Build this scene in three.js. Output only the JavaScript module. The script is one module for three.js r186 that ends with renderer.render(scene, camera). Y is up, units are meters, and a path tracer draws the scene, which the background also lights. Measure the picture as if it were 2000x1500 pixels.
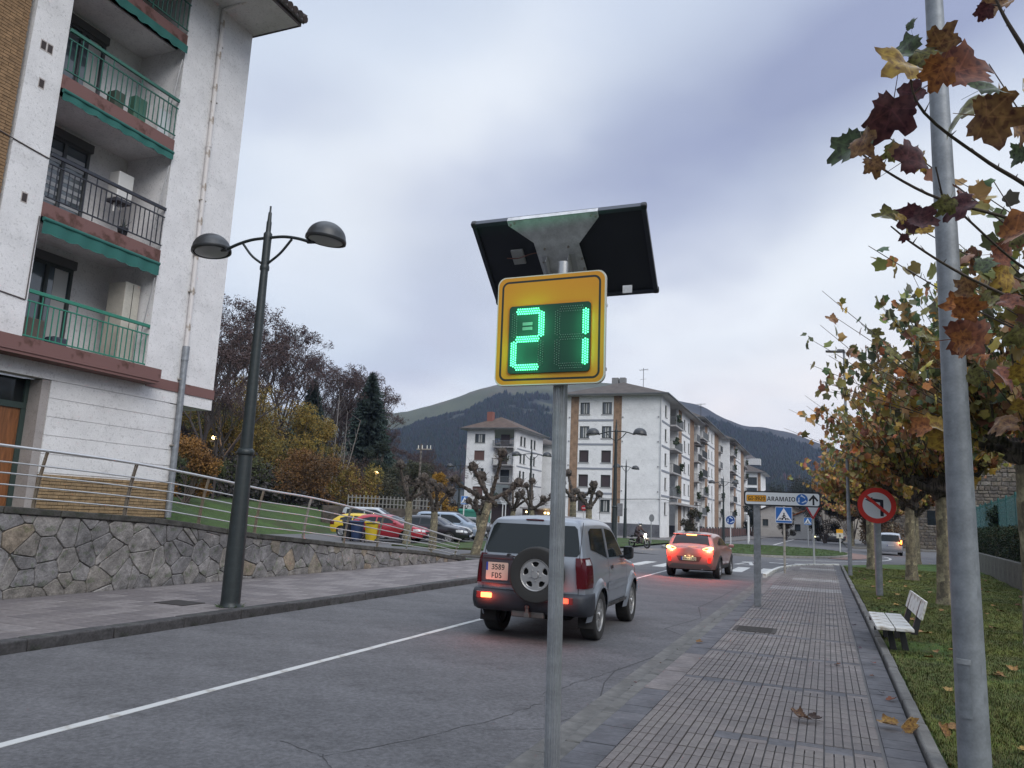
import * as THREE from 'three';
import { RoundedBoxGeometry } from 'three/addons/geometries/RoundedBoxGeometry.js';
import { MarchingCubes } from 'three/addons/objects/MarchingCubes.js';
import { FontLoader } from 'three/addons/loaders/FontLoader.js';
import { TextGeometry } from 'three/addons/geometries/TextGeometry.js';

// ------------------------------------------------------------------ camera, sky, sun, exposure
const scene = new THREE.Scene();
const renderer = new THREE.WebGLRenderer({ antialias: true });
renderer.toneMapping = THREE.LinearToneMapping;
renderer.toneMappingExposure = 1.45;
renderer.shadowMap.enabled = true;
const camera = new THREE.PerspectiveCamera(53.02, 4 / 3, 0.05, 9000);
{
  // world axes seen from the camera: up and road direction, from the vanishing points of verticals and kerbs
  const up = new THREE.Vector3(393, 8800, -1504).normalize();
  const ahead = new THREE.Vector3(614, -284, -1504);
  ahead.addScaledVector(up, -ahead.dot(up)).normalize();
  const right = new THREE.Vector3().crossVectors(ahead, up);
  const m = new THREE.Matrix4().makeBasis(right, up, ahead.clone().negate()).transpose();
  camera.position.set(0, 1.8, 0);
  camera.quaternion.setFromRotationMatrix(m);
}
const SUN_DIR = new THREE.Vector3(0.62, 0.58, 0.50).normalize();
const sun = new THREE.DirectionalLight(new THREE.Color(1, 0.97, 0.93), 1.5);
sun.position.copy(SUN_DIR).multiplyScalar(150).add(new THREE.Vector3(-6, 0, -40));
sun.target.position.set(-6, 0, -40);
sun.castShadow = true;
sun.shadow.radius = 75;
sun.shadow.mapSize.set(2048, 2048);
Object.assign(sun.shadow.camera, { left: -90, right: 90, top: 90, bottom: -90, near: 1, far: 400 });
sun.name = 'sun'; sun.target.name = 'sun_target';
scene.add(sun, sun.target);

// ------------------------------------------------------------------ small maths
let seedState = 12345;
function seed(n) { seedState = n >>> 0; }
function rnd() { seedState = (seedState + 0x6d2b79f5) | 0; let t = Math.imul(seedState ^ (seedState >>> 15), 1 | seedState); t = (t + Math.imul(t ^ (t >>> 7), 61 | t)) ^ t; return ((t ^ (t >>> 14)) >>> 0) / 4294967296; }
const rr = (a, b) => a + (b - a) * rnd();
const pick = (a) => a[Math.floor(rnd() * a.length)];
const clamp = THREE.MathUtils.clamp, lerp = THREE.MathUtils.lerp, sstep = (a, b, x) => { const t = clamp((x - a) / (b - a), 0, 1); return t * t * (3 - 2 * t); };
const V = (x, y, z) => new THREE.Vector3(x, y, z);
const PI = Math.PI;
function hash3(x, y, z) { let h = Math.imul(x | 0, 374761393) ^ Math.imul(y | 0, 668265263) ^ Math.imul(z | 0, 2147483647 ^ 0x5bd1e995); h = Math.imul(h ^ (h >>> 13), 1274126177); h ^= h >>> 16; return (h >>> 0) / 4294967296; }
function vnoise(x, y, z = 0, px = 0, py = 0) {   // value noise, periodic when px/py given
  const ix = Math.floor(x), iy = Math.floor(y), iz = Math.floor(z); let fx = x - ix, fy = y - iy, fz = z - iz;
  fx = fx * fx * (3 - 2 * fx); fy = fy * fy * (3 - 2 * fy); fz = fz * fz * (3 - 2 * fz);
  const w = (a, p) => p ? ((a % p) + p) % p : a;
  const h = (a, b, c) => hash3(w(ix + a, px), w(iy + b, py), iz + c);
  const l = (a, b, t) => a + (b - a) * t;
  const z0 = l(l(h(0, 0, 0), h(1, 0, 0), fx), l(h(0, 1, 0), h(1, 1, 0), fx), fy);
  if (fz === 0) return z0;
  return l(z0, l(l(h(0, 0, 1), h(1, 0, 1), fx), l(h(0, 1, 1), h(1, 1, 1), fx), fy), fz);
}
function fbm(x, y, z = 0, oct = 4) { let s = 0, a = 0.5, n = 0; for (let i = 0; i < oct; i++) { s += a * vnoise(x, y, z); n += a; a *= 0.5; x = x * 2.03 + 17.1; y = y * 2.03 + 9.7; z = z * 2.03 + 3.1; } return s / n; }
function pfbm(u, v, f, oct = 4) { let s = 0, a = 0.5, n = 0; for (let i = 0; i < oct; i++) { s += a * vnoise(u * f, v * f, i * 7, f, f); n += a; a *= 0.5; f *= 2; } return s / n; }
function poly(list) { return (x) => { if (x <= list[0][0]) return list[0][1]; for (let i = 1; i < list.length; i++) if (x <= list[i][0]) { const [a, b] = list[i - 1], [c, d] = list[i]; return b + (d - b) * (x - a) / (c - a); } return list[list.length - 1][1]; }; }
function smoothPoly(list) { return (x) => { if (x <= list[0][0]) return list[0][1]; const n = list.length; for (let i = 1; i < n; i++) if (x <= list[i][0]) { const p0 = list[Math.max(0, i - 2)], p1 = list[i - 1], p2 = list[i], p3 = list[Math.min(n - 1, i + 1)]; const h = p2[0] - p1[0], t = (x - p1[0]) / h; const lim = (m, a, b) => { const lo = Math.min(a, b), d = Math.abs(b - a); return clamp(m, -3 * d, 3 * d); }; const s1 = i - 2 >= 0 ? (p2[1] - p0[1]) / (p2[0] - p0[0]) * h : p2[1] - p1[1], s2 = i + 1 < n ? (p3[1] - p1[1]) / (p3[0] - p1[0]) * h : p2[1] - p1[1]; const m1 = lim(s1, p1[1], p2[1]), m2 = lim(s2, p1[1], p2[1]); const t2 = t * t, t3 = t2 * t; return (2 * t3 - 3 * t2 + 1) * p1[1] + (t3 - 2 * t2 + t) * m1 + (-2 * t3 + 3 * t2) * p2[1] + (t3 - t2) * m2; } return list[n - 1][1]; }; }

// ------------------------------------------------------------------ sky: an overcast evening, computed for every direction
{
  const W = 2048, H = 1024, data = new Float32Array(W * H * 4);
  const blob = (az, el, a0, e0, sa, se, rot = 0) => { let da = az - a0; da -= Math.round(da / 360) * 360; const de = el - e0, c = Math.cos(rot), s = Math.sin(rot); const p = (da * c + de * s) / sa, q = (-da * s + de * c) / se; return Math.exp(-p * p - q * q); };
  for (let row = 0; row < H; row++) {
    const up = ((row + 0.5) / H - 0.5) * PI, y = Math.sin(up), el = up * 180 / PI, ch = Math.cos(up);
    for (let col = 0; col < W; col++) {
      const round = ((col + 0.5) / W - 0.5) * 2 * PI, x = Math.cos(round) * ch, z = Math.sin(round) * ch;
      const az = Math.atan2(x, -z) * 180 / PI;                        // 0 = along the road, positive to the right
      // cloud deck noise, on a plane overhead so that it stretches towards the horizon
      const k = 1 / (Math.max(y, 0) + 0.22), cx = x * k, cz = z * k;
      const n1 = fbm(cx * 1.3 + 4, cz * 1.3 + 1, 2, 5), n2 = fbm(cx * 3.1 - 7, cz * 3.1 + 3, 5, 5), n3 = fbm(cx * 0.7 + 11, cz * 0.7 - 3, 9, 4);
      const wa = az + (n1 - 0.5) * 26 + (n2 - .5) * 8, we = el + (n3 - 0.5) * 12 + (n2 - .5) * 6;
      // slate-violet bank running from low ahead-left up to the right, and its fainter neighbours
      let dark = 1.0 * blob(wa, we, -5, 28.5, 23, 5.6, 0.33) + 0.55 * blob(wa, we, 14, 40, 26, 9, 0.25) + 0.42 * blob(wa, we, -29, 14, 11, 4.2, 0.45) + 0.34 * blob(wa, we, -40.5, 27, 7, 2.6, 0.05) + 0.30 * blob(wa, we, -38, 40, 30, 7, 0.2) + 0.25 * blob(wa, we, -16, 17, 9, 2.5, 0.5);
      dark += 0.5 * sstep(0.5, 0.75, n3) * sstep(42, 60, el) * 0.5 + 0.30 * (n2 - 0.5);
      dark = clamp(dark, 0, 1.1);
      const white = 0.85 * blob(wa, we, -33, 22, 15, 7, 0.3) + 0.6 * blob(wa, we, -24, 31, 9, 4, 0.9) + 0.95 * blob(wa, we, -2, 19, 20, 5.5, 0.22) + 0.4 * blob(wa, we, -12, 12, 14, 5);
      const glow = blob(wa, el, -5, 6, 17, 6.5) + blob(wa, we, -4, 10.5, 8, 2.0, 0.1) * 0.6;
      let c = [0.545, 0.615, 0.725];
      const mix = (t, d) => { for (let i = 0; i < 3; i++) c[i] = lerp(c[i], d[i], clamp(t, 0, 1)); };
      mix(sstep(0.44, 0.64, n1) * 0.35, [0.66, 0.715, 0.80]);
      mix(white * 0.85, [0.745, 0.785, 0.83]);
      mix(dark * 0.95, [0.275, 0.315, 0.46]);
      mix(glow * 0.62, [0.80, 0.765, 0.76]);
      mix(sstep(0.52, 0.66, n2) * 0.16 * sstep(35, 5, el), [0.46, 0.47, 0.55]);
      mix(blob(az, el, -3, 0, 30, 4) * 0.4, [0.82, 0.76, 0.72]);
      // an overcast sky is brightest overhead
      const zen = 1 + 1.7 * sstep(38, 78, el);
      const n4 = fbm(cx * 7 + cz * 2, cz * 4 - cx, 3, 4); let f = 0.86 * zen * (0.90 + 0.15 * n2 + 0.06 * n4);
      if (y < 0) { const t = sstep(0, 0.12, -y); for (let i = 0; i < 3; i++) c[i] = lerp(c[i], [0.16, 0.16, 0.17][i], t); f = 1; }
      const o = (row * W + col) * 4;
      for (let i = 0; i < 3; i++) data[o + i] = c[i] * f;
      data[o + 3] = 1;
    }
  }
  const t = new THREE.DataTexture(data, W, H, THREE.RGBAFormat, THREE.FloatType);
  t.mapping = THREE.EquirectangularReflectionMapping; t.magFilter = THREE.LinearFilter; t.minFilter = THREE.LinearFilter; t.wrapS = THREE.RepeatWrapping; t.needsUpdate = true;
  scene.background = t; scene.environment = t; scene.backgroundIntensity = 1; scene.environmentIntensity = 1;
}
scene.fog = new THREE.FogExp2(new THREE.Color(0.42, 0.54, 0.86), 0.00013);

// ------------------------------------------------------------------ textures
function tex(w, h, fn, { srgb = false, rep = [1, 1] } = {}) {
  const d = new Uint8Array(w * h * 4);
  for (let y = 0; y < h; y++) for (let x = 0; x < w; x++) { const c = fn(x / w, y / h, x, y), o = (y * w + x) * 4; const r = Array.isArray(c) ? c : [c, c, c]; for (let i = 0; i < 3; i++) d[o + i] = clamp(r[i], 0, 1) * 255; d[o + 3] = 255; }
  const t = new THREE.DataTexture(d, w, h); t.wrapS = t.wrapT = THREE.RepeatWrapping; t.magFilter = THREE.LinearFilter; t.minFilter = THREE.LinearMipmapLinearFilter; t.colorSpace = srgb ? THREE.SRGBColorSpace : THREE.NoColorSpace; t.repeat.set(...rep); t.needsUpdate = true; return t;
}
function rep(t, x, y = x) { const c = t.clone(); c.repeat.set(x, y); c.needsUpdate = true; return c; }
const s2l = (c) => c; // colour maps below hold sRGB-coded factors around white, tinted by material.color
// neutral variation maps (multiplied by material colour)
const T = {};
T.speck = tex(512, 512, (u, v) => { const a = pfbm(u, v, 64, 3), b = pfbm(u, v, 4, 4), c = vnoise(u * 256, v * 256, 3, 256, 256); return 0.83 + (a - 0.5) * 0.30 + (b - 0.5) * 0.2 + (c > 0.9 ? 0.15 : c < 0.08 ? -0.16 : 0); }, { srgb: true });
T.speckBump = tex(512, 512, (u, v) => 0.5 + (pfbm(u, v, 128, 2) - 0.5) * 0.9);
T.patch = tex(512, 512, (u, v) => { const a = pfbm(u, v, 3, 6), b = pfbm(u, v, 24, 4); const g = 0.84 + (a - 0.5) * 0.40 + (b - 0.5) * 0.18; return [g, g * 0.995, g * 0.985]; }, { srgb: true });
T.stucco = tex(512, 512, (u, v) => { const a = pfbm(u, v, 96, 3), m = pfbm(u, v, 5, 5), st = sstep(0.62, 0.75, pfbm(u * 1, v, 40, 4)) * 0.08; return 0.97 + (a - 0.5) * 0.07 + (m - 0.5) * 0.11 - st; }, { srgb: true });
T.stuccoBump = tex(512, 512, (u, v) => pfbm(u, v, 72, 3));
T.grain = tex(256, 512, (u, v) => { const a = pfbm(u, v, 4, 3); const g = 0.82 + 0.22 * (vnoise(u * 48 + a * 3, v * 3, 1, 48, 3) - 0.5) + 0.1 * (vnoise(u * 110, v * 6, 4, 110, 6) - .5); return g; }, { srgb: true });
T.bark = tex(512, 512, (u, v) => {   // plane bark: flaking plates of olive, buff and grey
  const a = pfbm(u, v, 7, 4), b = pfbm(u + 0.37, v + 0.11, 11, 4), c = pfbm(u, v, 40, 3); let r = [0.50, 0.475, 0.41];
  if (a > 0.55) r = [0.575, 0.555, 0.47]; if (b > 0.57) r = [0.43, 0.41, 0.365]; if (a > 0.63 && b < 0.5) r = [0.63, 0.605, 0.52];
  return r.map((x) => x * (0.8 + 0.4 * c));
}, { srgb: true });
T.barkBump = tex(512, 512, (u, v) => { const a = pfbm(u, v, 7, 4), b = pfbm(u + 0.37, v + 0.11, 11, 4); return 0.4 + (a > 0.54 ? 0.2 : 0) + (b > 0.56 ? -0.2 : 0) + 0.3 * (pfbm(u, v, 60, 2) - 0.5); });
T.darkBark = tex(256, 256, (u, v) => { const g = 0.7 + 0.6 * (vnoise(u * 20, v * 5, 2, 20, 5) - 0.5); return g; }, { srgb: true });
T.stone = tex(512, 512, (u, v) => { const a = pfbm(u, v, 6, 5), b = pfbm(u, v, 50, 3), c = sstep(.6, .7, pfbm(u + .3, v, 9, 4)); const g = 0.78 + (a - 0.5) * 0.5 + (b - 0.5) * 0.28; return [g - c * .08, g - c * .05, g - c * .10]; }, { srgb: true });
T.stoneBump = tex(512, 512, (u, v) => pfbm(u, v, 12, 6));
T.zinc = tex(256, 256, (u, v) => { const a = pfbm(u, v, 10, 4), b = pfbm(u, v, 60, 2); return 0.86 + (a - 0.5) * 0.22 + (b - 0.5) * 0.08; }, { srgb: true });
T.dirt = tex(512, 512, (u, v) => { const a = pfbm(u, v, 5, 5), b = pfbm(u, v, 30, 3); const d = sstep(0.5, 0.72, a) * (0.4 + b); return [1 - d * 0.25, 1 - d * 0.29, 1 - d * 0.34]; }, { srgb: true });
T.lawn = tex(512, 512, (u, v) => { const a = pfbm(u, v, 4, 5), b = pfbm(u, v, 90, 2), c = sstep(.55, .7, pfbm(u + .2, v + .6, 6, 5)); let r = [0.24, 0.32, 0.14]; r = r.map((x, i) => x * (0.6 + 0.5 * a + 0.5 * b)); return r.map((x, i) => lerp(x, [0.26, 0.23, 0.16][i], c * 0.55)); }, { srgb: true });
T.bars = tex(256, 256, (u, v, x, y) => { const f = (v * 8) % 1; return (f < 0.10 ? 0.1 : 0.75) + (pfbm(u, v, 32, 2) - 0.5) * 0.3; });

const col = (r, g, b) => new THREE.Color().setRGB(r, g, b);
function std(color, o = {}) { const m = new THREE.MeshStandardMaterial({ color: col(...color), roughness: 0.8, metalness: 0, ...o }); return m; }
function phys(color, o = {}) { return new THREE.MeshPhysicalMaterial({ color: col(...color), roughness: 0.5, metalness: 0, ...o }); }
// textured with a world-scale pattern: uv are metres, s = repeats per metre
function tx(color, map, s, o = {}, bump = null, bs = 0.002, sb = s) { const m = std(color, o); if (map) m.map = rep(map, s); if (bump) { m.bumpMap = rep(bump, sb); m.bumpScale = bs; } return m; }

// ------------------------------------------------------------------ geometry collecting
const _m = new THREE.Matrix4(), _q = new THREE.Quaternion(), _e = new THREE.Euler();
function xf(px = 0, py = 0, pz = 0, rx = 0, ry = 0, rz = 0, sx = 1, sy = sx, sz = sx) { return new THREE.Matrix4().compose(V(px, py, pz), new THREE.Quaternion().setFromEuler(new THREE.Euler(rx, ry, rz)), V(sx, sy, sz)); }
const counts = {};
function numbered(n) { counts[n] = (counts[n] ?? -1) + 1; return counts[n] ? n + '_' + String(counts[n]).padStart(3, '0') : n; }
function boxUV(g) {   // uv in metres from the dominant axis of each triangle
  if (g.index) g = g.toNonIndexed();
  const p = g.attributes.position, n = g.attributes.normal, uv = new Float32Array(p.count * 2);
  const a = V(0, 0, 0), b = V(0, 0, 0), c = V(0, 0, 0);
  for (let i = 0; i < p.count; i += 3) {
    a.fromBufferAttribute(p, i); b.fromBufferAttribute(p, i + 1); c.fromBufferAttribute(p, i + 2);
    const fn = b.clone().sub(a).cross(c.clone().sub(a)); const x = Math.abs(fn.x), y = Math.abs(fn.y), z = Math.abs(fn.z);
    for (let k = 0; k < 3; k++) { const X = p.getX(i + k), Y = p.getY(i + k), Z = p.getZ(i + k), o = (i + k) * 2; if (y >= x && y >= z) { uv[o] = X; uv[o + 1] = -Z; } else if (x >= z) { uv[o] = -Z; uv[o + 1] = Y; } else { uv[o] = X; uv[o + 1] = Y; } }
  }
  g.setAttribute('uv', new THREE.BufferAttribute(uv, 2)); return g;
}
class MB {
  constructor() { this.l = []; }
  add(g, m) { g = g.index ? g.toNonIndexed() : g; if (m) { g = g === g ? g.clone() : g; g.applyMatrix4(m); } this.l.push(g); return this; }
  box(w, h, d, x = 0, y = 0, z = 0, rx = 0, ry = 0, rz = 0) { return this.add(new THREE.BoxGeometry(w, h, d), xf(x, y, z, rx, ry, rz)); }
  rbox(w, h, d, r, x = 0, y = 0, z = 0, rx = 0, ry = 0, rz = 0, seg = 2) { return this.add(new RoundedBoxGeometry(w, h, d, seg, r), xf(x, y, z, rx, ry, rz)); }
  span(x0, x1, y0, y1, z0, z1) { return this.box(Math.abs(x1 - x0), Math.abs(y1 - y0), Math.abs(z1 - z0), (x0 + x1) / 2, (y0 + y1) / 2, (z0 + z1) / 2); }
  cyl(r0, r1, h, x = 0, y = 0, z = 0, seg = 16, rx = 0, rz = 0) { return this.add(new THREE.CylinderGeometry(r1, r0, h, seg), xf(x, y, z, rx, 0, rz)); }
  bar(a, b, r0, r1 = r0, seg = 8, open = false) {
    const d = b.clone().sub(a), L = d.length(); if (L < 1e-6) return this;
    const g = new THREE.CylinderGeometry(r1, r0, L, seg, 1, open); const q = new THREE.Quaternion().setFromUnitVectors(V(0, 1, 0), d.normalize());
    return this.add(g, new THREE.Matrix4().compose(a.clone().add(b).multiplyScalar(0.5), q, V(1, 1, 1)));
  }
  tube(pts, r, seg = 8, n = 20) { return this.add(new THREE.TubeGeometry(new THREE.CatmullRomCurve3(pts), n, r, seg)); }
  lathe(pts, seg = 24, m = null) { return this.add(new THREE.LatheGeometry(pts.map((p) => new THREE.Vector2(...p)), seg), m); }
  sphere(r, x, y, z, sx = 1, sy = 1, sz = 1, ws = 14, hs = 10) { return this.add(new THREE.SphereGeometry(r, ws, hs), xf(x, y, z, 0, 0, 0, sx, sy, sz)); }
  ext(pts, depth, m = null, bevel = 0, holes = []) {
    const s = pts instanceof THREE.Shape ? pts : new THREE.Shape(pts.map((p) => new THREE.Vector2(...p)));
    for (const h of holes) s.holes.push(new THREE.Path(h.map((p) => new THREE.Vector2(...p))));
    return this.add(new THREE.ExtrudeGeometry(s, { depth, bevelEnabled: bevel > 0, bevelThickness: bevel, bevelSize: bevel, bevelOffset: -bevel, bevelSegments: 2, curveSegments: 10 }), m);
  }
  grid(nu, nv, f, flip = false) {   // f(u,v) -> [x,y,z]
    const g = new THREE.BufferGeometry(), pos = [], uv = [], idx = [];
    for (let j = 0; j <= nv; j++) for (let i = 0; i <= nu; i++) { const p = f(i / nu, j / nv); pos.push(p[0], p[1], p[2]); uv.push(i / nu, j / nv); }
    for (let j = 0; j < nv; j++) for (let i = 0; i < nu; i++) { const a = j * (nu + 1) + i, b = a + 1, c = a + nu + 1, d = c + 1; if (flip) idx.push(a, c, b, b, c, d); else idx.push(a, b, c, b, d, c); }
    g.setAttribute('position', new THREE.Float32BufferAttribute(pos, 3)); g.setAttribute('uv', new THREE.Float32BufferAttribute(uv, 2)); g.setIndex(idx); g.computeVertexNormals();
    return this.add(g);
  }
  geometry(keepUV = false) {
    let n = 0; for (const g of this.l) n += g.attributes.position.count;
    const P = new Float32Array(n * 3), N = new Float32Array(n * 3), U = new Float32Array(n * 2); let o = 0; let C = null;
    if (this.l.some((g) => g.attributes.color)) { C = new Float32Array(n * 3).fill(1); }
    for (const g of this.l) { P.set(g.attributes.position.array, o * 3); N.set(g.attributes.normal.array, o * 3); if (g.attributes.uv) U.set(g.attributes.uv.array, o * 2); if (C && g.attributes.color) C.set(g.attributes.color.array, o * 3); o += g.attributes.position.count; }
    const r = new THREE.BufferGeometry(); r.setAttribute('position', new THREE.BufferAttribute(P, 3)); r.setAttribute('normal', new THREE.BufferAttribute(N, 3)); r.setAttribute('uv', new THREE.BufferAttribute(U, 2)); if (C) r.setAttribute('color', new THREE.BufferAttribute(C, 3));
    return keepUV ? r : boxUV(r);
  }
  build(name, mat, parent = scene, keepUV = false) { return meshOf(name, this.geometry(keepUV), mat, parent); }
}
const B = () => new MB();
function meshOf(name, g, mat, parent = scene) { const o = new THREE.Mesh(g, mat); o.name = parent === scene ? numbered(name) : name; o.castShadow = o.receiveShadow = true; parent.add(o); return o; }
function tag(o, label, category, group, kind) { if (label) o.userData.label = label; if (category) o.userData.category = category; if (group) o.userData.group = group; if (kind) o.userData.kind = kind; return o; }
function thing(name, label, category, pos = [0, 0, 0], turn = 0, group) { const o = new THREE.Group(); o.name = numbered(name); o.position.set(...pos); o.rotation.y = turn; scene.add(o); return tag(o, label, category, group); }
function struct(name, label) { const o = new THREE.Group(); o.name = numbered(name); o.userData.kind = 'structure'; if (label) { o.userData.label = label; } scene.add(o); return o; }
function copyOf(root, pos, turn, label, scale) { const r = root.clone(); r.name = numbered(root.name.replace(/_\d+$/, '')); r.userData = { ...root.userData, label }; r.position.set(...pos); r.rotation.y = turn; if (scale) r.scale.setScalar(scale); scene.add(r); return r; }
function canvasTex(w, h, draw) { const c = document.createElement('canvas'); c.width = w; c.height = h; const x = c.getContext('2d'); draw(x, w, h); const t = new THREE.CanvasTexture(c); t.colorSpace = THREE.SRGBColorSpace; t.anisotropy = 8; return t; }
function instanced(name, g, mat, mats, cols, parent = scene, kind) { const o = new THREE.InstancedMesh(g, mat, mats.length); mats.forEach((m, i) => o.setMatrixAt(i, m)); if (cols) cols.forEach((c, i) => o.setColorAt(i, c)); o.name = parent === scene ? numbered(name) : name; o.castShadow = o.receiveShadow = true; if (kind) o.userData.kind = kind; parent.add(o); return o; }
function roundRect(w, h, r) { const s = new THREE.Shape(), x = -w / 2, y = -h / 2; s.moveTo(x + r, y); s.lineTo(x + w - r, y); s.absarc(x + w - r, y + r, r, -PI / 2, 0); s.lineTo(x + w, y + h - r); s.absarc(x + w - r, y + h - r, r, 0, PI / 2); s.lineTo(x + r, y + h); s.absarc(x + r, y + h - r, r, PI / 2, PI); s.lineTo(x, y + r); s.absarc(x + r, y + r, r, PI, PI * 1.5); return s; }
function plateFace(w, h, tex2, shape) { const g = new THREE.ShapeGeometry(shape || roundRect(w, h, Math.min(w, h) * 0.06), 14); const p = g.attributes.position, uv = g.attributes.uv; for (let i = 0; i < p.count; i++) uv.setXY(i, p.getX(i) / w + 0.5, p.getY(i) / h + 0.5); return g; }

// ------------------------------------------------------------------ shared materials
const M = {
  asphalt: tx([0.155, 0.152, 0.158], T.speck, 0.55, { roughness: 0.88 }, T.speckBump, 0.004, 1.1),
  asphaltFar: tx([0.16, 0.155, 0.158], T.speck, 0.3, { roughness: 0.9 }),
  concrete: tx([0.24, 0.235, 0.225], T.patch, 0.5, { roughness: 0.92 }, T.speckBump, 0.002, 1.2),
  concreteDark: tx([0.13, 0.125, 0.12], T.patch, 0.6, { roughness: 0.95 }, T.speckBump, 0.003, 1.4),
  zinc: tx([0.32, 0.345, 0.375], T.zinc, 1.4, { roughness: 0.55, metalness: 0.25 }),
  alu: std([0.52, 0.54, 0.56], { roughness: 0.34, metalness: 0.9 }),
  steel: std([0.74, 0.73, 0.71], { roughness: 0.3, metalness: 0.9 }),
  steelDull: std([0.36, 0.33, 0.29], { roughness: 0.45, metalness: 0.7 }),
  lampGreen: tx([0.030, 0.040, 0.042], T.zinc, 3, { roughness: 0.48, metalness: 0.1 }),
  black: std([0.015, 0.015, 0.017], { roughness: 0.55 }),
  rubber: std([0.028, 0.027, 0.026], { roughness: 0.88 }),
  paintWhite: tx([0.72, 0.72, 0.70], T.dirt, 1.3, { roughness: 0.7 }),
  glass: phys([0.012, 0.016, 0.018], { roughness: 0.06, ior: 1.45 }),
  chrome: std([0.7, 0.7, 0.72], { roughness: 0.15, metalness: 1 }),
};
M.asphalt.map = rep(T.speck, 0.55);
// ================================================================== SETTING: ground, road, pavements, lawns, hills
const GROUND = meshOf('ground', boxUV(new THREE.BoxGeometry(9000, 0.4, 9000).translate(0, -0.26, 0)), tx([0.07, 0.075, 0.045], T.patch, 0.05, { roughness: 1 }));
GROUND.userData.kind = 'structure';

const slab = (pts, y0, y1) => { const s = new THREE.Shape(pts.map((p) => new THREE.Vector2(p[0], -p[1]))); const g = new THREE.ExtrudeGeometry(s, { depth: y1 - y0, bevelEnabled: false }); g.rotateX(-PI / 2); g.translate(0, y0, 0); return g; };
{ // road with its painted lines and cracks
  const road = struct('road', 'grey asphalt street running away from the camera to the roundabout');
  B().add(slab([[-8.62, 30], [-2.2, 30], [-2.2, -33], [-1.2, -41], [0.9, -45], [14, -58], [60, -75], [60, -96], [12, -92], [2.5, -88], [2, -110], [-1.2, -420], [-7.5, -420], [-10.2, -110], [-13, -76], [-60, -76], [-60, -64], [-19, -60], [-16, -50], [-8.62, -44], [-12.4, -44], [-12.4, -36.75], [-8.62, -36.75]], -0.3, 0)).build('carriageway', M.asphalt, road);
  const paint = tx([0.50, 0.50, 0.485], T.dirt, 0.9, { roughness: 0.75 });
  const line = (pts, name) => B().add(slab(pts, 0.001, 0.005)).build(name, paint, road);
  // solid centre line, slightly ragged edges
  { const l = [], r = []; seed(5); for (let z = 4; z >= -31; z -= 0.5) { const x = -5.55 - 0.004 * (-z); l.push([x - 0.047 + rr(-0.006, 0.006), z]); r.unshift([x + 0.047 + rr(-0.006, 0.006), z]); } line([...l, ...r], 'centre_line'); }
  for (let i = 0; i < 6; i++) { const x = -7.75 + i * 1.03; line([[x, -32.4], [x + 0.5, -32.4], [x + 0.5, -36.2], [x, -36.2]], 'zebra_stripe'); }
  for (const [x, z] of [[-3.6, -42], [-2.3, -42.6], [-1.1, -43.2]]) line([[x - 0.45, z + 0.2], [x + 0.45, z + 0.2], [x + 0.45, z - 0.2], [x - 0.45, z - 0.2]], 'give_way_dash');
  { const t = new MB(); const tri = (a, b) => { const d = [b[0] - a[0], b[1] - a[1]], L = Math.hypot(...d), n = [-d[1] / L * 0.09, d[0] / L * 0.09]; t.add(slab([[a[0] - n[0], a[1] - n[1]], [b[0] - n[0], b[1] - n[1]], [b[0] + n[0], b[1] + n[1]], [a[0] + n[0], a[1] + n[1]]], 0.001, 0.005)); }; tri([-4.1, -38.6], [-3.2, -38.6]); tri([-4.0, -38.85], [-3.66, -41.7]); tri([-3.3, -38.85], [-3.64, -41.7]); t.build('give_way_triangle', paint, road); }
  line([[-5.2, -86], [-4.95, -86], [-4.75, -150], [-4.95, -150]], 'lane_line');
  { // kerbside line sweeping round on the right of the roundabout
    const t = [], u = []; for (let i = 0; i <= 24; i++) { const a = -0.2 + i / 24 * 1.5; const x = -5.2 + 9.2 * Math.cos(a), z = -61 + 14.0 * Math.sin(a); t.push([x, z]); u.unshift([x + 0.14 * Math.cos(a), z + 0.14 * Math.sin(a)]); } line([...t, ...u], 'edge_line'); }
  // cracks: ragged ribbons of dark filler
  const crackMat = std([0.055, 0.054, 0.056], { roughness: 1 }); seed(71);
  const crack = (pts, w) => { const l = [], r = []; for (let i = 0; i < pts.length - 1; i++) { const [ax, az] = pts[i], [bx, bz] = pts[i + 1], n = 9, L = Math.hypot(bx - ax, bz - az); for (let k = 0; k < n; k++) { const t = k / n, ww = w * rr(0.12, 0.75), jx = rr(-1, 1) * L * 0.03, jz = rr(-1, 1) * L * 0.03; const x = lerp(ax, bx, t) + jx, z = lerp(az, bz, t) + jz, nx = -(bz - az) / L, nz = (bx - ax) / L; l.push([x + nx * ww, z + nz * ww]); r.unshift([x - nx * ww, z - nz * ww]); } } const nn = l.length, rv = [...r].reverse(); B().grid(1, nn - 1, (u, v) => { const k = Math.round(v * (nn - 1)), q = u ? rv[k] : l[k]; return [q[0], 0.0025, q[1]]; }).build('crack', crackMat, road); };
  crack([[-3.95, -5.25], [-3.45, -5.1], [-3.05, -5.9], [-2.75, -6.9], [-2.62, -7.6]], 0.010);
  crack([[-3.5, -5.15], [-3.1, -4.75], [-2.7, -4.35], [-2.35, -4.0]], 0.011);
  crack([[-2.75, -7.9], [-2.62, -8.6], [-2.45, -9.4], [-2.4, -9.9]], 0.010);
  crack([[-2.72, -6.4], [-2.4, -6.6], [-2.27, -6.7]], 0.006);
  crack([[-2.21, 3], [-2.205, -6], [-2.215, -14], [-2.205, -30]], 0.016);
}
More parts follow.
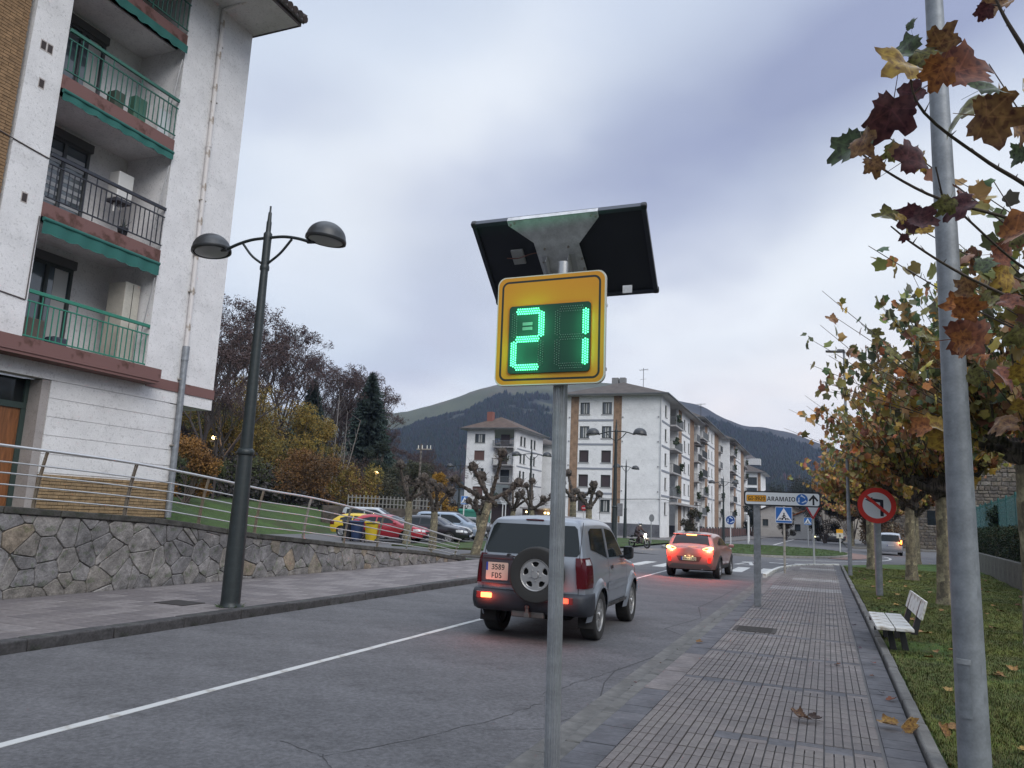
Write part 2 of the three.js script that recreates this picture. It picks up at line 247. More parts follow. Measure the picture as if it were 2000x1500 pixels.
{ // gutter of cast concrete along the right-hand pavement and kerb stones
  const gutter = struct('gutter', 'pale concrete gutter strip between road and right pavement');
  seed(9); const tones = [0.20, 0.225, 0.21, 0.24].map((v) => tx([v * 1.02, v, v * 0.96], T.patch, 0.7, { roughness: 0.95 }, T.speckBump, 0.003, 1.3));
  for (let z = 3, i = 0; z > -33; z -= 1.0, i++) { const g = B(); g.add(slab([[-2.19, z], [-1.915, z], [-1.915, z - 0.992], [-2.19, z - 0.992]], -0.2, 0.012)).build('gutter_stone', pick(tones), gutter); }
  const kerb = struct('right_kerb', 'concrete kerb stones edging the right pavement towards the road');
  for (let z = 3; z > -36; z -= 1.0) { const x = z < -28 ? -1.9 + (-28 - z) * 0.02 : -1.9; B().rbox(0.14, 0.4, 0.988, 0.02, x + 0.07, -0.075 + rr(-.004, .004), z - 0.5).build('kerb_stone', pick(tones), kerb); }
  // white painted kerb where the pavement bends into the roundabout
  const wp = tx([0.55, 0.55, 0.52], T.dirt, 1.5, { roughness: 0.85 });
  for (const [a, b] of [[[-2.08, -29.6], [-2.04, -32.4]], [[-2.03, -32.5], [-1.9, -35.3]], [[-1.89, -35.4], [-1.55, -37.9]], [[-1.53, -38], [-0.9, -40.2]], [[-0.86, -40.3], [0.5, -42.4]]]) { const dx = b[0] - a[0], dz = b[1] - a[1]; B().rbox(0.16, 0.3, Math.hypot(dx, dz), 0.03, (a[0] + b[0]) / 2, 0.0, (a[1] + b[1]) / 2, 0, Math.atan2(dx, dz), 0).build('kerb_stone', wp, kerb); }
  const back = struct('lawn_edging', 'worn concrete edging between right pavement and lawn');
  for (let z = 2; z > -41; z -= 1.0) B().rbox(0.11, 0.3, 0.985, 0.025, 0.725 - Math.max(0, -z - 14) * 0.003 + rr(-.008, .008), 0.02 + rr(-.006, .01), z - 0.5, rr(-.006, .006), rr(-.008, .008), 0).build('edging_stone', pick(tones), back);
}
{ // right pavement: small ribbed tiles of three bars, cross bands, dark borders, white tactile strips
  const pav = struct('right_pavement', 'tiled pavement with dark cross bands on the right of the road');
  B().add(slab([[-1.76, 3], [0.67, 3], [0.55, -41.4], [-0.6, -40.4], [-1.5, -37.4], [-1.76, -30]], -0.1, 0.112)).build('bedding', std([0.18, 0.17, 0.165], { roughness: 1 }), pav);
  seed(21);
  const tileGeo = (w, d, n, h = 0.02) => { const m = B(); for (let i = 0; i < n; i++) { const bw = w / n - 0.0042, x = -w / 2 + (i + 0.5) * w / n, c = 0.003; const y0 = -0.008, y1 = h, Z = d / 2 - 0.0012, X = bw / 2; const P = [[-X, y0, -Z], [X, y0, -Z], [X, y0, Z], [-X, y0, Z], [-X + c, y1, -Z + c], [X - c, y1, -Z + c], [X - c, y1, Z - c], [-X + c, y1, Z - c]]; const id = [4, 7, 6, 4, 6, 5, 0, 4, 5, 0, 5, 1, 1, 5, 6, 1, 6, 2, 2, 6, 7, 2, 7, 3, 3, 7, 4, 3, 4, 0]; const g = new THREE.BufferGeometry(); g.setAttribute('position', new THREE.Float32BufferAttribute(id.flatMap((k) => [P[k][0] + x, P[k][1], P[k][2]]), 3)); g.setAttribute('uv', new THREE.Float32BufferAttribute(new Float32Array(id.length * 2), 2)); g.computeVertexNormals(); m.add(g); } return m.geometry(); };
  const mk = (r, g, b) => { const m = tx([r, g, b], T.patch, 1.1, { roughness: 0.8 }, T.bars, 0.0035, 2.5); return m; };
  const warm = [mk(0.270, 0.242, 0.236), mk(0.286, 0.256, 0.248), mk(0.256, 0.230, 0.226), mk(0.278, 0.252, 0.242), mk(0.240, 0.217, 0.213), mk(0.268, 0.237, 0.232)];
  const dark = [mk(0.155, 0.155, 0.172), mk(0.17, 0.168, 0.184), mk(0.142, 0.143, 0.16)];
  const white = [mk(0.40, 0.39, 0.385), mk(0.44, 0.43, 0.42)];
  const g3 = tileGeo(0.2034, 0.2034, 3), g2 = tileGeo(0.2034, 0.11, 1), gd = tileGeo(0.27, 0.27, 1);
  const later = {}; let single = 0;
  const put = (g, mats, x, z, near) => {
    const mi = Math.floor(rnd() * mats.length), dy = rr(-0.0022, 0.0022), m = xf(x, 0.112 + dy, z, rr(-.004, .004), 0, rr(-.004, .004));
    if (near && single < 290) { const o = meshOf('tile', g, mats[mi], pav); o.applyMatrix4(m); single++; } else { const key = mats[mi].uuid; (later[key] ??= { mat: mats[mi], b: B() }).b.add(g, m); }
  };
  const bands = [-0.6, -2.7, -4.8, -6.88, -8.97, -11.05, -13.15, -15.25, -17.3, -19.3, -21.3, -25.9, -30.1, -34.0, -37.6];
  for (let i = 0; i < 300; i++) {
    const z = 2 - i * 0.205; if (z < -40.2) break;
    const x1 = 0.36 - Math.max(0, -z - 14) * 0.004, x0 = z < -36 ? -1.5 + (-36 - z) * 0.25 : -1.5;
    const isBand = bands.some((b) => Math.abs(b - z) < 0.103), isWhite = (z < -23.1 && z > -24.4) || (z < -27.7 && z > -28.9) || (z < -35.2 && z > -36.6) || (z < -39 && z > -39.6);
    for (let k = 0; k < 9; k++) { const x = -1.5 + 0.1033 + k * 0.2066; if (x < x0 || x > x1) continue; const bandHere = isBand && (z > -5 ? k > 3 : z > -7.5 ? k > 2 : true); put(bandHere ? g2 : g3, bandHere ? dark : isWhite && (z < -27 ? k > 1 : true) ? white : warm, x, bandHere ? z - 0.04 : z, z < -4.0 && z > -10.4); if (bandHere) put(g2, k % 2 ? dark : warm, x, z + 0.066, false); }
  }
  for (let i = 0; i < 160; i++) { const z = 2 - i * 0.272; if (z < -41) break; if (z > -31) put(gd, z < -8.2 && z > -10.6 || z < -21 ? warm : dark, -1.632, z, false); put(gd, dark, 0.512 - Math.max(0, -z - 14) * 0.004, z, false); }
  for (const k in later) later[k].b.build('paving_tiles', later[k].mat, pav).userData.kind = 'stuff';
  // inspection cover
  const cover = B(); cover.rbox(0.66, 0.012, 0.66, 0.004, -1.12, 0.136, -13.7); for (let i = 0; i < 6; i++) cover.box(0.54, 0.005, 0.03, -1.12, 0.1435, -13.95 + i * 0.1); cover.build('inspection_cover', tx([0.07, 0.062, 0.055], T.zinc, 4, { roughness: 0.7, metalness: 0.4 }), pav);
}
{ // left pavement in pinkish slabs, and its dark kerb
  const pav = struct('left_pavement', 'pinkish grey slab pavement below the stone wall on the left');
  B().add(slab([[-12.3, 6], [-8.86, 6], [-8.86, -36.8], [-12.3, -36.8]], -0.2, 0.115)).build('bedding', std([0.11, 0.10, 0.10], { roughness: 1 }), pav);
  seed(33);
  const mk = (r, g, b) => tx([r, g, b], T.patch, 0.9, { roughness: 0.78 }, T.bars, 0.002, 2.2);
  const mats = [mk(0.25, 0.222, 0.225), mk(0.285, 0.255, 0.255), mk(0.23, 0.205, 0.21), mk(0.325, 0.295, 0.295), mk(0.265, 0.238, 0.238)];
  const g = new RoundedBoxGeometry(0.394, 0.04, 0.394, 1, 0.006).toNonIndexed(); const bg = boxUV(g);
  const later = {}; let single = 0;
  for (let i = 0; i < 110; i++) for (let k = 0; k < 8; k++) {
    const z = -5.4 - i * 0.4, x = -8.86 - 0.215 - k * 0.4; if (z < -36.5 || x < -12.2) continue;
    const rowTone = vnoise(z * 1.7, x * 0.5, 3), mi = clamp(Math.floor(rowTone * 3.2 + rr(0, 2)), 0, 4), m = xf(x, 0.112 + rr(-.002, .002), z, 0, 0, 0);
    if (single < 290 && z > -20.5) { const o = meshOf('slab', bg, mats[mi], pav); o.applyMatrix4(m); single++; } else { (later[mi] ??= B()).add(bg, m); }
  }
  for (const k in later) later[k].build('paving_slabs', mats[k], pav).userData.kind = 'stuff';
  const cov = B(); cov.rbox(0.62, 0.012, 0.5, 0.003, -9.95, 0.137, -10.2); cov.build('inspection_cover', tx([0.06, 0.052, 0.05], T.zinc, 4, { roughness: 0.7, metalness: 0.4 }), pav);
  const kerb = struct('left_kerb', 'dark kerb stones between road and left pavement');
  const km = [0.085, 0.10, 0.093, 0.115].map((v) => tx([v * 1.02, v * 0.98, v], T.stone, 0.8, { roughness: 0.9 }, T.stoneBump, 0.006, 0.9));
  for (let z = 3; z > -36; z -= 1.2) B().rbox(0.22, 0.42, 1.188, 0.028, -8.75 + rr(-.01, .01), -0.072 + rr(-.005, .006), z - 0.6, 0, rr(-.006, .006), 0).build('kerb_stone', pick(km), kerb);
}
// ------------------------------------------------------------------ land on the left: ramp behind the wall, car park level, grassy bank, wooded hill
const wallTop = poly([[-25.6, 0.24], [-23.4, 0.50], [-19.5, 0.76], [-16.5, 1.0], [-14.6, 1.14], [-12, 1.44], [-8.5, 1.60], [0, 1.66]]);
function landLeft(x, z) {
  const base = z > -25.6 ? wallTop(z) - 0.12 : 0.12;
  const xE = lerp(15, 30, sstep(-19, -31, z)) + Math.max(0, -z - 50) * 0.25, d = Math.max(0, -x - xE);
  let h = base + 0.16 * Math.min(d, 8) + 0.05 * d;
  const xH = 44 + Math.max(0, -z - 80) * 0.5, e = Math.max(0, -x - xH);
  h += 0.24 * e * sstep(0, 12, e);
  if (z > -18 && x < -13) h = Math.min(h, base + 0.02);
  return h;
}
{
  const nx = 90, nz = 110, x0 = -12.42, x1 = -240, z0 = 2, z1 = -240, b = B();
  b.grid(nx, nz, (u, v) => { const x = lerp(x0, x1, u * u * 0.7 + u * 0.3), z = lerp(z0, z1, v * v * 0.5 + v * 0.5); let h = landLeft(x, z) + (fbm(x * 0.35, z * 0.35, 4) - 0.5) * 0.18 * sstep(14, 24, -x); const park = sstep(0, 1.5, Math.min(-x - 15.6, 31 + x, -26 - z, z + 52)); if (park > 0) h = lerp(h, Math.min(h, 0.06), park); if (z < -74 && x > -60) h = Math.min(h, 0.02); return [x, h, z]; }, true);
  const land = b.build('grass_bank', tx([0.62, 0.66, 0.48], T.lawn, 0.12, { roughness: 1 }, T.speckBump, 0.02, 0.6)); land.userData.kind = 'structure'; land.userData.label = 'green bank rising behind the handrail to the wooded hill';
  const park = struct('car_park', 'grey car park on the left behind the end of the wall');
  B().add(slab([[-12.3, -27.2], [-30.5, -29], [-30.5, -51], [-19, -60], [-12.3, -41]], -0.1, 0.122)).build('paving', M.asphaltFar, park);
  B().add(slab([[-14.5, -33.6], [-19.2, -32.6], [-19.6, -50], [-15.2, -50]], 0.05, 0.2)).build('verge', tx([0.6, 0.6, 0.45], T.lawn, 0.3, { roughness: 1 }), park);
  const town = struct('town_pavement', 'pavement round the white apartment blocks beyond the roundabout');
  B().add(slab([[-120, -76], [-12.6, -76], [-10.2, -84], [-9.3, -110], [-6.4, -420], [-120, -420]], -0.1, 0.12)).build('paving', tx([0.24, 0.225, 0.22], T.patch, 0.3, { roughness: 0.9 }), town);
  B().add(slab([[2.0, -89], [14, -93], [60, -97], [60, -420], [0.5, -420], [2.4, -150]], -0.1, 0.12)).build('paving', tx([0.22, 0.21, 0.2], T.patch, 0.3, { roughness: 0.9 }), town);
}
{ // roundabout island
  const isl = struct('roundabout_island', 'grassy roundabout island with pale kerb');
  const ring = (k) => Array.from({ length: 48 }, (_, i) => { const a = i / 48 * PI * 2; return [-5.0 + 6.6 * k * Math.cos(a), -62 + 12.6 * k * Math.sin(a)]; });
  B().add(slab(ring(1), 0.0, 0.13)).build('kerb', tx([0.42, 0.41, 0.39], T.patch, 0.6, { roughness: 0.9 }), isl);
  B().add(slab(ring(0.97), 0.05, 0.17)).build('turf', tx([0.7, 0.75, 0.45], T.lawn, 0.2, { roughness: 1 }), isl);
  const apron = []; for (let i = 0; i <= 16; i++) { const a = -0.9 + i / 16 * 1.6; apron.push([-5 + 7.9 * Math.cos(a), -62 + 14 * Math.sin(a)]); } for (let i = 16; i >= 0; i--) { const a = -0.9 + i / 16 * 1.6; apron.push([-5 + 6.62 * Math.cos(a), -62 + 12.63 * Math.sin(a)]); }
  B().add(slab(apron, 0.0, 0.03)).build('apron', tx([0.30, 0.19, 0.16], T.patch, 0.6, { roughness: 0.9 }), isl);
  seed(404); const mats = [], cols = []; const blade = tuftGeo();
  for (let i = 0; i < 9000; i++) { const a = rnd() * PI * 2, r = Math.sqrt(rnd()) * 0.965; mats.push(xf(-5 + 6.6 * r * Math.cos(a), 0.165, -62 + 12.6 * r * Math.sin(a), rr(-.3, .3), rnd() * 6, rr(-.3, .3), rr(1.2, 2.4))); cols.push(col(rr(0.06, 0.12), rr(0.10, 0.17), rr(0.02, 0.05))); }
  instanced('grass', blade, std([1, 1, 1], { roughness: 1, side: THREE.DoubleSide }), mats, cols, isl, 'stuff');
}
function tuftGeo() { // a tuft of five bent blades
  const pos = [], nor = []; seed(77);
  for (let i = 0; i < 6; i++) { const a = rnd() * 6.28, lean = rr(0.1, 0.6), h = rr(0.014, 0.034), w = rr(0.0015, 0.0026), cx = rr(-.02, .02), cz = rr(-.02, .02); const dx = Math.cos(a), dz = Math.sin(a); const px = -dz * w, pz = dx * w; const A = [cx - px, 0, cz - pz], Bq = [cx + px, 0, cz + pz], m = [cx + dx * h * lean * 0.35, h * 0.6, cz + dz * h * lean * 0.35], t = [cx + dx * h * lean, h, cz + dz * h * lean]; const m0 = [m[0] - px * .8, m[1], m[2] - pz * .8], m1 = [m[0] + px * .8, m[1], m[2] + pz * .8]; for (const q of [A, Bq, m1, A, m1, m0, m0, m1, t]) { pos.push(...q); nor.push(dx * 0.4, 0.9, dz * 0.4); } }
  const g = new THREE.BufferGeometry(); g.setAttribute('position', new THREE.Float32BufferAttribute(pos, 3)); g.setAttribute('normal', new THREE.Float32BufferAttribute(nor, 3)); g.setAttribute('uv', new THREE.Float32BufferAttribute(new Float32Array(pos.length / 3 * 2), 2)); return g;
}
const lawnY = (x, z) => 0.115 + (fbm(x * 0.9, z * 0.9, 1) - 0.5) * 0.05 + 0.02 * sstep(0.8, 2, x);
{ // lawn on the right with real grass near the camera
  const lawn = struct('right_lawn', 'green lawn with fallen leaves on the right of the pavement');
  const edge = (z) => 0.775 - Math.max(0, -z - 14) * 0.003;
  B().grid(40, 120, (u, v) => { const z = lerp(4, -42 - u * 17, v), x = lerp(edge(z), 9 + v * 2, u); return [x, lawnY(x, z), z]; }).build('turf', tx([0.9, 0.95, 0.7], T.lawn, 0.35, { roughness: 1 }, T.speckBump, 0.012, 2), lawn);
  seed(808); const mats = [], cols = []; const blade = tuftGeo();
  for (let i = 0; i < 380000; i++) {
    const q = rnd(), z = -3.6 - Math.pow(q, 1.9) * 36, x = edge(z) + 0.03 + Math.pow(rnd(), 1.15) * (z > -14 ? 4.2 : 6.4);
    const bare = fbm(x * 0.8 + 3, z * 0.8, 6); if (bare > 0.60 && rnd() < 0.75) continue;
    if (Math.abs(x - 1.0) < 0.6 && Math.abs(z + 13.45) < 0.6 && rnd() < 0.85) continue;   // worn earth under the bench
    const s = rr(0.75, 1.25) * (1 + 0.025 * Math.max(0, -z - 6)), g = vnoise(x * 1.7, z * 1.7, 8);
    mats.push(xf(x, lawnY(x, z) - 0.004, z, rr(-.2, .2), rnd() * 6.28, rr(-.2, .2), s));
    const d = rnd() < 0.1; cols.push(d ? col(rr(.16, .22), rr(.14, .18), .06) : col(lerp(0.14, 0.235, g) * rr(.8, 1.2), lerp(0.165, 0.265, g) * rr(.8, 1.2), rr(0.045, 0.075)));
  }
  instanced('grass', blade, std([1, 1, 1], { roughness: 0.9, side: THREE.DoubleSide }), mats, cols, lawn, 'stuff');
}
// ------------------------------------------------------------------ mountains
{
  const prof = smoothPoly([[-180, 0.10], [-120, 0.09], [-75, 0.10], [-52, 0.115], [-42, 0.122], [-36, 0.126], [-31, 0.1285], [-27, 0.150], [-23.5, 0.171], [-19, 0.176], [-15, 0.180], [-13.1, 0.1755], [-11, 0.163], [-9.4, 0.155], [-7.9, 0.147], [-5.4, 0.1255], [-3.7, 0.1225], [-1.65, 0.112], [0.3, 0.100], [2.9, 0.089], [8, 0.075], [20, 0.07], [45, 0.08], [100, 0.10], [180, 0.10]]);
  const H = (az, r) => { const e = prof(az), R0 = 1250 + 160 * Math.sin(az * 0.05); const t = clamp((r - 330) / (R0 - 330), 0, 1); let h = r <= R0 ? e * R0 * (0.16 * t + 0.84 * Math.pow(t, 1.55)) : e * R0 * (1 - 0.35 * sstep(R0, R0 * 2.2, r)); const x = r * Math.sin(az * PI / 180), z = -r * Math.cos(az * PI / 180); const n = fbm(x * 0.006, z * 0.006, 1, 5) - 0.5, n2 = fbm(x * 0.022, z * 0.022, 5, 4) - 0.5; h += (n * 60 + n2 * 14) * t * (1 - 0.85 * sstep(0.8, 1, t)) + n2 * 5 * sstep(0.8, 1, t); return Math.max(h, -2); };
  const mk = (a0, a1, nu, name, label) => {
    const b = B(), nv = 90; const rad = (v) => 330 + Math.pow(v, 1.3) * 2300;
    b.grid(nu, nv, (u, v) => { const az = lerp(a0, a1, u), r = rad(v); return [r * Math.sin(az * PI / 180), H(az, r) - (v === 0 ? 6 : 0), -r * Math.cos(az * PI / 180)]; });
    const g = b.geometry(), p = g.attributes.position, c = new Float32Array(p.count * 3);
    for (let i = 0; i < p.count; i++) {
      const x = p.getX(i), y = p.getY(i), z = p.getZ(i), r = Math.hypot(x, z), az = Math.atan2(x, -z) * 180 / PI, hmax = prof(az) * 1250, k = y / hmax;
      const n = fbm(x * 0.011, z * 0.011, 3, 5), n2 = fbm(x * 0.05, z * 0.05, 6, 3);
      const forest = sstep(0.02, -0.02, k - 0.60 + (n - 0.5) * 0.75 + (az > -8 ? -0.15 : 0)), bare = sstep(.52, .6, fbm(x * .02 + 5, z * .03, 8, 4));
      let q = [0, 1, 2].map((j) => lerp([0.060, 0.066, 0.038][j], [0.030, 0.031, 0.034][j], sstep(-14, -8, az)));
      q = q.map((w, j) => lerp(w, [0.085, 0.068, 0.05][j], bare * 0.6) * (0.75 + 0.5 * n2));
      const f = lerp(0, 1, forest), fc = n2 > 0.52 ? [0.013, 0.019, 0.018] : [0.018, 0.021, 0.020];
      const brown = sstep(0.5, 0.6, fbm(x * 0.015 + 9, z * 0.015, 2, 4)) * sstep(0.35, 0.1, k);
      for (let j = 0; j < 3; j++) c[i * 3 + j] = lerp(lerp(q[j], fc[j], f), [0.048, 0.036, 0.034][j], brown * 0.75);
    }
    g.setAttribute('color', new THREE.BufferAttribute(c, 3));
    const o = meshOf(name, g, std([1, 1, 1], { roughness: 1, vertexColors: true })); o.userData.kind = 'structure'; if (label) o.userData.label = label; return o;
  };
  mk(-48, 24, 300, 'mountain', 'long dark mountain ridge closing the valley behind the town');
  mk(24, 312, 160, 'far_hills');
  // woods on its lower slopes: read as one mass
  seed(99); const mats = [], cols = [];
  const cone = B(); cone.cyl(0.30, 0.02, 0.55, 0, 0.72, 0, 6).cyl(0.44, 0.16, 0.6, 0, 0.34, 0, 6); const cg = cone.geometry();
  for (let i = 0; i < 60000; i++) { const az = rr(-36, 12), r = 470 + Math.pow(rnd(), 0.8) * 640, x = r * Math.sin(az * PI / 180), z = -r * Math.cos(az * PI / 180), y = H(az, r), k = y / (prof(az) * 1250); const n = fbm(x * 0.011, z * 0.011, 3, 5); if (k - 0.56 + (n - 0.5) * 0.75 + (az > -8 ? -0.15 : 0) > 0) continue; const b = sstep(0.48, 0.58, fbm(x * 0.015 + 9, z * 0.015, 2, 4)) * sstep(0.35, 0.1, k); const s = rr(3.5, 8); mats.push(xf(x, y - 1, z, 0, rnd() * 6, 0, s * (b > .4 ? 1.1 : 0.9), s * (b > .4 ? 0.7 : 1.1), s * (b > .4 ? 1.1 : .9))); cols.push(rnd() < b ? col(rr(.035, .06), rr(.028, .04), rr(.026, .036)) : col(rr(.010, .018), rr(.015, .024), rr(.016, .024))); }
  const w = instanced('mountain_wood', cg, std([1, 1, 1], { roughness: 1 }), mats, cols); tag(w, 'dark wood covering the lower slopes of the mountain', 'wood', null, 'stuff');
}
// ================================================================== LEFT: stone wall, handrail, apartment house
{ // retaining wall of irregular stones
  const w = thing('stone_wall', 'low retaining wall of irregular grey and ochre stones under the steel handrail', 'wall');
  const X = -12.25, zA = -4.5, zB = -25.7;
  { const s = []; for (let z = zA; z >= zB - 0.01; z -= 0.5) s.push([-z, wallTop(z) - 0.11]); s.push([-zB, -0.1], [-zA, -0.1]); B().ext(s, 0.34, xf(X - 0.375, 0, 0, 0, PI / 2, 0)).build('mortar', tx([0.20, 0.19, 0.18], T.stone, 1.2, { roughness: 1 }, T.stoneBump, 0.006, 1.5), w); }
  seed(2024);
  const seeds = []; const size = 0.37;
  for (let r = 0; r < 6; r++) for (let c = 0; c < 62; c++) if (rnd() > 0.2) seeds.push([4.4 + (c + 0.5 * (r % 2)) * size * 0.96 + rr(-.19, .19), 0.10 + r * 0.31 + rr(-.15, .15)]);
  const tones = [[.305, .29, .285], [.275, .265, .268], [.335, .315, .30], [.25, .24, .24], [.305, .28, .255], [.355, .335, .32]].map((c) => tx(c, T.stone, 1.1, { roughness: 0.92 }, T.stoneBump, 0.012, 1.6));
  const ochre = [[.37, .30, .225], [.35, .29, .225], [.34, .30, .245]].map((c) => tx(c, T.stone, 1.1, { roughness: 0.92 }, T.stoneBump, 0.012, 1.6));
  const clip = (p, nx, ny, d) => { const o = []; for (let i = 0; i < p.length; i++) { const a = p[i], b = p[(i + 1) % p.length], da = a[0] * nx + a[1] * ny - d, db = b[0] * nx + b[1] * ny - d; if (da <= 0) o.push(a); if (da * db < 0) { const t = da / (da - db); o.push([a[0] + (b[0] - a[0]) * t, a[1] + (b[1] - a[1]) * t]); } } return o; };
  for (const s of seeds) {
    let p = [[s[0] - 1, s[1] - 1], [s[0] + 1, s[1] - 1], [s[0] + 1, s[1] + 1], [s[0] - 1, s[1] + 1]]; const gap = rr(0.004, 0.010);
    for (const q of seeds) { if (q === s) continue; const dx = q[0] - s[0], dy = q[1] - s[1], L = Math.hypot(dx, dy); if (L > 1.6) continue; p = clip(p, dx / L, dy / L, ((q[0] ** 2 + q[1] ** 2 - s[0] ** 2 - s[1] ** 2) / 2) / L - gap); if (p.length < 3) break; }
    if (p.length < 3) continue;
    p = clip(p, 0, -1, -0.10); p = clip(p, 1, 0, -zB - 0.02); p = clip(p, -1, 0, zA);
    // top follows the coping
    const zc = -s[0], t0 = wallTop(zc + 0.3), t1 = wallTop(zc - 0.3), sl = (t1 - t0) / 0.6, n = Math.hypot(sl, 1); p = clip(p, -sl / n, 1 / n, ((wallTop(zc) - 0.12) - sl * s[0]) / n);
    if (p.length < 3) continue;
    let A = 0; for (let i = 0; i < p.length; i++) { const a = p[i], b = p[(i + 1) % p.length]; A += a[0] * b[1] - a[1] * b[0]; } if (A / 2 < 0.008) continue;
    // wobble the outline so that edges are broken, not ruled
    const o = []; for (let i = 0; i < p.length; i++) { const a = p[i], b = p[(i + 1) % p.length], L = Math.hypot(b[0] - a[0], b[1] - a[1]); if (L < 0.02) { o.push(a); continue; } const k = 0.12; o.push([lerp(a[0], b[0], k), lerp(a[1], b[1], k)]); if (L > 0.16) o.push([(a[0] + b[0]) / 2 + rr(-.008, .008), (a[1] + b[1]) / 2 + rr(-.008, .008)]); o.push([lerp(a[0], b[0], 1 - k), lerp(a[1], b[1], 1 - k)]); }
    const sh = new THREE.Shape(o.map((q) => new THREE.Vector2(...q))), d = rr(0.028, 0.042);
    const g = new THREE.ExtrudeGeometry(sh, { depth: d, bevelEnabled: true, bevelThickness: 0.010, bevelSize: 0.009, bevelOffset: -0.009, bevelSegments: 1 });
    g.applyMatrix4(xf(X - 0.045, 0, 0, 0, PI / 2 + rr(-.0, .0), 0));
    meshOf('stone', boxUV(g), rnd() < 0.09 ? pick(ochre) : pick(tones), w);
  }
  const cm = [0.095, 0.11, 0.085].map((v) => tx([v * 1.06, v * 1.02, v * 0.92], T.stone, 0.9, { roughness: 1 }, T.stoneBump, 0.01, 1.2));
  for (let z = zA; z > zB; z -= 1.02) { const a = wallTop(z), b = wallTop(z - 1.02), L = Math.hypot(1.02, a - b); B().rbox(0.4, 0.115, L - 0.012, 0.02, X - 0.17, (a + b) / 2 - 0.06, z - 0.51, -Math.atan2(a - b, 1.02), 0, 0).build('coping_stone', pick(cm), w); }
  B().rbox(0.5, 0.42, 0.36, 0.03, X - 0.17, 0.1, zB - 0.12).build('end_stone', cm[2], w);
}
{ // steel handrail on the coping
  const h = thing('handrail', 'curved stainless steel handrail with five rails along the top of the stone wall', 'handrail');
  const X = -12.42, posts = [-5.3, -7.25, -9.16, -11.02, -12.93, -14.71, -16.55, -18.39, -20.14, -21.9, -23.59, -25.43];
  const topY = smoothPoly([[-25.43, 0.86], [-23.59, 1.12], [-20.14, 1.62], [-18.39, 1.83], [-16.55, 2.02], [-14.71, 2.14], [-12.93, 2.31], [-11.02, 2.46], [-9.16, 2.53], [-5, 2.62]]);
  const baseY = (z) => wallTop(z) - 0.01; const lean = (t) => 0.02 + 0.16 * Math.pow(t, 1.6);   // posts bend towards the street as they rise
  const at = (z, t) => V(X + 0.05 + lean(t), lerp(baseY(z), topY(z), t), z);
  for (const [t, r, name] of [[1, 0.026, 'top_rail'], [0.735, 0.014, 'rail'], [0.555, 0.014, 'rail'], [0.365, 0.014, 'rail'], [0.165, 0.014, 'rail']]) { const pts = []; for (let z = -4; z >= -25.5; z -= 0.5) pts.push(at(z, t).add(V(t === 1 ? 0.02 : 0.03, 0, 0))); B().tube(pts, r, 10, 90).build(name, M.steel, h); }
  posts.forEach((z, i) => { const b = B(); const n = 9; for (const dz of i === 3 ? [-0.022, 0.022] : [-0.016, 0.016]) for (let k = 0; k < n; k++) { const a = at(z, k / n * 0.98), c = at(z, (k + 1) / n * 0.98), L = a.distanceTo(c); b.box(0.055 - 0.02 * k / n, L * 1.04, 0.008, (a.x + c.x) / 2, (a.y + c.y) / 2, z + dz, 0, 0, -Math.atan2(c.x - a.x, c.y - a.y)); } b.box(0.11, 0.012, 0.1, X + 0.06, baseY(z) + 0.006, z); b.build('post', i === 3 ? M.steelDull : i % 3 ? std([0.45, 0.40, 0.33], { roughness: 0.4, metalness: 0.8 }) : M.steel, h); });
}
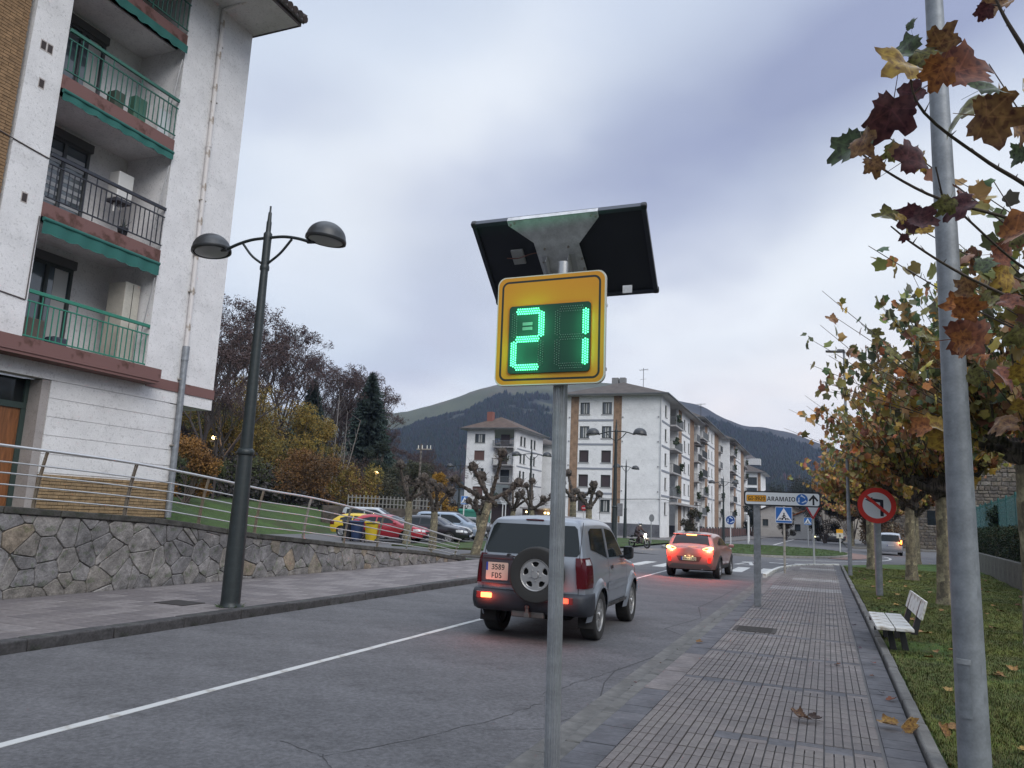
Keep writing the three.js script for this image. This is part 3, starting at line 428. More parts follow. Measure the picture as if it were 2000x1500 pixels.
{ // the apartment house on the left
  const h = thing('apartment_house', 'tall white apartment house with recessed balconies and brick column at the left edge', 'apartment building');
  const BRZ = -9.16, X = -14.5, zC = -15.19, zG = -14.15, zE = 2;
  const white = tx([0.74, 0.73, 0.735], T.stucco, 0.6, { roughness: 0.95 }, T.stuccoBump, 0.006, 1.8), soft = tx([0.72, 0.71, 0.71], T.stucco, 0.5, { roughness: 0.95 });
  const brown = tx([0.165, 0.085, 0.078], T.dirt, 0.9, { roughness: 0.85 }), brickM = tx([0.40, 0.25, 0.135], T.patch, 2.5, { roughness: 0.9 }), mortar = tx([0.20, 0.16, 0.12], T.patch, 2, { roughness: 1 });
  const floors = [[4.75, 7.32], [7.62, 10.12], [10.42, 12.92], [13.22, 14.64]];
  // upper wall with loggia openings; local u = -z
  { const outer = [[-BRZ + 0.002, 4.10], [-zC, 4.10], [-zC, 14.66], [9.32, 14.66]]; const holes = floors.map(([a, b]) => [[10.0, a], [13.0, a], [13.0, Math.min(b, 14.6)], [10.0, Math.min(b, 14.6)]]); holes.unshift([[9.4, 4.45], [9.98, 4.45], [9.98, 4.7], [9.4, 4.7]]); holes.shift(); B().ext(outer, 0.3, xf(X - 0.3, 0, 0, 0, PI / 2, 0), 0, holes).build('wall', white, h); }
  B().span(X - 9, X - 0.30, 4.1, 14.65, zC + 0.001, zC + 0.3).build('gable_wall', white, h);
  B().span(X - 9, X - 0.02, 4.12, 4.4, zC + 0.31, zG - 0.01).build('soffit_slab', soft, h);
  // brick facing left of the white pier: courses of bricks, read as one surface
  { const b = B(); seed(61); for (let y = 4.8, r = 0; y < 14.7; y += 0.068, r++) for (let z = BRZ + 0.006; z < zE; z += 0.25) { const z0 = Math.max(BRZ - 0.002, z + (r % 2 ? -0.125 : 0)); const z1 = Math.min(z + (r % 2 ? -0.125 : 0) + 0.24, zE); if (z1 - z0 < 0.03 || z0 > -7.4) continue; b.span(X - 0.02, X - 0.006 + rr(0, 0.006), y, y + 0.056, z0, z1); } const o = b.build('brickwork', brickM, h); o.userData.kind = 'stuff'; B().span(X - 0.3, X - 0.018, 4.75, 14.75, BRZ, zE).build('brick_backing', mortar, h); }
  // ground floor: rendered courses with joints, brick plinth, door
  { const g = B(); let y = 2.24; while (y < 4.05) { const y1 = Math.min(y + 0.375, 4.09); g.span(X - 0.3, X - 0.005, y, y1 - 0.012, zG, -10.76); y = y1; } g.span(X - 0.3, X - 0.02, 2.2, 4.1, zG + 0.005, -10.77); g.build('rendered_wall', white, h); }
  B().span(X - 9, X - 0.02, 1.2, 4.1, zG, zG + 0.3).build('side_wall', soft, h);
  { const b = B(); seed(62); for (let yy = 1.40, r = 0; yy < 2.16; yy += 0.068, r++) for (let z = zG + 0.02; z < -10.78; z += 0.25) { const o = r % 2 ? 0.125 : 0; b.span(X - 0.02, X + 0.012 + rr(0, .005), yy, yy + 0.055, Math.max(zG, z - o), Math.min(-10.76, z - o + 0.24)); } b.build('brick_plinth', tx([0.43, 0.30, 0.17], T.patch, 2.5, { roughness: 0.9 }), h).userData.kind = 'stuff'; B().span(X - 0.3, X - 0.012, 1.0, 2.2, zG + 0.002, -10.762).build('plinth_backing', mortar, h); }
  B().span(X - 0.45, X - 0.03, 1.0, 4.09, -10.755, -10.58).build('door_pier', tx([0.34, 0.31, 0.30], T.stucco, 1, { roughness: 0.95 }), h);
  B().span(X - 0.48, X - 0.40, 1.0, 3.48, -10.56, -8.6).build('door', tx([0.31, 0.12, 0.045], T.grain, 1.2, { roughness: 0.5 }), h);
  { const f = B(), gm = std([0.035, 0.055, 0.05], { roughness: 0.5 }); f.span(X - 0.46, X - 0.36, 3.48, 3.60, -10.56, -8.6).span(X - 0.46, X - 0.37, 1.0, 3.479, -10.575, -10.47).span(X - 0.46, X - 0.37, 3.601, 4.09, -10.575, -10.5); f.build('door_frame', gm, h); B().span(X - 0.44, X - 0.425, 3.6, 4.085, -10.5, -8.6).build('transom_glass', M.glass, h); }
  { const b = B(); seed(63); for (let yy = 1.4, r = 0; yy < 4.05; yy += 0.068, r++) for (let z = -9.55; z < -7.5; z += 0.25) { const o = r % 2 ? 0.125 : 0; b.span(X - 0.02, X - 0.004, yy, yy + 0.055, Math.max(-9.55, z - o), z - o + 0.24); } b.span(X - 0.3, X - 0.03, 1, 4.09, -9.54, -7.0); b.build('entrance_brick', brickM, h).userData.kind = 'stuff'; }
  // floor bands
  B().span(X - 1.4, X + 0.46, 4.46, 4.74, -13.05, zE).span(X + 0.02, X + 0.44, 4.40, 4.459, -13.0, zE).build('balcony_slab', brown, h);
  B().span(X - 0.3, X + 0.028, 4.38, 4.62, zC - 0.022, -13.052).build('band', brown, h);
  B().span(X - 3, X - 0.301, 4.38, 4.62, zC - 0.022, zC + 0.02).build('band', brown, h);
  for (const [a, b] of [[7.32, 7.62], [10.12, 10.42], [12.92, 13.22]]) { B().span(X - 1.45, X + 0.03, a, b, -12.996, -10.004).build('balcony_slab', brown, h); }
  // loggias
  const loggiaWall = tx([0.74, 0.73, 0.735], T.stucco, 0.7, { roughness: 0.95 });
  floors.forEach(([a, b], i) => {
    const L = B(); L.span(X - 1.75, X - 1.45, a - 0.02, b + 0.02, -13.3, -9.7).span(X - 1.46, X - 0.301, a - 0.02, b + 0.02, -13.2, -13.0).span(X - 1.46, X - 0.301, a - 0.02, b + 0.02, -10.0, -9.8).span(X - 1.46, X - 0.31, b - 0.03, b + 0.015, -13.0, -10.0); L.build('loggia_wall', loggiaWall, h);
    if (i === 0) B().span(X - 1.45, X - 0.3, 4.745, 4.755, -13, -10).build('loggia_floor', brown, h);
    // balcony door with dark frame, blind half down
    const dz0 = -11.92, dz1 = -10.70, yt = Math.min(a + 2.15, b - 0.2); const bx = X - 1.44;
    const f = B(); for (const [p, q, r, s] of [[dz0, dz0 + 0.07, a, yt], [dz1 - 0.07, dz1, a, yt], [dz0 + 0.07, dz1 - 0.07, yt - 0.07, yt], [-11.34, -11.26, a, yt - 0.07]]) f.span(bx, bx + 0.07, r, s, p, q); f.build('door_frame', i === 0 || i === 3 ? std([0.05, 0.06, 0.06]) : std([0.07, 0.075, 0.08], { roughness: 0.5 }), h);
    B().span(bx, bx + 0.02, a, yt - 0.07, dz0 + 0.07, dz1 - 0.07).build('door_glass', phys([0.09, 0.11, 0.125], { roughness: 0.12, clearcoat: 1 }), h);
    if (i === 1) { for (let k = 0; k < 9; k++) B().span(bx + 0.021, bx + 0.03, a + 0.25 + k * 0.19, a + 0.34 + k * 0.19, dz0 + 0.08, dz1 - 0.08).build('blind_slat', std([0.42, 0.43, 0.45], { roughness: 0.6 }), h); }
    else B().span(bx + 0.021, bx + 0.026, a + 0.02, yt - 0.08, dz0 + 0.09, -11.5).build('curtain', std([0.45, 0.45, 0.44], { roughness: 1 }), h);
    B().span(bx, bx + 0.10, yt + 0.003, yt + 0.2, dz0 - 0.05, dz1).build('shutter_box', std([0.10, 0.10, 0.105]), h);
    // awning roll and valance under the slab above
    if (i < 3) { const gm = std([0.022, 0.115, 0.10], { roughness: 0.9, side: THREE.DoubleSide }); const v = B(); v.grid(60, 4, (u, w2) => { const z = lerp(-12.97, -10.03, u); return [X + 0.075 + 0.025 * Math.sin(u * 37) * w2 + (i === 2 ? 0.03 : 0), b - 0.02 - w2 * (i === 0 ? 0.30 : 0.20) - 0.035 * w2 * Math.abs(Math.sin(u * 30)), z]; }); v.bar(V(X + 0.06, b - 0.05, -12.97), V(X + 0.06, b - 0.05, -10.03), 0.045, 0.045, 10); const o = v.build('awning', gm, h); B().bar(V(X + 0.05, b - 0.4, -12.9), V(X - 0.1, b - 1.75, -12.85), 0.012).bar(V(X - 0.1, b - 1.75, -12.85), V(X - 0.06, b - 1.82, -12.88), 0.012).bar(V(X - 0.06, b - 1.82, -12.88), V(X - 0.06, b - 2.02, -12.82), 0.01).build('awning_crank', std([0.35, 0.35, 0.35], { roughness: 0.4, metalness: 0.6 }), h); }
    // railing
    if (i < 4) {
      const rm = i === 1 ? std([0.022, 0.024, 0.034], { roughness: 0.5 }) : i === 0 ? std([0.028, 0.185, 0.125], { roughness: 0.5 }) : std([0.025, 0.115, 0.085], { roughness: 0.55 });
      const rx = X - 0.02 + (i === 0 ? 0.0 : 0.05), r = B(); r.rbox(0.055, 0.075, 2.98, 0.008, rx, a + 1.02, -11.5).rbox(0.03, 0.03, 2.98, 0.006, rx, a + 0.82, -11.5).rbox(0.03, 0.03, 2.98, 0.006, rx, a + 0.12, -11.5); const rail = r.build('railing', rm, h);
      for (let k = 0; k < 23; k++) { const z = -12.93 + k * 0.13; B().box(0.016, 0.70 + (k % 6 === 2 ? 0.3 : 0), 0.02, rx, a + 0.47 + (k % 6 === 2 ? 0.04 : 0), z).build('baluster', rm, rail); }
    }
  });
  // things that belong to the loggias
  { const b = B(); b.rbox(0.34, 0.66, 0.42, 0.03, X - 0.78, 9.02, -12.35); b.cyl(0.04, 0.04, 0.24, X - 0.78, 8.6, -12.4).cyl(0.02, 0.02, 0.3, X - 0.8, 8.55, -12.25); b.build('boiler', std([0.62, 0.61, 0.59], { roughness: 0.4 }), h); B().rbox(0.36, 0.09, 0.4, 0.02, X - 0.78, 8.66, -12.35).build('boiler_base', std([0.05, 0.05, 0.06]), h); }
  { const b = B(); b.rbox(0.55, 1.98, 0.42, 0.02, X - 0.65, 5.76, -12.72).build('cupboard', tx([0.50, 0.47, 0.41], T.stucco, 2, { roughness: 0.5 }), h); B().box(0.01, 1.9, 0.008, X - 0.371, 5.76, -12.72).build('cupboard_gap', M.black, h); }
  { B().rbox(0.3, 0.55, 0.5, 0.03, X - 0.45, 5.05, -10.4).build('storage_box', std([0.11, 0.09, 0.075]), h); B().rbox(0.3, 0.3, 0.34, 0.05, X - 0.45, 4.92, -11.05).build('crate', std([0.05, 0.055, 0.08]), h); }
  { B().rbox(0.25, 0.7, 0.35, 0.04, X - 0.4, 10.8, -12.2).build('gas_bottle', std([0.07, 0.16, 0.11], { roughness: 0.6 }), h); B().rbox(0.3, 0.5, 0.25, 0.03, X - 0.4, 10.72, -11.6).build('storage_box', std([0.07, 0.09, 0.07]), h); B().rbox(0.02, 0.62, 0.34, 0.01, X - 0.16, 10.8, -12.78).build('panel', std([0.6, 0.62, 0.64]), h); }
  { const b = B(); b.lathe([[0, 0], [0.09, 0], [0.12, 0.18], [0.1, 0.19]], 12, xf(X - 0.1, 7.64, -12.0)); b.build('plant_pot', std([0.03, 0.03, 0.035]), h); const p = B(); seed(8); for (let k = 0; k < 14; k++) p.bar(V(X - 0.1, 7.82, -12.0), V(X - 0.1 + rr(-.12, .12), 7.9 + rr(0, .16), -12.0 + rr(-.14, .14)), 0.012, 0.002, 4); p.build('pot_plant', std([0.03, 0.045, 0.03]), h); }
  // drain pipe
  { const p = B(); p.bar(V(X + 0.075, 5.5, -14.06), V(X + 0.075, 14.6, -14.0), 0.055, 0.055, 14); for (const y of [7.9, 10.8, 13.6]) p.cyl(0.068, 0.068, 0.13, X + 0.075, y, -14.03, 14); p.build('drain_pipe', tx([0.60, 0.57, 0.56], T.dirt, 1.1, { roughness: 0.55 }), h); const q = B(); q.bar(V(X + 0.08, 1.4, -14.10), V(X + 0.08, 5.5, -14.06), 0.075, 0.075, 14).cyl(0.085, 0.085, 0.35, X + 0.08, 5.35, -14.06, 14); q.build('pipe_sleeve', tx([0.33, 0.35, 0.38], T.zinc, 1.4, { roughness: 0.45, metalness: 0.4 }), h); for (const y of [3.1, 4.7, 6.9, 9.3, 12.0]) B().box(0.12, 0.03, 0.15, X + 0.05, y, -14.05).build('pipe_bracket', M.steelDull, h); }
  // vents and cables
  for (const [y, z] of [[10.78, -9.52], [10.78, -9.66], [9.98, -9.6], [7.55, -9.62]]) { const f = B(); f.span(X - 0.02, X + 0.004, y - 0.11, y + 0.11, z - 0.065, z + 0.065); f.build('vent_frame', std([0.40, 0.36, 0.34]), h); B().span(X, X + 0.006, y - 0.085, y + 0.085, z - 0.05, z + 0.05).build('vent_opening', std([0.04, 0.03, 0.03]), h); }
  { const cb = std([0.10, 0.085, 0.085]); B().tube([V(X + 0.014, 8.66, -8.6), V(X + 0.014, 8.56, -9.7), V(X + 0.014, 8.54, -9.99)], 0.012, 6).build('cable', cb, h); const c = B(); c.tube([V(X + 0.014, 5.62, -9.0), V(X + 0.014, 5.58, -9.6), V(X + 0.014, 5.56, -9.94)], 0.012, 6).tube([V(X + 0.014, 5.56, -9.95), V(X + 0.014, 6.6, -9.96), V(X + 0.014, 7.3, -9.97)], 0.012, 6); c.build('cable', cb, h); }
  // eaves and tiled roof
  { const soffitM = tx([0.66, 0.65, 0.64], T.stucco, 0.6, { roughness: 0.95 }); const ex = -12.95, ez = -15.24, ys = 14.66;
    const roof = B(); roof.add(slab([[X - 9, zE], [ex, zE], [ex, ez], [X - 9, ez]], ys, ys + 0.09)); roof.build('eave_soffit', soffitM, h);
    const fas = B(); fas.span(ex, ex + 0.03, ys - 0.03, ys + 0.15, ez - 0.03, zE).span(X - 9, ex, ys - 0.03, ys + 0.15, ez - 0.03, ez); fas.build('fascia', std([0.10, 0.085, 0.08]), h);
    const tm = [[.075, .055, .05], [.09, .065, .055], [.06, .048, .046]].map((c) => tx(c, T.patch, 2, { roughness: 0.9 })); const rf = B(); const P = [[ex + 0.08, ys + 0.16, zE], [ex + 0.08, ys + 0.16, ez - 0.08], [X - 5, ys + 3.2, ez + 8], [X - 5, ys + 3.2, zE], [X - 9, ys + 0.16, ez - 0.08]]; const tri = (a, b, c) => { const g = new THREE.BufferGeometry(); g.setAttribute('position', new THREE.Float32BufferAttribute([...a, ...b, ...c], 3)); g.setAttribute('uv', new THREE.Float32BufferAttribute(new Float32Array(6), 2)); g.computeVertexNormals(); rf.add(g); }; tri(P[0], P[1], P[2]); tri(P[0], P[2], P[3]); tri(P[1], P[4], P[2]); rf.build('roof', tm[0], h);
    seed(66); const half = new THREE.CylinderGeometry(0.085, 0.10, 0.42, 8, 1, false); for (let z = ez; z < -9; z += 0.21) { const o = meshOf('roof_tile', half, pick(tm), h); o.applyMatrix4(xf(ex - 0.02, ys + 0.21 + rr(-.01, .01), z, 0, 0, PI / 2 - 0.3 + rr(-.04, .04))); } for (let x = ex; x > ex - 3.2; x -= 0.21) { const o = meshOf('roof_tile', half, pick(tm), h); o.applyMatrix4(xf(x, ys + 0.21 + rr(-.01, .01), ez + 0.02, -(PI / 2 - 0.3), 0, 0)); }
    const hip = B(); hip.bar(V(ex + 0.1, ys + 0.2, ez - 0.1), V(X - 5, ys + 3.3, ez + 8), 0.13, 0.13, 10); hip.build('hip_tiles', tm[2], h);
    const gut = B(); gut.bar(V(ex + 0.1, ys + 0.1, ez), V(ex + 0.1, ys + 0.1, zE), 0.06, 0.06, 10); gut.build('roof_gutter', std([0.12, 0.11, 0.11], { roughness: 0.6 }), h);
    B().bar(V(X + 0.075, 14.6, -14.0), V(ex + 0.08, 14.82, -14.0), 0.05, 0.05, 12).build('drain_elbow', tx([0.60, 0.57, 0.56], T.dirt, 1.1, { roughness: 0.55 }), h); }
}
// ================================================================== LAMPS, SIGNS, BENCH
// ---- twin-arm street lamp
function makeLamp(pos, label) {
  const t = thing('street_lamp', label, 'street lamp', pos, 0, 'twin-arm street lamps along the street');
  B().lathe([[0, 0], [0.19, 0], [0.19, 0.03], [0.16, 0.05], [0.155, 0.10], [0.15, 0.9], [0.118, 2.48], [0.118, 2.5]], 22).build('base_shaft', M.lampGreen, t);
  B().lathe([[0, 2.48], [0.118, 2.48], [0.142, 2.5], [0.142, 2.56], [0.11, 2.6], [0, 2.6]], 22).build('collar', M.lampGreen, t);
  B().lathe([[0, 2.58], [0.105, 2.58], [0.066, 5.72], [0.082, 5.74], [0.082, 5.80], [0.07, 5.82], [0.07, 6.3], [0.075, 6.32], [0.075, 6.40], [0.045, 6.44], [0.045, 6.62], [0.036, 6.64], [0.030, 6.8], [0.017, 6.81], [0.017, 6.92], [0, 6.92]], 18).build('pole', M.lampGreen, t);
  for (const s of [-1, 1]) {
    B().tube([V(s * 0.06, 6.33, 0), V(s * 0.35, 6.32, 0), V(s * 0.65, 6.26, 0), V(s * 0.92, 6.17, 0)], 0.028, 8, 16).build('arm', M.lampGreen, t);
    B().tube([V(s * 0.07, 5.86, 0), V(s * 0.3, 6.02, 0), V(s * 0.52, 6.26, 0)], 0.022, 8, 10).build('brace', M.lampGreen, t);
    const shade = B(); const pr = []; for (let i = 0; i <= 12; i++) { const a = i / 12 * PI / 2; pr.push([0.335 * Math.cos(a) + (i === 0 ? 0.012 : 0), 0.02 + 0.29 * Math.sin(a)]); } shade.lathe([[0.31, -0.03], [0.347, -0.03], [0.347, 0.02], ...pr], 28, xf(s * 1.22, 6.19, 0, 0, 0, s * -0.12)); shade.cyl(0.04, 0.03, 0.14, s * 0.92, 6.18, 0, 10, 0, PI / 2); const sh = shade.build('lamp_shade', tx([0.045, 0.048, 0.052], T.zinc, 3, { roughness: 0.42 }), t);
    B().lathe([[0, -0.06], [0.15, -0.055], [0.27, -0.035], [0.312, -0.012], [0, -0.01]], 28, xf(s * 1.22, 6.19, 0, 0, 0, s * -0.12)).build('diffuser', std([0.36, 0.36, 0.37], { roughness: 0.4 }), sh);
  }
  return t;
}
const lamp0 = makeLamp([-9.05, 0.12, -10.37], 'nearest tall dark green street lamp with two domed heads beside the handrail');
lamp0.rotation.y = 0.03;
{ const r = B(); seed(4); for (let i = 0; i < 26; i++) { const a = rnd() * 6.28; r.bar(V(-9.05 + 0.19 * Math.cos(a), 0.13, -10.37 + 0.19 * Math.sin(a)), V(-9.05 + 0.25 * Math.cos(a), rr(.15, .2), -10.37 + 0.25 * Math.sin(a)), 0.008, 0.001, 4); } const w = r.build('weeds', std([0.05, 0.085, 0.03], { roughness: 1 })); tag(w, 'small tuft of weeds round the foot of the nearest street lamp', 'weeds', null, 'stuff'); }
copyOf(lamp0, [-9.33, 0.0, -36.3], 0, 'street lamp in front of the big white apartment block, right of the radar pole', 0.955);
copyOf(lamp0, [-18.2, 0.12, -75.0], 1.05, 'smaller street lamp seen edge-on before the blank white end wall', 1.1);
copyOf(lamp0, [-9.46, 0.12, -80.0], 0, 'street lamp before the balconies of the long white row, behind the blue roundabout sign', 0.94);
copyOf(lamp0, [-22.95, 0.12, -61.0], 0.15, 'street lamp in front of the smaller white apartment block on the left', 1.09);
copyOf(lamp0, [-36.8, 0.12, -76.0], 0, 'farthest left street lamp, half hidden by pollarded trees', 1.08);

// ---- slim lighting columns on the right
function makeColumn(pos, h, r0, r1, label) {
  const t = thing('light_column', label, 'lamp post', pos);
  B().lathe([[0, 0], [r0 * 1.02, 0], [r0, 0.04], [lerp(r0, r1, 0.98), h - 0.02], [r1, h], [0, h]], 28).build('pole', M.zinc, t);
  const hd = B(); hd.rbox(0.62, 0.055, 0.24, 0.02, -0.36, h + 0.03, 0, 0, 0, -0.06).rbox(0.26, 0.05, 0.2, 0.02, -0.12, h + 0.075, 0, 0, 0, -0.06).cyl(r1 * 1.3, r1 * 1.3, 0.12, 0, h, 0, 12); hd.build('lamp_head', std([0.12, 0.125, 0.135], { roughness: 0.5, metalness: 0.3 }), t);
  B().box(0.44, 0.008, 0.17, -0.40, h - 0.003, 0, 0, 0, -0.06).build('diffuser', std([0.5, 0.5, 0.5], { roughness: 0.3 }), t);
  return t;
}
const bigPole = makeColumn([0.93, 0.1, -6.6], 9.6, 0.106, 0.042, 'large grey steel lamp post close on the right, rising out of the picture');
{ const d = B(); d.add(new THREE.CylinderGeometry(0.107, 0.109, 0.36, 10, 1, true, -0.95, 0.85), xf(0, 0.62, 0)); d.build('service_door', tx([0.30, 0.325, 0.35], T.zinc, 2, { roughness: 0.5, metalness: 0.25, side: THREE.DoubleSide }), bigPole); const f = B(); f.add(new THREE.CylinderGeometry(0.109, 0.112, 0.035, 10, 1, false, -1.0, 0.95), xf(0, 0.82, 0)); f.build('door_cap', tx([0.42, 0.44, 0.45], T.zinc, 2, { roughness: 0.5, metalness: 0.3, side: THREE.DoubleSide }), bigPole); }
makeColumn([0.80, 0.1, -32.2], 8.6, 0.075, 0.04, 'slender grey lamp post with a flat lamp head beside the far end of the pavement');

// ---- radar speed display
{
  const t = thing('speed_display', 'solar powered yellow speed display showing a green 21 on a fluted aluminium pole', 'traffic sign', [-1.49, 0.12, -4.5]);
  // fluted pole
  { const s = new THREE.Shape(); const n = 96; for (let i = 0; i <= n; i++) { const a = i / n * PI * 2, r = 0.0455 - 0.0026 * Math.pow(Math.abs(Math.sin(a * 9)), 0.35) * 1.0 + 0.0 * i; const R = 0.0455 - 0.0030 * (Math.cos(a * 18) < -0.35 ? 1 : 0); i ? s.lineTo(R * Math.cos(a), R * Math.sin(a)) : s.moveTo(R * Math.cos(a), R * Math.sin(a)); } B().ext(s, 3.20, xf(0, 0, 0, -PI / 2, 0, 0)).build('pole', tx([0.52, 0.535, 0.55], T.zinc, 1.5, { roughness: 0.4, metalness: 0.5 }), t).rotation.z = 0.0115; }
  B().cyl(0.038, 0.038, 0.10, -0.037, 3.245, 0, 20).build('pole_head', std([0.42, 0.43, 0.44], { roughness: 0.4, metalness: 0.7 }), t);
  const PX = -0.078, PY = 2.835, PZ = 0.105;      // plate centre in the thing
  const plate = new THREE.Group(); plate.name = 'sign_plate'; t.add(plate); plate.position.set(PX, PY, PZ); plate.rotation.z = 0.008;
  const W = 0.718, Hh = 0.71;
  const face = canvasTex(1024, 1024, (x, w, h) => { x.fillStyle = '#c9c6b8'; x.fillRect(0, 0, w, h); x.beginPath(); x.roundRect(9, 9, w - 18, h - 18, 78); x.fillStyle = '#d28c14'; x.fill(); x.lineWidth = 19; x.strokeStyle = '#1d2421'; x.beginPath(); x.roundRect(52, 52, w - 104, h - 104, 58); x.stroke(); });
  { const b = B(); b.ext(roundRect(W, Hh, 0.056), 0.018, xf(0, 0, -0.02), 0.003); b.build('plate_edge', std([0.60, 0.60, 0.58], { roughness: 0.4, metalness: 0.3 }), plate); }
  { const g = plateFace(W - 0.004, Hh - 0.004, null, roundRect(W - 0.004, Hh - 0.004, 0.054)); g.translate(0, 0, 0.0035); meshOf('plate_face', g, new THREE.MeshStandardMaterial({ map: face, roughness: 0.45 }), plate); }
  { const b = B(); b.rbox(W - 0.07, Hh - 0.07, 0.07, 0.02, 0, 0, -0.056); b.build('housing', std([0.20, 0.21, 0.22], { roughness: 0.5, metalness: 0.4 }), plate); for (const [y, z] of [[0.14, -0.05], [-0.26, -0.05]]) B().cyl(0.012, 0.012, 0.03, W / 2 - 0.02, y, z, 8, 0, PI / 2).build('bolt', M.steel, plate); }
  const DX = 0.0, DY = -0.062;
  { const b = B(); b.ext(roundRect(0.535, 0.435, 0.022), 0.008, xf(DX, DY, 0.0045), 0.001); b.build('display_window', std([0.010, 0.040, 0.030], { roughness: 0.8 }), plate); }
  const lit = std([0.02, 0.08, 0.05], { roughness: 0.4, emissive: col(0.10, 1.0, 0.40), emissiveIntensity: 2.3 });
  const unlit = std([0.16, 0.19, 0.18], { roughness: 0.3 });
  const led = new THREE.SphereGeometry(0.0058, 7, 5); const ledOff = new THREE.SphereGeometry(0.0032, 6, 4);
  const Z = 0.0150, sp = 0.0152;
  const segs = { a: [0, 0.176, 0], g: [0, 0.0, 0], d: [0, -0.176, 0], f: [-0.092, 0.092, 1], b: [0.092, 0.092, 1], e: [-0.092, -0.092, 1], c: [0.092, -0.092, 1] };
  const digit = (cx, on) => { for (const k in segs) { const [x, y, vert] = segs[k], isOn = on.includes(k), m = B(); for (let r = -1; r <= 1; r++) { const n = (r === 0 ? 11 : 10); for (let i = 0; i < n; i++) { const u = (i - (n - 1) / 2) * sp, v = r * 0.0145; m.add(isOn ? led : ledOff, xf(cx + (x + (vert ? v : u)) * 0.985, DY + (y + (vert ? u : v)) * 1.02, Z, 0, 0, 0, 1, 1, 0.7)); } } m.build(isOn ? 'lit_segment' : 'unlit_segment', isOn ? lit : unlit, plate).userData.kind = 'stuff'; } };
  digit(-0.140, 'abged'); digit(0.147, 'bc');
  { const m = B(); m.rbox(0.066, 0.020, 0.004, 0.001, -0.142, DY + 0.098, 0.0145).rbox(0.066, 0.020, 0.004, 0.001, -0.142, DY + 0.068, 0.0145); m.build('sensor', std([0.16, 0.22, 0.19], { roughness: 0.6 }), plate); }
  // the glow of the lit diodes on the panel around them
  for (const [x, y] of [[-0.18, 0.168], [-0.095, 0.168], [-0.056, 0.115], [-0.056, 0.06], [-0.095, 0.0], [-0.18, 0.0], [-0.218, -0.06], [-0.218, -0.115], [-0.18, -0.168], [-0.095, -0.168], [0.226, 0.125], [0.226, 0.055], [0.226, -0.055], [0.226, -0.125]]) { const l = new THREE.PointLight(new THREE.Color(0.10, 1, 0.46), 0.012, 0, 2); l.position.set(x, DY + y, 0.066); l.castShadow = true; l.shadow.radius = 1; l.name = 'diode_light'; plate.add(l); }
  // solar panel above, tilted away
  const sol = new THREE.Group(); sol.name = 'solar_panel'; t.add(sol); sol.position.set(-1.582 + 1.49, 3.517 - 0.12, -4.706 + 4.5);
  { const yaw = 0.071, tilt = 0.622, roll = 0.031; const a = V(Math.cos(yaw) * Math.cos(roll), Math.sin(roll), -Math.sin(yaw) * Math.cos(roll)); let b = V(-Math.sin(yaw) * Math.cos(tilt), -Math.sin(tilt), -Math.cos(yaw) * Math.cos(tilt)); b.addScaledVector(a, -b.dot(a)).normalize().negate(); const n = new THREE.Vector3().crossVectors(a, b); sol.quaternion.setFromRotationMatrix(new THREE.Matrix4().makeBasis(a, b, n)); }
  // local: x right, y up-slope towards the viewer, z faces down
  const PW = 1.154, PH = 0.684, U = (u, v) => [(u - 0.5) * PW, (0.5 - v) * PH];
  const fr = std([0.05, 0.055, 0.07], { roughness: 0.45, metalness: 0.4 });
  B().box(PW - 0.01, PH - 0.01, 0.006, 0, 0, -0.012).build('panel_sheet', std([0.020, 0.023, 0.034], { roughness: 0.6 }), sol);
  { const f = B(); f.rbox(PW, 0.028, 0.04, 0.003, 0, -PH / 2 + 0.014, -0.012).rbox(PW, 0.028, 0.04, 0.003, 0, PH / 2 - 0.014, -0.012).rbox(0.028, PH - 0.058, 0.04, 0.003, -PW / 2 + 0.014, 0, -0.012).rbox(0.028, PH - 0.058, 0.04, 0.003, PW / 2 - 0.014, 0, -0.012); f.build('panel_frame', fr, sol); for (const sx of [-1, 1]) for (const sy of [-1, 1]) B().rbox(0.04, 0.04, 0.044, 0.012, sx * (PW / 2 - 0.014), sy * (PH / 2 - 0.014), -0.012).build('corner_cap', M.black, sol); }
  const grey = tx([0.80, 0.81, 0.83], T.zinc, 2, { roughness: 0.6, metalness: 0.1 });
  { const b = B(); b.ext([U(.22, 0.004), U(.74, 0.004), U(.74, .06), U(.60, .33), U(.62, .86), U(.355, .86), U(.34, .27), U(.22, .05)], 0.004, xf(0, 0, 0.012)); b.box(PW * 0.52, 0.003, 0.035, (0.48 - 0.5) * PW, PH / 2 + 0.0025, 0.0); b.build('bracket_plate', grey, sol); }
  for (const u of [.40, .53]) { const b = B(); const [x] = U(u, 0); b.box(0.004, 0.34, 0.07, x, -0.12, 0.055).box(0.035, 0.34, 0.004, x + (u < .45 ? -0.02 : 0.02), -0.12, 0.0205); b.build('bracket_flange', std([0.46, 0.47, 0.48], { roughness: 0.4, metalness: 0.5 }), sol); }
  for (const [u, v] of [[.235, .045], [.26, .03], [.70, .03], [.725, .045], [.37, .50], [.385, .62], [.60, .5], [.6, .62], [.395, .35], [.535, .35]]) { const [x, y] = U(u, v); B().cyl(0.008, 0.008, 0.01, x, y, 0.02, 8, PI / 2).build('bolt', M.steelDull, sol); }
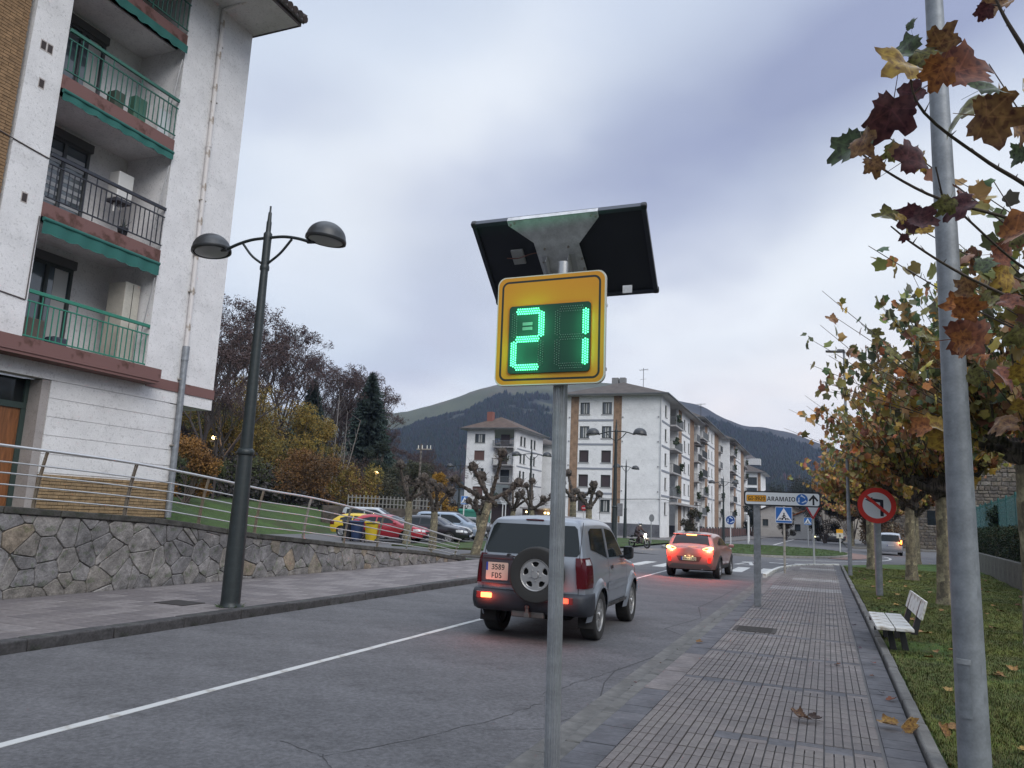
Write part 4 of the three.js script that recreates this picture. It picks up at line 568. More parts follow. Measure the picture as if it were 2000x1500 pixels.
  { const [x, y] = U(.222, .43); B().rbox(0.085, 0.115, 0.022, 0.004, x, y, -0.004).build('junction_box', std([0.33, 0.33, 0.33], { roughness: 0.6 }), sol); const c = B(); c.tube([V(x - 0.08, y + 0.0, 0.004), V(x, y + 0.0, 0.016), V(x + 0.1, y + 0.02, 0.008), V(x + 0.2, y + 0.025, 0.006)], 0.004, 6).tube([V(x + 0.16, y + 0.02, 0.006), V(x + 0.165, y - 0.12, 0.006), V(x + 0.16, y - 0.2, 0.004)], 0.004, 6); c.build('cables', std([0.14, 0.06, 0.045], { roughness: 0.6 }), sol).userData.kind = 'stuff'; }
  { const b = B(); b.box(0.06, 0.05, 0.003, 0.36, 3.12, -0.1).build('side_tab', grey, t); }
}

// ---- plates and posts of the other signs
const signGrey = std([0.30, 0.31, 0.32], { roughness: 0.5, metalness: 0.3 });
function signPlate(parent, shape, w, h, draw, y, z, opts = {}) {
  const g = new THREE.Group(); g.name = 'sign_plate'; parent.add(g); g.position.set(opts.x || 0, y, z);
  B().ext(shape, 0.018, xf(0, 0, -0.019), 0.002).build('plate_body', signGrey, g);
  const f = plateFace(w, h, null, shape); f.translate(0, 0, 0.0025); meshOf('plate_face', f, new THREE.MeshStandardMaterial({ map: canvasTex(opts.px || 512, Math.round((opts.px || 512) * h / w), draw), roughness: 0.5 }), g);
  return g;
}
const circle = (r) => { const s = new THREE.Shape(); s.absarc(0, 0, r, 0, PI * 2); return s; };
const roundabout = (x, cx, cy, R, bg, fg) => { x.fillStyle = bg; x.beginPath(); x.arc(cx, cy, R, 0, 7); x.fill(); x.strokeStyle = fg; x.fillStyle = fg; x.lineWidth = R * 0.2; for (let k = 0; k < 3; k++) { const a0 = k * 2.094 + 0.5; x.beginPath(); x.arc(cx, cy, R * 0.55, a0, a0 + 1.15); x.stroke(); const a = a0 - 0.02, px = cx + Math.cos(a) * R * 0.55, py = cy + Math.sin(a) * R * 0.55; x.save(); x.translate(px, py); x.rotate(a - PI / 2 + PI); x.beginPath(); x.moveTo(0, -R * 0.26); x.lineTo(0, R * 0.26); x.lineTo(-R * 0.38, 0); x.rotate(PI / 2); x.closePath(); x.fill(); x.restore(); } };
const crossing = (x, w, h) => { x.fillStyle = '#b9bfc6'; x.fillRect(0, 0, w, h); x.fillStyle = '#1c5a9c'; x.fillRect(w * .03, h * .03, w * .94, h * .94); x.fillStyle = '#c9ccd0'; x.beginPath(); x.moveTo(w * .5, h * .06); x.lineTo(w * .97, h * .85); x.lineTo(w * .03, h * .85); x.fill(); x.fillStyle = '#14171c'; x.strokeStyle = '#14171c'; x.lineCap = 'round'; x.beginPath(); x.arc(w * .51, h * .40, w * .045, 0, 7); x.fill(); x.lineWidth = w * .07; const L = (a) => { x.beginPath(); a.forEach(([p, q], i) => i ? x.lineTo(p * w, q * h) : x.moveTo(p * w, q * h)); x.stroke(); }; L([[.51, .46], [.5, .60]]); L([[.5, .6], [.42, .78]]); L([[.5, .6], [.57, .68], [.6, .78]]); x.lineWidth = w * .045; L([[.51, .48], [.40, .60]]); L([[.51, .48], [.62, .58]]); x.lineWidth = w * .04; x.lineCap = 'butt'; for (let i = 0; i < 8; i++) { if (i === 3 || i === 4) continue; const b = .16 + i * .097, t = .5 + (b - .5) * .62; L([[b, .81], [t, .68]]); } };
{ // direction sign
  const t = thing('direction_sign', 'white direction sign with black frame reading GI-3920 ARAMAIO and an upward arrow', 'road sign', [-1.385, 0.12, -17.63], 0.0);
  B().rbox(0.145, 2.13, 0.08, 0.02, 0, 1.065, -0.05).build('post', tx([0.36, 0.37, 0.385], T.zinc, 2, { roughness: 0.5, metalness: 0.35 }), t);
  signPlate(t, roundRect(1.55, 0.315, 0.04), 1.55, 0.315, (x, w, h) => {
    x.fillStyle = '#15171c'; x.fillRect(0, 0, w, h); x.fillStyle = '#dadcde'; x.beginPath(); x.roundRect(w * .017, h * .09, w * .966, h * .82, h * .15); x.fill();
    x.fillStyle = '#d9971c'; x.beginPath(); x.roundRect(w * .033, h * .29, w * .262, h * .44, h * .06); x.fill(); x.strokeStyle = '#1a1a16'; x.lineWidth = h * .018; x.stroke();
    x.fillStyle = '#1b1a14'; x.textBaseline = 'middle'; x.textAlign = 'center'; x.font = 'bold ' + Math.round(h * .37) + 'px sans-serif'; x.fillText('GI-3920', w * .165, h * .52, w * .235);
    x.fillStyle = '#16181d'; x.font = 'bold ' + Math.round(h * .42) + 'px sans-serif'; x.fillText('ARAMAIO', w * .493, h * .515, w * .375);
    roundabout(x, w * .762, h * .5, h * .37, '#1f5fa8', '#c9d2dc');
    x.strokeStyle = '#16181d'; x.lineWidth = h * .12; x.beginPath(); x.moveTo(w * .908, h * .86); x.lineTo(w * .908, h * .3); x.stroke(); x.beginPath(); x.moveTo(w * .853, h * .58); x.lineTo(w * .908, h * .25); x.lineTo(w * .963, h * .58); x.stroke();
  }, 2.285, 0.02, { x: 0.515, px: 1600 });
}
{ // no left turn
  const t = thing('no_left_turn_sign', 'round red and white no left turn sign on a grey post standing in the lawn', 'traffic sign', [1.27, 0.1, -23.07], -0.02);
  B().cyl(0.088, 0.088, 2.85, 0, 1.425, -0.10, 20).build('post', M.zinc, t); for (const y of [2.2, 2.65]) B().box(0.2, 0.05, 0.05, 0, y, -0.03).build('clamp', signGrey, t);
  signPlate(t, circle(0.475), 0.95, 0.95, (x, w, h) => { x.fillStyle = '#cf2f25'; x.fillRect(0, 0, w, h); x.fillStyle = '#d6d8dc'; x.beginPath(); x.arc(w / 2, h / 2, w * .365, 0, 7); x.fill(); x.strokeStyle = '#15182a'; x.lineWidth = w * .085; x.lineJoin = 'miter'; x.beginPath(); x.moveTo(w * .63, h * .80); x.lineTo(w * .63, h * .38); x.lineTo(w * .36, h * .345); x.stroke(); x.fillStyle = '#15182a'; x.beginPath(); x.moveTo(w * .20, h * .34); x.lineTo(w * .40, h * .27); x.lineTo(w * .37, h * .43); x.fill(); x.strokeStyle = '#cf2f25'; x.lineWidth = w * .085; x.beginPath(); x.moveTo(w * .19, h * .21); x.lineTo(w * .81, h * .76); x.stroke(); }, 2.40, 0.0);
}
{ const t = thing('crossing_sign', 'square blue pedestrian crossing sign on a thin post at the near end of the zebra', 'traffic sign', [-1.47, 0.12, -31.08], -0.06); B().cyl(0.042, 0.042, 2.48, 0, 1.24, -0.06, 16).build('post', tx([0.36, 0.34, 0.30], T.dirt, 2, { roughness: 0.5, metalness: 0.3 }), t); signPlate(t, roundRect(0.60, 0.60, 0.025), 0.60, 0.60, crossing, 2.15, 0); }
{ const t = thing('give_way_sign', 'red and white triangular give way sign on a white post at the pavement end', 'traffic sign', [-0.58, 0.12, -40.9], -0.05); B().cyl(0.045, 0.045, 2.7, 0, 1.35, -0.07, 16).build('post', std([0.50, 0.50, 0.49], { roughness: 0.5 }), t); const s = new THREE.Shape(); const R = 0.04; s.moveTo(-0.37 + R, 0.3); s.lineTo(0.37 - R, 0.3); s.quadraticCurveTo(0.37, 0.3, 0.35, 0.3 - R * 1.4); s.lineTo(0.03, -0.33); s.quadraticCurveTo(0, -0.37, -0.03, -0.33); s.lineTo(-0.35, 0.3 - R * 1.4); s.quadraticCurveTo(-0.37, 0.3, -0.37 + R, 0.3); signPlate(t, s, 0.76, 0.76, (x, w, h) => { x.fillStyle = '#a8262a'; x.fillRect(0, 0, w, h); x.fillStyle = '#c2c4c9'; x.beginPath(); x.moveTo(w * .17, h * .20); x.lineTo(w * .83, h * .20); x.lineTo(w * .5, h * .80); x.fill(); }, 2.50, 0); }
{ const t = thing('roundabout_sign', 'round blue roundabout arrows sign at the edge of the grassy island', 'traffic sign', [-5.52, 0.12, -50.2], -0.08); B().cyl(0.04, 0.04, 1.9, 0, 0.95, -0.06, 14).build('post', std([0.55, 0.55, 0.55], { roughness: 0.4, metalness: 0.2 }), t); signPlate(t, circle(0.285), 0.57, 0.57, (x, w, h) => { x.fillStyle = '#c2c6cc'; x.fillRect(0, 0, w, h); roundabout(x, w / 2, h / 2, w * .465, '#16407f', '#b9c3d2'); }, 2.0, 0); }
{ const t = thing('crossing_sign', 'smaller blue pedestrian crossing sign beyond the roundabout, left below the give way sign', 'traffic sign', [-1.53, 0.12, -75], -0.05); B().cyl(0.05, 0.05, 2.6, 0, 1.3, -0.06, 10).build('post', signGrey, t); signPlate(t, roundRect(0.64, 0.64, 0.03), 0.64, 0.64, crossing, 2.34, 0, { px: 256 }); }
{ const t = thing('information_sign', 'small yellow and white sign with a dark symbol on a thin post beyond the lawn', 'sign', [0.93, 0.1, -63.8], 0); B().cyl(0.045, 0.045, 1.25, 0, 0.6, -0.05, 10).build('post', std([0.48, 0.48, 0.48], { roughness: 0.5 }), t); signPlate(t, roundRect(0.46, 0.66, 0.02), 0.46, 0.66, (x, w, h) => { x.fillStyle = '#c3bdb0'; x.fillRect(0, 0, w, h); x.fillStyle = '#d79a16'; x.fillRect(0, 0, w, h * .40); x.fillStyle = '#3b2c10'; for (let i = 0; i < 6; i++) x.fillRect(w * (.2 + i * .11), h * .15, w * .06, h * .07); x.fillStyle = '#23232a'; x.fillRect(w * .42, h * .62, w * .2, h * .25); x.beginPath(); x.arc(w * .5, h * .6, w * .08, 0, 7); x.fill(); }, 1.43, 0.0, { px: 256 }); }
{ const t = thing('no_entry_sign', 'small round red no entry sign before the white apartment block', 'traffic sign', [-21.54, 0.12, -72], 0); B().cyl(0.04, 0.04, 2.9, 0, 1.45, -0.05, 10).build('post', std([0.5, 0.5, 0.5], { roughness: 0.5 }), t); signPlate(t, circle(0.26), 0.52, 0.52, (x, w, h) => { x.fillStyle = '#a8242b'; x.fillRect(0, 0, w, h); x.fillStyle = '#c9c9cc'; x.fillRect(w * .18, h * .42, w * .64, h * .17); }, 2.70, 0, { px: 128 }); }
{ const t = thing('round_sign', 'grey back of a round traffic sign seen at an angle before the blank white wall', 'traffic sign', [-12.93, 0.0, -62], 1.05); B().cyl(0.035, 0.035, 2.1, 0, 1.05, 0, 10).build('post', signGrey, t); B().ext(circle(0.30), 0.02, xf(0, 2.1, 0.04), 0.003).build('sign_plate', tx([0.26, 0.27, 0.29], T.zinc, 2, { roughness: 0.5, metalness: 0.3 }), t); }
{ const t = thing('grey_sign', 'rectangular grey sign back fixed beside the twin lamp left of the blank wall', 'sign', [-9.10, 0.0, -36.3], 0.1); B().cyl(0.02, 0.02, 2.55, -0.1, 1.275, -0.03, 10).build('post', signGrey, t); B().rbox(0.26, 0.60, 0.03, 0.008, 0.03, 2.3, 0).build('sign_plate', tx([0.25, 0.25, 0.26], T.zinc, 2, { roughness: 0.55, metalness: 0.2 }), t); }
{ const t = thing('crossing_sign', 'pedestrian crossing sign seen nearly edge-on behind the parked cars', 'traffic sign', [-23.75, 0.12, -50], 0.95); B().cyl(0.045, 0.045, 2.9, 0, 1.45, -0.06, 10).build('post', std([0.55, 0.55, 0.55], { roughness: 0.5 }), t); signPlate(t, roundRect(0.60, 0.60, 0.03), 0.60, 0.60, crossing, 2.6, 0, { px: 256 }); }
{ const t = thing('arrow_sign', 'pale grey back of a pointed sign between the pollards by the left block', 'traffic sign', [-25.68, 0.12, -62], 0.2); for (const x of [-0.12, 0.14]) B().cyl(0.045, 0.045, 2.9, x, 1.45, -0.05, 10).build('post', std([0.55, 0.55, 0.56], { roughness: 0.5 }), t); B().ext([[-0.42, 0.3], [0.42, 0.3], [0.42, 0.05], [0.16, -0.42], [-0.16, -0.42], [-0.42, 0.05]], 0.02, xf(0, 3.0, 0)).build('sign_plate', std([0.48, 0.49, 0.51], { roughness: 0.5 }), t); }
{ const t = thing('give_way_sign', 'small give way sign at the far right seen through the green mesh fence', 'traffic sign', [10.75, 0.1, -58], -0.25); B().cyl(0.045, 0.045, 2.9, 0, 1.45, -0.06, 10).build('post', signGrey, t); const s = new THREE.Shape(); s.moveTo(-0.4, 0.32); s.lineTo(0.4, 0.32); s.lineTo(0, -0.38); signPlate(t, s, 0.8, 0.8, (x, w, h) => { x.fillStyle = '#8e2c33'; x.fillRect(0, 0, w, h); x.fillStyle = '#c4c6cc'; x.beginPath(); x.moveTo(w * .18, h * .20); x.lineTo(w * .82, h * .20); x.lineTo(w * .5, h * .80); x.fill(); }, 2.85, 0, { px: 128 }); }
{ const p0 = thing('white_post', 'slim white post on the pavement left of the far road, nearest of the row', 'post', [-7.2, 0.12, -81]); B().cyl(0.085, 0.075, 2.7, 0, 1.35, 0, 12).build('shaft', std([0.56, 0.56, 0.55], { roughness: 0.5 }), p0); B().sphere(0.085, 0, 2.7, 0, 1, .5, 1).build('cap', std([0.56, 0.56, 0.55], { roughness: 0.5 }), p0); copyOf(p0, [-8.1, 0.12, -92], 0, 'middle slim white post of the row left of the far road'); copyOf(p0, [-7.6, 0.12, -101], 0, 'farthest slim white post of the row left of the far road'); }

// ---- bench
{
  const t = thing('park_bench', 'park bench of white boards on black legs on the lawn edge', 'bench', [0.88, 0.12, -13.6], 0);
  const wood = tx([0.58, 0.575, 0.55], T.dirt, 2.2, { roughness: 0.7 }, T.stoneBump, 0.003, 2);
  for (const x of [-0.135, 0.115]) B().rbox(0.235, 0.045, 2.2, 0.008, x, 0.335, 0).build('seat_board', wood, t);
  B().rbox(0.035, 0.27, 2.2, 0.008, 0.36, 0.62, 0, 0, 0, -0.28).build('back_board', wood, t);
  for (const z of [-0.72, 0.62]) { B().ext([[-0.26, 0.26], [0.24, 0.26], [0.24, 0.31], [-0.26, 0.31]], 0.07, xf(0, 0, z - 0.035), 0.004).build('seat_bearer', M.black, t); for (const x of [-0.06, 0.1]) B().ext([[x - 0.03, 0.26], [x + 0.05, 0.26], [x + 0.1, -0.03], [x + 0.01, -0.03]], 0.07, xf(0, 0, z - 0.035), 0.004).build('leg', M.black, t); B().ext([[0.22, 0.24], [0.31, 0.24], [0.43, 0.72], [0.37, 0.72]], 0.07, xf(0, 0, z - 0.035), 0.004).build('back_support', M.black, t); }
}
// ================================================================== VEHICLES
// A car body as one shell: columns along the length, each a section from sill over the side and shoulder to the roof centre. Front is -z.
function carShape(c) {
  const zR = c.L / 2, zF = -c.L / 2, top = smoothPoly(c.top), hw = smoothPoly(c.width), rear = smoothPoly(c.rear), front = smoothPoly(c.front), plan = smoothPoly(c.plan), base = c.base, rc = c.corner ?? 0.09;
  const bottom = (z) => { let y = base + 0.04 * sstep(zF + 0.5, zF, z); for (const w of c.wheels) { const d = Math.abs(z - w); if (d < c.arch) y = Math.max(y, c.wheelR + Math.sqrt(c.arch * c.arch - d * d) - 0.01); } return y; };
  const bend = (z0, y) => { const s = (zR - z0) / c.L; return z0 + rear(y) * Math.pow(1 - s, 7) + front(y) * Math.pow(s, 7); };
  const half = (z0, y) => hw(y) * plan(z0);
  const crown = c.crown ?? 0.035;
  // point on the section at z0; t 0..1 from sill to roof centre
  const sec = (z0, t) => {
    const yt = top(z0), yb = bottom(z0), r = Math.min(rc, (yt - yb) * 0.4);
    if (t < 0.6) { const y = lerp(yb, yt - r - crown, t / 0.6); return [half(z0, y), y, bend(z0, y)]; }
    const y1 = yt - r - crown, w1 = half(z0, y1);
    if (t < 0.76) { const a = (t - 0.6) / 0.16 * PI / 2; const y = y1 + r * Math.sin(a), x = w1 - r + r * Math.cos(a) - (hw(y1) - hw(y1 + r)) * Math.sin(a) * 0.8; return [x, y, bend(z0, y)]; }
    const k = (t - 0.76) / 0.24, x0 = w1 - r - (hw(y1) - hw(y1 + r)) * 0.8; const x = x0 * (1 - k), y = y1 + r + crown * (1 - (1 - k) * (1 - k)); return [x, y, bend(z0, y)];
  };
  const body = () => {
    const b = B(), nu = c.columns ?? 110, nv = 30;
    for (const s of [1, -1]) b.grid(nu, nv, (u, v) => { const z0 = lerp(zR, zF, u), p = sec(z0, v); return [p[0] * s, p[1], p[2]]; }, s > 0 ? false : true);
    // end caps
    for (const [z0, k, bulge] of [[zR, 1, c.rearBulge ?? 0.06], [zF, -1, c.frontBulge ?? 0.12]]) b.grid(16, nv, (u, v) => { const p = sec(z0, v), q = u * 2 - 1; return [p[0] * q, p[1], p[2] + k * bulge * (1 - q * q)]; }, k > 0 ? false : true);
    return b;
  };
  const sideN = (z0, y, s) => { const e = 0.01, p = [half(z0, y), y, bend(z0, y)], a = [half(z0 - e, y), y, bend(z0 - e, y)], d = [half(z0, y + e), y + e, bend(z0, y + e)]; const n = V(d[0] - p[0], d[1] - p[1], d[2] - p[2]).cross(V(a[0] - p[0], a[1] - p[1], a[2] - p[2])).normalize(); if (n.x < 0) n.negate(); return [V(...p), n, s]; };
  // a patch laid on the side between two curves of z0
  const side = (s, za, zb, yLo, yHi, off, nu = 14, nv = 5, b = B()) => { const fLo = typeof yLo === 'function' ? yLo : () => yLo, fHi = typeof yHi === 'function' ? yHi : () => yHi; b.grid(nu, nv, (u, v) => { const z0 = lerp(za, zb, u), y = lerp(fLo(z0), fHi(z0), v), [p, n] = sideN(z0, y, s); p.addScaledVector(n, off); return [p.x * s, p.y, p.z]; }, s < 0); return b; };
  // a patch on an end, q from -1..1 across
  const end = (k, rows, off, nu = 14, nv = 8, b = B()) => { const lo = smoothPoly(rows.map((r) => [r[0], r[1]])), hi = smoothPoly(rows.map((r) => [r[0], r[2]])), z0 = k > 0 ? zR : zF, bulge = k > 0 ? c.rearBulge ?? 0.06 : c.frontBulge ?? 0.12; const y0 = rows[0][0], y1 = rows[rows.length - 1][0]; b.grid(nu, nv, (u, v) => { const y = lerp(y0, y1, v), w = half(z0, y), x = lerp(lo(y), hi(y), u), q = clamp(x / w, -1, 1); return [x, y, bend(z0, y) + k * (bulge * (1 - q * q) + off)]; }, k < 0); return b; };
  // a patch on the upper skin (glass fore or aft): za..zb along, f = share of the half width
  const upper = (za, zb, fa, fb, off, nv = 10, b = B()) => { b.grid(14, nv, (u, v) => { const z0 = lerp(za, zb, v), f = lerp(fa, fb, v), q = (u * 2 - 1) * f; const t = 1 - Math.abs(q) * 0.24 * 1.0; const p = sec(z0, clamp(t, 0.76, 1)), p2 = sec(z0 - 0.02, clamp(t, 0.76, 1)); const dz = p2[2] - p[2], dy = p2[1] - p[1], L = Math.hypot(dz, dy); return [p[0] * Math.sign(q || 1), p[1] + off * Math.abs(dz) / L, p[2] + off * dy / L]; }, false); return b; };
  return { body, side, end, upper, sec, half, bend, top, zR, zF };
}
function wheel(parent, x, y, z, R, w, s, style = 5, tone = [0.42, 0.42, 0.42], name = 'wheel', rimShare = 0.66) {
  const g = new THREE.Group(); g.name = name; parent.add(g); g.position.set(x, y, z); g.rotation.z = -s * PI / 2;   // axis along x, outer face away from the car
  const rr0 = R * rimShare, t = B(); t.lathe([[rr0 * 0.98, -w / 2 + 0.012], [R * 0.93, -w / 2], [R * 0.985, -w / 2 + 0.02], [R, -w / 2 + 0.05], [R, w / 2 - 0.05], [R * 0.985, w / 2 - 0.02], [R * 0.93, w / 2], [rr0 * 1.02, w / 2 - 0.012], [rr0 * 0.98, w / 2 - 0.03]], 36); t.build('tyre', M.rubber, g);
  const rim = B(); rim.lathe([[rr0 * 0.99, -w * 0.3], [rr0 * 0.93, -w * 0.2], [rr0 * 0.93, w / 2 - 0.05], [rr0 * 1.0, w / 2 - 0.016], [rr0 * 0.96, w / 2 - 0.012], [rr0 * 0.9, w / 2 - 0.04]], 30);
  const holes = []; for (let k = 0; k < style; k++) { const a = k / style * PI * 2, h = []; for (let i = 0; i < 12; i++) { const th = i / 12 * PI * 2; const r = rr0 * 0.66 + Math.cos(th) * rr0 * 0.185, b = a + Math.sin(th) * (style > 5 ? 0.26 : 0.40) * (r > rr0 * 0.66 ? 1.05 : 0.8); h.push([r * Math.cos(b), r * Math.sin(b)]); } holes.push(h); }
  const disc = circle(rr0 * 0.92); for (const h of holes) disc.holes.push(new THREE.Path(h.map((p) => new THREE.Vector2(...p))));
  rim.add(new THREE.ExtrudeGeometry(disc, { depth: 0.018, bevelEnabled: true, bevelThickness: 0.006, bevelSize: 0.006, bevelSegments: 1, curveSegments: 24 }), xf(0, w / 2 - 0.055, 0, -PI / 2, 0, 0)); rim.cyl(rr0 * 0.24, rr0 * 0.2, 0.025, 0, w / 2 - 0.018, 0, 16); for (let k = 0; k < 5; k++) rim.cyl(0.014, 0.012, 0.02, rr0 * 0.34 * Math.cos(k * 1.2566 + .6), w / 2 - 0.02, rr0 * 0.34 * Math.sin(k * 1.2566 + .6), 6); rim.build('rim', std(tone, { roughness: 0.35, metalness: 0.6 }), g);
  B().cyl(rr0 * 0.9, rr0 * 0.9, 0.02, 0, w / 2 - 0.11, 0, 20).build('brake', std([0.02, 0.02, 0.02], { roughness: 0.8 }), g); return g;
}
const paint = (c, o = {}) => phys(c, { roughness: 0.38, metalness: 0.15, clearcoat: 0.8, clearcoatRoughness: 0.08, ...o });
function plateTex(text, bg, two) { return canvasTex(512, two ? 320 : 120, (x, w, h) => { x.fillStyle = bg; x.fillRect(0, 0, w, h); x.fillStyle = '#23439a'; x.fillRect(0, 0, w * .085, two ? h * .48 : h); x.fillStyle = '#15161a'; x.textAlign = 'center'; x.textBaseline = 'middle'; if (two) { x.font = 'bold 140px sans-serif'; x.fillText(text[0], w * .54, h * .27, w * .8); x.fillText(text[1], w * .48, h * .75, w * .6); } else { x.font = 'bold 104px sans-serif'; x.fillText(text[0], w * .54, h * .54, w * .84); } }); }
function numberPlate(parent, x, y, z, w, h, t, back = 1) { const g = plateFace(w, h); const o = meshOf('number_plate', g, new THREE.MeshStandardMaterial({ map: t, roughness: 0.5, side: THREE.DoubleSide }), parent); o.position.set(x, y, z); if (back < 0) o.rotation.y = PI; return o; }
const brakeGlow = (c, k) => std([0.2, 0.01, 0.01], { roughness: 0.3, emissive: col(...c), emissiveIntensity: k });
const tailRed = phys([0.07, 0.004, 0.008], { roughness: 0.15, ior: 1.45 });

{ // ---- short silver off-road car with the spare wheel on its back door
  const c = { L: 3.98, base: 0.47, wheelR: 0.365, arch: 0.43, wheels: [1.215, -1.33], crown: 0.03, corner: 0.10, rearBulge: 0.05, frontBulge: 0.12,
    top: [[-1.99, 0.98], [-1.9, 1.05], [-1.2, 1.14], [-0.88, 1.19], [-0.82, 1.21], [-0.15, 1.72], [0.1, 1.79], [0.7, 1.83], [1.6, 1.82], [1.9, 1.80], [1.99, 1.78]],
    width: [[0.3, 0.82], [0.5, 0.865], [0.8, 0.885], [1.0, 0.875], [1.15, 0.855], [1.22, 0.835], [1.65, 0.74], [1.8, 0.69]],
    rear: [[0.4, -0.04], [0.6, 0.0], [1.1, 0.0], [1.25, -0.03], [1.75, -0.19], [1.85, -0.23]], front: [[0.4, 0.08], [0.6, 0], [0.8, 0], [1.0, 0.08]],
    plan: [[-1.99, 0.86], [-1.8, 0.95], [-1.45, 0.995], [0, 1], [1.4, 0.995], [1.85, 0.97], [1.99, 0.945]] };
  const t = thing('offroad_car', 'silver three-door off-road car with a spare wheel on its back door', 'car', [-4.16, 0, -12.98], 0.04);
  const s = carShape(c), silver = phys([0.285, 0.31, 0.345], { roughness: 0.36, metalness: 0.45, clearcoat: 0.7, clearcoatRoughness: 0.1 }), glass = phys([0.014, 0.019, 0.021], { roughness: 0.07, ior: 1.45 }), seal = M.black, bump = std([0.026, 0.029, 0.036], { roughness: 0.55 }), mud = tx([0.075, 0.075, 0.078], T.dirt, 1.5, { roughness: 0.7 });
  s.body().build('body', silver, t);
  B().rbox(1.5, 0.42, 3.5, 0.05, 0, 0.62, 0.0).rbox(0.9, 0.2, 2.9, 0.05, 0, 0.36, 0).rbox(1.36, 0.5, 0.1, 0.03, 0, 0.85, -1.33).build('underbody', std([0.016, 0.016, 0.016], { roughness: 1 }), t);
  for (const z of c.wheels) for (const x of [-1, 1]) wheel(t, x * 0.775, 0.365, z, 0.365, 0.25, x, 6, [0.36, 0.355, 0.345]);
  { const m = B(); m.add(new THREE.CylinderGeometry(0.06, 0.06, 1.3, 10), xf(0, 0.37, 1.215, 0, 0, PI / 2)).sphere(0.13, 0.15, 0.36, 1.215).cyl(0.03, 0.03, 0.7, 0.45, 0.33, 1.7, 8, PI / 2 - 0.1); m.build('rear_axle', M.black, t); }
  // glass
  s.end(1, [[1.245, -0.70, 0.70], [1.29, -0.735, 0.735], [1.60, -0.675, 0.675], [1.66, -0.655, 0.655], [1.685, -0.62, 0.62]], 0.006, 16, 10).build('rear_window', glass, t);
  for (const k of [-1, 1]) {
    const hiY = (z) => Math.min(1.655, s.top(z) - 0.165);
    { const lo = poly([[0.60, 1.19], [0.70, 1.205], [1.28, 1.30], [1.62, 1.345]]); s.side(k, 0.66, 1.60, lo, (z) => hiY(z) - 0.05 * sstep(1.45, 1.6, z), 0.006).build('quarter_window', glass, t); }
    s.side(k, -0.70, 0.50, poly([[-0.70, 1.185], [0.5, 1.20]]), (z) => Math.max(1.19, Math.min(hiY(z), 1.25 + (z + 0.70) * 0.70)), 0.006, 20, 6).build('door_window', glass, t);
    s.side(k, 0.505, 0.62, 1.19, (z) => hiY(z) + 0.01, 0.007, 3, 6).build('window_pillar', silver, t);
    { const b = B(); const lo = 0.50, hi = 1.19; s.side(k, 0.585, 0.593, lo, hi, 0.003, 1, 12, b); s.side(k, -0.80, -0.792, lo + 0.05, hi, 0.003, 1, 12, b); s.side(k, -0.79, 0.585, 0.485, 0.494, 0.003, 12, 1, b); b.build('door_gap', std([0.03, 0.03, 0.033]), t).userData.kind = 'stuff'; }
    s.side(k, 0.30, 0.44, 1.02, 1.075, 0.014, 6, 3).build('door_handle', M.black, t);
    s.side(k, -0.86, 0.72, 0.70, 0.82, 0.016, 20, 4).build('side_moulding', phys([0.26, 0.285, 0.32], { roughness: 0.4, metalness: 0.4, clearcoat: 0.5 }), t);
    s.side(k, -0.82, 0.72, 0.44, 0.49, 0.03, 20, 3).build('sill_guard', mud, t);
    // flares round the wheel openings
    for (const [zw, mat] of [[c.wheels[0], silver], [c.wheels[1], silver]]) { const b = B(), n = 26; b.grid(n, 4, (u, v) => { const a = lerp(-0.12, PI + 0.12, u), r = c.arch + 0.115 - v * 0.135, z = zw + Math.cos(a) * r, y = 0.365 + Math.sin(a) * r; const x = s.half(clamp(z, -1.9, 1.9), y) + 0.052 * Math.sin(Math.min(1, v * 1.25) * PI / 2); return [k * x, y, z]; }, k > 0); b.build('wheel_flare', mat, t); }
    { const m = B(); m.rbox(0.17, 0.22, 0.15, 0.05, k * 0.99, 1.26, -0.40); m.rbox(0.14, 0.05, 0.07, 0.02, k * 0.90, 1.19, -0.42); m.build('mirror', std([0.03, 0.028, 0.032], { roughness: 0.4 }), t); B().rbox(0.145, 0.19, 0.01, 0.004, k * 0.99, 1.265, -0.321).build('mirror_glass', std([0.06, 0.065, 0.07], { roughness: 0.05, metalness: 0.8 }), t); }
    // tail lamps on the rear corners
    { const wz = 1.89; const b = B(); b.grid(10, 12, (u, v) => { const y = lerp(0.80, 1.23, v), w = s.half(1.99, y); const wrap = lerp(0, 1, u); const cut = (y < 0.86 ? 0.02 : 0) + (y > 1.12 ? (y - 1.12) * 0.5 : 0); const run = wrap < 0.35 ? [k * lerp(w - 0.12 + cut * 0.4, w + 0.012, wrap / 0.35), y, s.bend(1.99, y) + 0.022 + 0.02 * (1 - wrap / 0.35)] : [k * (s.half(lerp(1.97, 1.66 + cut * 1.2, (wrap - 0.35) / 0.65), y) + 0.014), y, s.bend(lerp(1.99, 1.66 + cut * 1.2, (wrap - 0.35) / 0.65), y)]; return run; }, k < 0); b.build('tail_lamp', tailRed, t); const cl = B(); cl.grid(6, 3, (u, v) => { const y = lerp(1.13, 1.21, v), z = lerp(1.95, 1.72 + (y - 1.12) * 0.6, u); return [k * (s.half(z, y) + 0.019), y, s.bend(z, y)]; }, k < 0); cl.build('reversing_lamp', phys([0.5, 0.5, 0.52], { roughness: 0.1, clearcoat: 1 }), t); }
  }
  // back door
  { const b = B(); const r = (x0, x1, y0, y1) => s.end(1, [[y0, x0, x1], [y1, x0, x1]], 0.003, 10, 8, b); r(0.735, 0.745, 0.66, 1.74); r(-0.745, -0.735, 0.66, 1.74); r(-0.74, 0.74, 0.652, 0.662); b.build('door_gap', std([0.03, 0.03, 0.033]), t).userData.kind = 'stuff'; }
